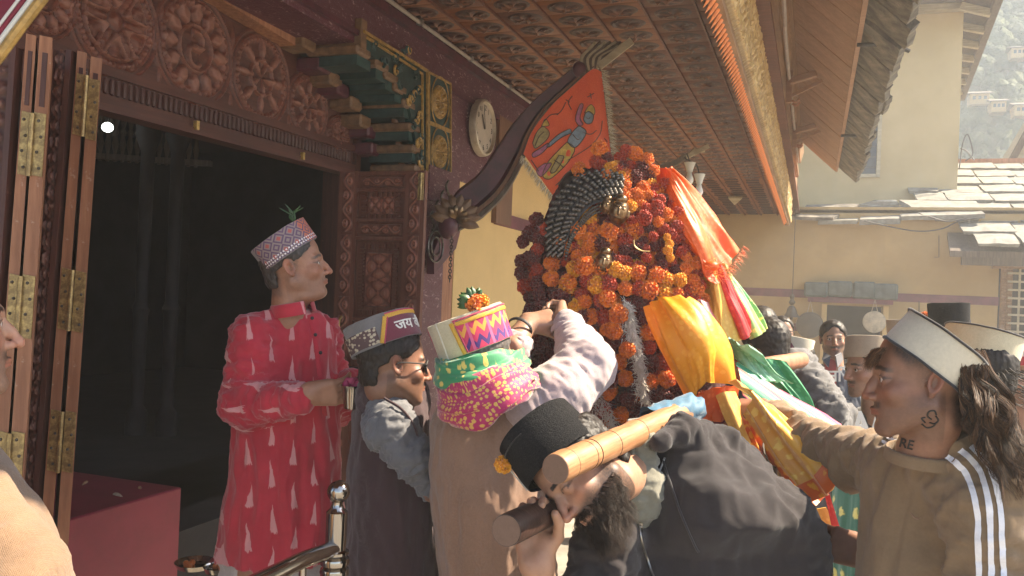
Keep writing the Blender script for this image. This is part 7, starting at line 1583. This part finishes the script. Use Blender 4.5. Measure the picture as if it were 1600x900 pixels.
pole('carrying_pole', at(1252, 562, 3.1), at(1150, 580, 2.6), .030, 'raw_plank', 'short reddish pole end on the far side behind the green cloth', endm='end_grain')
roll('blue_wrap', None, P_((1018, 655, 1.90), (1040, 650, 1.93), (1062, 648, 1.98), (1080, 645, 2.05)), [.034, .040, .040, .034], 'blue_cloth', amp=.3, freq=9, seed=3) if 0 else None
B = MB(); Pq = catmull(P_((1016, 662, 1.88), (1036, 653, 1.93), (1058, 646, 1.98), (1082, 638, 2.04)), 8)
m_ = len(Pq); T = np.gradient(Pq, axis=0); T /= np.linalg.norm(T, axis=1, keepdims=True); aa = np.linspace(0, 2*pi, 28, endpoint=False); Vv = []
for i in range(m_): u_ = nrm(np.cross(T[i], CR+CU*.2)); w_ = np.cross(T[i], u_); rad = .036+.006*vn(np.stack([np.cos(aa)*3, np.sin(aa)*3, aa*0+i*.35], 1), 1, 2)+.003*np.sin(aa*5+i); Vv.append(Pq[i]+np.cos(aa)[:, None]*rad[:, None]*u_+np.sin(aa)[:, None]*rad[:, None]*w_)
B.grid(np.array(Vv), wrap=True); o = B.build('blue_wrap', 'blue_cloth', smooth=True); tag(o, 'blue cloth wrapped round the bamboo pole at the shoulder', 'cloth')

# ================================================================ curved carved bracket, flag, second bracket, bulbs
VB = 5.35
br = thing('carved_roof_bracket', 'maroon curved wooden bracket with lotus base and carved mane reaching to the ceiling', 'bracket', at(705, 340, VB))
cl = catmull([(700, 350), (735, 318), (768, 288), (795, 245), (815, 205), (840, 170), (872, 140), (905, 112), (925, 100)], 8); wd = np.interp(np.linspace(0, 1, len(cl)), [0, .12, .35, .6, .85, 1], [18, 29, 25, 14, 11, 10])
def ribbon(cl, wl, wr, v0, v1, mat, par, name, thick=.05):
    vv = np.linspace(v0, v1, len(cl)); tn = np.gradient(cl, axis=0); tn /= np.linalg.norm(tn, axis=1, keepdims=True); nrml = np.stack([-tn[:, 1], tn[:, 0]], 1)
    rows = []
    for i in range(len(cl)):
        Lp, Rp = cl[i]+nrml[i]*wl[i], cl[i]+nrml[i]*wr[i]; a, b = at(*Lp, vv[i]), at(*Rp, vv[i]); m1, m2 = lerp(a, b, .12), lerp(a, b, .88)
        rows.append([a, m1-CF*thick*.4, m2-CF*thick*.4, b, b+CF*thick, a+CF*thick, a])
    return MB().grid(np.array(rows)).build(name, mat, par, smooth=30)
ribbon(cl, -wd, wd*.45, VB, VB-.15, 'maroon_paint', br, 'curved_beam', .07)
ribbon(cl, wd*.45, wd*.72, VB-.02, VB-.17, 'brown_board', br, 'carved_edge', .05); ribbon(cl, wd*.72, wd*1.0, VB-.01, VB-.16, 'grey_wood', br, 'lower_edge', .05)
for k in range(9):                                            # lotus petals at the base
    a = radians(-20+k*24); c = at(712, 342, VB-.09); d = cv(cos(a), sin(a), -.15); leaf(br, c, d, -CF, .16, .038, 'tan_block').name = 'lotus_petal'
for k in range(5):
    a = radians(0+k*30); leaf(br, at(712, 342, VB-.12), cv(cos(a), sin(a), -.3), -CF, .09, .026, 'bronze_mask').name = 'lotus_petal'
MB().ball(at(700, 352, VB-.06), (.07, .06, .09)).build('base_knob', 'maroon_paint', br)
for k in range(8):                                            # wavy mane and bar at the top
    P = catmull([at(914+k*3, 112-k*.8, VB-.17), at(909+k*5, 92-k*.6, VB-.18), at(922+k*6, 76+k*.3, VB-.18), at(930+k*8, 66, VB-.17)], 6); MB().tube(P, [.016]*6+[.013]*(len(P)-10)+[.010]*4, 7).build('mane_lock', 'grey_wood' if k % 2 else 'pale_beam', br)
MB().bar(at(936, 104, VB-.2), at(987, 64, VB-.2), .03, .045).build('top_bar', 'pale_beam', br)
MB().ball(at(905, 108, VB-.17), (.045, .04, .05)).build('head_knob', 'maroon_paint', br); MB().ball(at(912, 118, VB-.17), (.03, .03, .03)).build('head_knob', 'grey_wood', br)
ch = thing('hanging_chain', 'short dark chain hanging below the lotus base of the bracket', 'chain', at(704, 375, VB-.15))
for k in range(15): c = at(706-k*.25, 372+k*4.7, VB-.15); MB().tube([c+(CR if k % 2 else CF)*.009*cos(q)+CU*.013*sin(q) for q in np.linspace(0, 2*pi, 10)], .003, 5).build('link', 'iron', ch)
# flag
FLV = 5.0
fl, XF = drape('orange_flag', P_((818, 240, FLV), (832, 205, FLV), (862, 165, FLV), (900, 130, FLV), (926, 108, FLV), (940, 112, FLV)), P_((868, 312, FLV), (890, 300, FLV-.02), (920, 275, FLV-.02), (945, 262, FLV), (952, 256, FLV), (956, 250, FLV)), 'flag_orange', 'orange festival flag with a painted robed figure and silver fringe', 'flag', folds=3, amp=.022, seed=5, nu=60, nv=40)
for E_, dr in ((catmull(P_((816, 244, FLV), (842, 278, FLV), (869, 313, FLV)), 14), cv(-.5, -.8, 0)), (catmull(P_((940, 111, FLV), (949, 180, FLV), (957, 249, FLV)), 22), cv(1, -.2, 0))):
    strands('fringe', None, fl, np.repeat(E_, 7, 0)+rng.normal(0, .003, (len(E_)*7, 3)), np.repeat([dr], len(E_)*7, 0)+rng.normal(0, .25, (len(E_)*7, 3)), .045, 3, .0022, .2, .02, ((.35, .28, .16), (.75, .70, .58)), seed=2, m='hair_mat')
# painted figure: flat shapes laid on the flag
for nm, c in (('print_blue', (.20, .24, .28)), ('print_yellow', (.55, .34, .06)), ('print_pink', (.42, .12, .20)), ('print_line', (.10, .05, .03)), ('print_olive', (.36, .26, .10))): plain(nm, c, .8, .25, 40, .1)
bpy.context.view_layer.update()
def fpatch(pts, mat, off=.003, name='print'):
    C = catmull(list(pts)+[pts[0]], 4)[:-1]; V = []
    for x, y in C: p, nr = drape_on(fl, x, y, FLV); V.append(p-CF*off)
    MB().tube(np.array(V+V[:1])-CF*.001, .0026, 4).build('print_line', 'print_line', fl); c = np.mean(V, 0); MB().add(V+[c], [(i, (i+1) % len(V), len(V)) for i in range(len(V))]).build(name, mat, fl, smooth=False)
def fline(pts, mat='print_line', r=.0028):
    V = [drape_on(fl, x, y, FLV)[0]-CF*.005 for x, y in catmull(pts, 5)]; MB().tube(V, r, 4).build('print_line', mat, fl)
fpatch([(886, 222), (898, 232), (890, 250), (874, 268), (858, 280), (848, 274), (856, 254), (872, 236)], 'print_yellow')      # robe
fpatch([(873, 243), (881, 246), (868, 268), (860, 268)], 'print_olive', .005)
fpatch([(905, 196), (916, 206), (908, 222), (897, 231), (887, 221), (895, 206)], 'print_blue', .004)                        # chest
fpatch([(914, 178), (920, 174), (927, 180), (925, 191), (918, 194), (912, 188)], 'print_blue', .005)
fpatch([(913, 177), (918, 168), (924, 164), (929, 171), (928, 180), (920, 175)], 'print_yellow', .007)                      # head dress
fpatch([(905, 198), (899, 186), (906, 164), (911, 165), (906, 185), (911, 194)], 'print_pink', .006)
fpatch([(893, 208), (876, 216), (858, 230), (856, 226), (872, 211), (890, 202)], 'print_blue', .006)
fpatch([(858, 228), (846, 240), (834, 246), (832, 240), (844, 232), (856, 224)], 'print_pink', .005)
fpatch([(850, 256), (862, 256), (846, 276), (838, 266)], 'print_pink', .003)
fpatch([(832, 224), (838, 208), (848, 198), (858, 206), (856, 216), (846, 226), (836, 232)], 'print_olive', .003); fpatch([(846, 198), (852, 186), (858, 196)], 'print_yellow', .004)
fpatch([(872, 288), (886, 270), (904, 262), (906, 274), (892, 288), (878, 300)], 'print_olive', .003); fpatch([(880, 286), (890, 276), (896, 282), (884, 292)], 'print_yellow', .005)
for P in (((941, 189), (938, 208), (925, 226), (905, 240), (888, 250)), ((906, 205), (922, 210), (932, 204)), ((836, 228), (842, 214), (850, 206)), ((870, 180), (878, 172), (884, 160)), ((850, 190), (860, 180), (872, 178)), ((895, 210), (902, 218), (908, 216)), ((866, 250), (874, 256), (880, 262)), ((916, 184), (919, 186), (922, 184)), ((932, 238), (938, 230)), ((936, 232), (934, 240)), ((918, 152), (928, 146)), ((922, 146), (924, 154)), ((944, 216), (949, 222)), ((893, 172), (888, 160), (894, 150)), ((890, 160), (884, 156)), ((868, 290), (884, 276), (900, 268)), ((842, 268), (830, 250))): fline(P)
# second bracket and bulbs
b2 = thing('far_roof_bracket', 'smaller grey curved bracket farther along the ceiling, holding two bulb sockets', 'bracket', at(1060, 246, 7.6))
c2 = catmull([(1000, 270), (1030, 262), (1055, 254), (1070, 244)], 8); ribbon(c2, np.full(len(c2), -4.), np.full(len(c2), 5.), 7.7, 7.5, 'grey_wood', b2, 'curved_beam', .06)
for k in range(4): MB().tube(catmull([at(1068+k*2, 246, 7.5), at(1078+k*4, 240-k, 7.5), at(1086+k*5, 232+k, 7.5)], 5), .016, 6).build('mane_lock', 'pale_beam', b2)
MB().bar(at(1084, 240, 7.5), at(1107, 228, 7.5), .03, .04).build('top_bar', 'pale_beam', b2)
for (x, y), lab in (((1078, 256), 'left unlit round bulb in a white socket under the far bracket'), ((1093, 274), 'right unlit round bulb in a white socket, hanging lower under the far bracket')):
    c = at(x, y, 7.2); lb = thing('bulb_fitting', lab, 'light bulb', c, 'unlit bulbs under the veranda ceiling'); M_ = mat4(np.eye(3), c)
    MB().lathe([(.045, 0), (.05, .01), (.036, -.03), (.028, -.055), (.026, -.07)][::-1], 18, M_).build('socket', 'white_plastic', lb); MB().lathe([(.018, -.07), (.024, -.10), (.036, -.13), (.037, -.15), (.025, -.175), (.002, -.183)][::-1], 18, M_).build('bulb', 'bulb_glass', lb, smooth=True)
    MB().tube([c+A3(0, 0, .01), c+A3(-.03, 0, .09), at(1068, 246, 7.4)], .006, 5).build('cord', 'cable', lb)
o = MB().prism([onZ(x, y, 3.30) for x, y in ((1138, 307), (1160, 307), (1148, 318))], (0, 0, -.03)).build('ceiling_fixture', 'pale_beam'); tag(o, 'small pale triangular fixture on the far part of the ceiling', 'fixture')

# ================================================================ steel railing at the bottom
rl = thing('steel_railing', 'shiny steel stair railing with a ball topped post in front of the men', 'railing', at(528, 1100, 1.9)); VR = 1.92
c = at(529, 768, VR); MB().ball(c, .0262, seg=28, rings=18).build('ball', 'steel', rl, smooth=True)
bt = at(521, 1250, VR); up_ = A3(0, 0, 1); q0 = at(527, 790, VR)
prof = [(.014, 0), (.016, -.006), (.024, -.012), (.0245, -.20), (.0245, -.095)]
def pl_(prof, seg=26): return MB().lathe(prof, seg, mat4(np.eye(3), q0))
pl_([(.026, -.9), (.026, -.175), (.020, -.172), (.020, -.168), (.032, -.160), (.034, -.152), (.032, -.144), (.024, -.140), (.033, -.134), (.034, -.127), (.032, -.120), (.024, -.116), (.031, -.110), (.031, -.104), (.024, -.100), (.0245, -.014), (.016, -.006), (.012, .004), (.013, .012)]).build('post', 'steel', rl, smooth=40)
MB().tube([at(524, 856, VR-.005), at(470, 876, VR-.12), at(360, 930, VR-.36)], .0185, 22).build('rail', 'steel', rl, smooth=50)
MB().tube([at(473, 884, VR-.11), at(471, 1000, VR-.11)], .0085, 14).build('baluster', 'steel', rl, smooth=50)

# ================================================================ people in the courtyard behind
def bystander(label, px, py, v, face, up=(0, 1, 0), skin='tan', p=None, cloth_m='coat_black', body=None, hatf=None, s_=1., group='people watching in the courtyard', vox=None, hair=True, arms=None):
    cvl = frame(px, py); c = at(px, py, v); k = FPX/v; vox = vox or .0018+.00075*v; p = dict(stubble=.4, moust=.6, **(p or {})) if not (p and 'stubble' in p) else p
    hat = None
    if hatf: hat = (c+cvl(0, .04, 0), cvl(*hatf.get('up', (0, 1, 0))), hatf.get('h', .085)*.6)
    q = Person(label, c, cvl(*face), cvl(*up), group, s_, p, skin, vox, neck=c+cvl(-.03*face[0], -.20, .02), hat=hat)
    sh = body or {}; w = sh.get('w', .42)*k/2; x0 = px+sh.get('dx', 0)-.03*face[0]*k; y0 = py+.165*k; dp = .12
    q.limb([c+cvl(0, -.35, .03), c+cvl(0, -1.0, .03)], [.09, .09]); q.limb([c+cvl(-.08, -1., .03), A3(*(c+cvl(-.08, -1., .03))[:2], .03)], [.07, .05]); q.limb([c+cvl(.08, -1., .03), A3(*(c+cvl(.08, -1., .03))[:2], .03)], [.07, .05]); q.body(tv=.02)
    if hair: q.hair()
    L_ = Loft(v+.04, [(y0, x0-w*.30, x0+w*.30, .06), (y0+.03*k, x0-w*.72, x0+w*.72, .09), (y0+.08*k, x0-w*.96, x0+w*.96, .11), (y0+.25*k, x0-w, x0+w, .13), (y0+.8*k, x0-w*.92, x0+w*.92, .13)], 2.2)
    G(sh.get('name', 'jacket'), q, [L_]+[(at(*a_[0]), at(*a_[1]), a_[2], a_[3], .03) for a_ in (arms or ())], cloth_m, .012, fold=.010)
    lg = Loft(v+.05, [(y0+.75*k, x0-w*.85, x0+w*.85, .12), (y0+1.35*k, x0-w*.7, x0+w*.7, .09)], 2.2); G('trousers', q, [lg], 'trousers_dark', .02, fold=.01)
    r = None
    if hatf: h_ = hatf.copy(); r = cap_hat(q.root, c+cvl(*h_.pop('off', (0, .042, 0))), cvl(*h_.pop('up', (0, 1, 0))), cvl(*h_.pop('front', face)), h_.pop('rx', .084), h_.pop('ry', .101), h_.pop('h', .085), n=40, **h_)
    return q, cvl, r
q, cvl, _ = bystander('bearded man with short hair in navy quilted jacket over a red shirt, facing the camera', 1302, 530, 5.3, (.12, .0, -1), skin=(.34, .19, .12), p=dict(stubble=.75, moust=1, hairt=.009, hairline=.006, nr=.058, sideb=1), cloth_m='jacket_navy', body=dict(w=.46))
MB().prism([at(x, y, 5.3-.13) for x, y in ((1290, 558), (1306, 564), (1308, 640), (1288, 640))], CF*.02).build('red_tee', 'tee_red', q.root); v, f = text_mesh('उनि', .10, .001, .002); MB().add(np.stack([v[:, 0], v[:, 1], v[:, 2]], 1) @ np.stack([CR, CU, -CF], 0)+at(1298, 588, 5.3-.135), f).build('lettering', 'print_white', q.root, smooth=False)
for sx in (-1, 1): MB().prism([at(1302+sx*4, 556, 5.14), at(1302+sx*13, 551, 5.2), at(1302+sx*16, 562, 5.15), at(1302+sx*7, 574, 5.13)], CF*.02).build('jacket_collar', 'jacket_navy' if sx < 0 else 'shirt_grey', q.root)
q, cvl, _ = bystander('young man in tan wool cap and black hoodie with pale gothic lettering, looking left', 1356, 577, 3.4, (-.80, -.02, -.58), skin=(.33, .175, .105), p=dict(stubble=.25, moust=.8, hairt=.006), cloth_m='hoodie_black', body=dict(w=.44, dx=2, name='hoodie'), hatf=dict(crown='cap_tan', h=.088, up=(.05, 1, .1), off=(.01, .040, 0), flare=.97, rx=.088, ry=.104))
v, f = text_mesh('ALAAC', .105, .001, .003); v[:, 1] *= 1.25; MB().add(np.stack([v[:, 0], v[:, 1], v[:, 2]], 1) @ np.stack([CR, CU-.06*CR, -CF], 0)+at(1350, 664, 3.4-.135), f).build('lettering', 'print_white', q.root, smooth=False)
q, cvl, _ = bystander('man with short dark hair and thin glasses far back on the left', 1222, 521, 5.9, (.35, -.05, -.93), skin=(.30, .17, .11), p=dict(stubble=.1, moust=.2, hairt=.009), cloth_m='pink_white', body=dict(w=.40, name='shirt'))
for sx in (-1, 1): MB().tube([q.W((sx*.032+.022*cos(a), .090, .0+.018*sin(a))) for a in np.linspace(0, 2*pi, 12)], .002, 5).build('glasses', 'ink', q.root)
q, cvl, _ = bystander('man with dark hair seen from behind, leaning under the far pole in a charcoal jacket', 1196, 546, 3.3, (-.55, -.2, .75), up=(-.1, 1, .1), skin=(.33, .18, .11), p=dict(stubble=.3, moust=.3, hairt=.012), cloth_m='jacket_grey', body=dict(w=.40, dx=62), arms=(((1240, 585, 3.35), (1285, 660, 3.2), .11, .10), ((1260, 600, 3.2), (1290, 640, 3.1), .09, .08)))
q.hand(at(1262, 575, 3.05), cvl(-.4, .6, -.1), cvl(-.3, -.2, 1), 1, .9) if 0 else None
q, cvl, _ = bystander('person in white topped cap with maroon front, mostly hidden behind the far pole', 1236, 566, 4.1, (-.7, .1, -.3), skin='tan', p=dict(stubble=.2, moust=.2), cloth_m='wool_cream', body=dict(w=.40, name='shawl'), hatf=dict(crown='wool_white', h=.085, up=(.2, 1, 0), flare=1.03, band='maroon_velvet', b_ang=1.6, b_h=.8))
q, cvl, _ = bystander('man in tall black karakul cap looking over the white caps', 1487, 520, 3.8, (.25, -.1, -.96), skin=(.33, .19, .12), p=dict(stubble=.5, moust=.9), cloth_m='coat_black', body=dict(w=.42, name='coat'), hatf=dict(crown='felt_black', h=.105, flare=1.04, off=(-.01, .030, 0)))
q, cvl, (ho, W_, S_) = bystander('man with curly black hair and big cream cap directly behind the youth', 1528, 590, 2.35, (-.55, -.05, .80), up=(-.05, 1, 0), skin=(.36, .19, .12), p=dict(stubble=.3, moust=.3, hairt=.016, ear=1.1), cloth_m='pink_white', body=dict(w=.36, dx=8, name='shirt'), hatf=dict(crown='wool_cream', h=.088, up=(.28, .95, .1), off=(.0, .045, 0), flare=1.03, rim=('black_rim',), rx=.094, ry=.112))
rr = np.random.RandomState(5); n = 260; th = rr.uniform(0, 6.28, n); z_ = rr.uniform(-.08, .02, n); u_ = np.stack([np.sin(th)*.084, np.cos(th)*.10-.02, z_], 1); u_ = u_[u_[:, 1] < .03]; strands('curls', None, q.root, q.W(u_), (u_*A3(8, 8, 0)+A3(0, 0, -.3)) @ q.R.T, .045, 7, .0016, .2, .16, ((.012, .01, .008), (.04, .028, .02)), seed=4)
q, cvl, _ = bystander('man at the right edge in red and pink striped cap and black coat', 1600, 590, 3.0, (.3, .0, -.95), skin=(.36, .21, .14), p=dict(stubble=.4, moust=.5), cloth_m='coat_black', body=dict(w=.50, dx=-4, name='coat'), hatf=dict(crown='wool_cream', h=.095, flare=1.0, band='pink_band', b_ang=3.0, b_h=.95, slant=0) if 'pink_band' in MATS else dict(crown='trim_red', h=.095, flare=1.0))
q, cvl, _ = bystander('person in brown cap half hidden behind the youth\'s white cap', 1408, 530, 5.4, (-.2, 0, -.95), skin='brown', cloth_m='shawl_tan', body=dict(w=.4, name='shawl'), hatf=dict(crown='cap_tan', h=.085), p=dict(stubble=.2, moust=.3))
q, cvl, (ho, W_, S_) = bystander('person in cap with a small green and orange flower between the cap tops', 1450, 535, 4.6, (0, 0, -1), skin='brown', cloth_m='wool_grey', body=dict(w=.4, name='shawl'), hatf=dict(crown='wool_grey', h=.085), p=dict(stubble=.2, moust=.3))
put_mari(ho, at(1447, 497, 4.5), 'orange', 1.3); leaf(ho, at(1447, 500, 4.48), cvl(.8, .6, 0), -CF, .06, .02); leaf(ho, at(1445, 500, 4.48), cvl(-.8, .5, 0), -CF, .06, .02)
q, cvl, _ = bystander('man with dark hair at far left of the courtyard group, head turned away', 1190, 515, 4.6, (.1, 0, .98), skin='brown', cloth_m='jacket_navy', body=dict(w=.4), p=dict(stubble=.2, moust=.3, hairt=.016))
# smoke puff drifting near the far wall is left to the haze
# ================================================================ haze
_h = MB().box((0, 170, 34.5), (820, 470, 73)).build('haze', [], smooth=False); tag(_h, 'pale sunlit haze filling the air of the courtyard and valley', 'haze', kind='stuff')
_hm = bpy.data.materials.new('haze_air'); _hm.use_nodes = True; _n = _hm.node_tree; _n.nodes.clear()
_v = _n.nodes.new('ShaderNodeVolumePrincipled'); _o = _n.nodes.new('ShaderNodeOutputMaterial'); _n.links.new(_v.outputs[0], _o.inputs['Volume'])
_v.inputs['Color'].default_value = (.80, .90, 1, 1); _v.inputs['Density'].default_value = .0024; _v.inputs['Anisotropy'].default_value = .2
_h.data.materials.append(_hm)

# incense smoke hanging in the courtyard and under the veranda: a second, thinner-walled puff of real air
_s = MB().box((.2, 7.2, 2.55), (15.6, 18.0, 5.0)).build('incense_smoke', [], smooth=False); tag(_s, 'thin incense smoke drifting through the courtyard and veranda', 'smoke', kind='stuff')
_sm = bpy.data.materials.new('smoke_air'); _sm.use_nodes = True; _n = _sm.node_tree; _n.nodes.clear()
_v = _n.nodes.new('ShaderNodeVolumePrincipled'); _o = _n.nodes.new('ShaderNodeOutputMaterial'); _n.links.new(_v.outputs[0], _o.inputs['Volume'])
_v.inputs['Color'].default_value = (1, .94, .86, 1); _v.inputs['Density'].default_value = .0034; _v.inputs['Anisotropy'].default_value = .3
_s.data.materials.append(_sm)
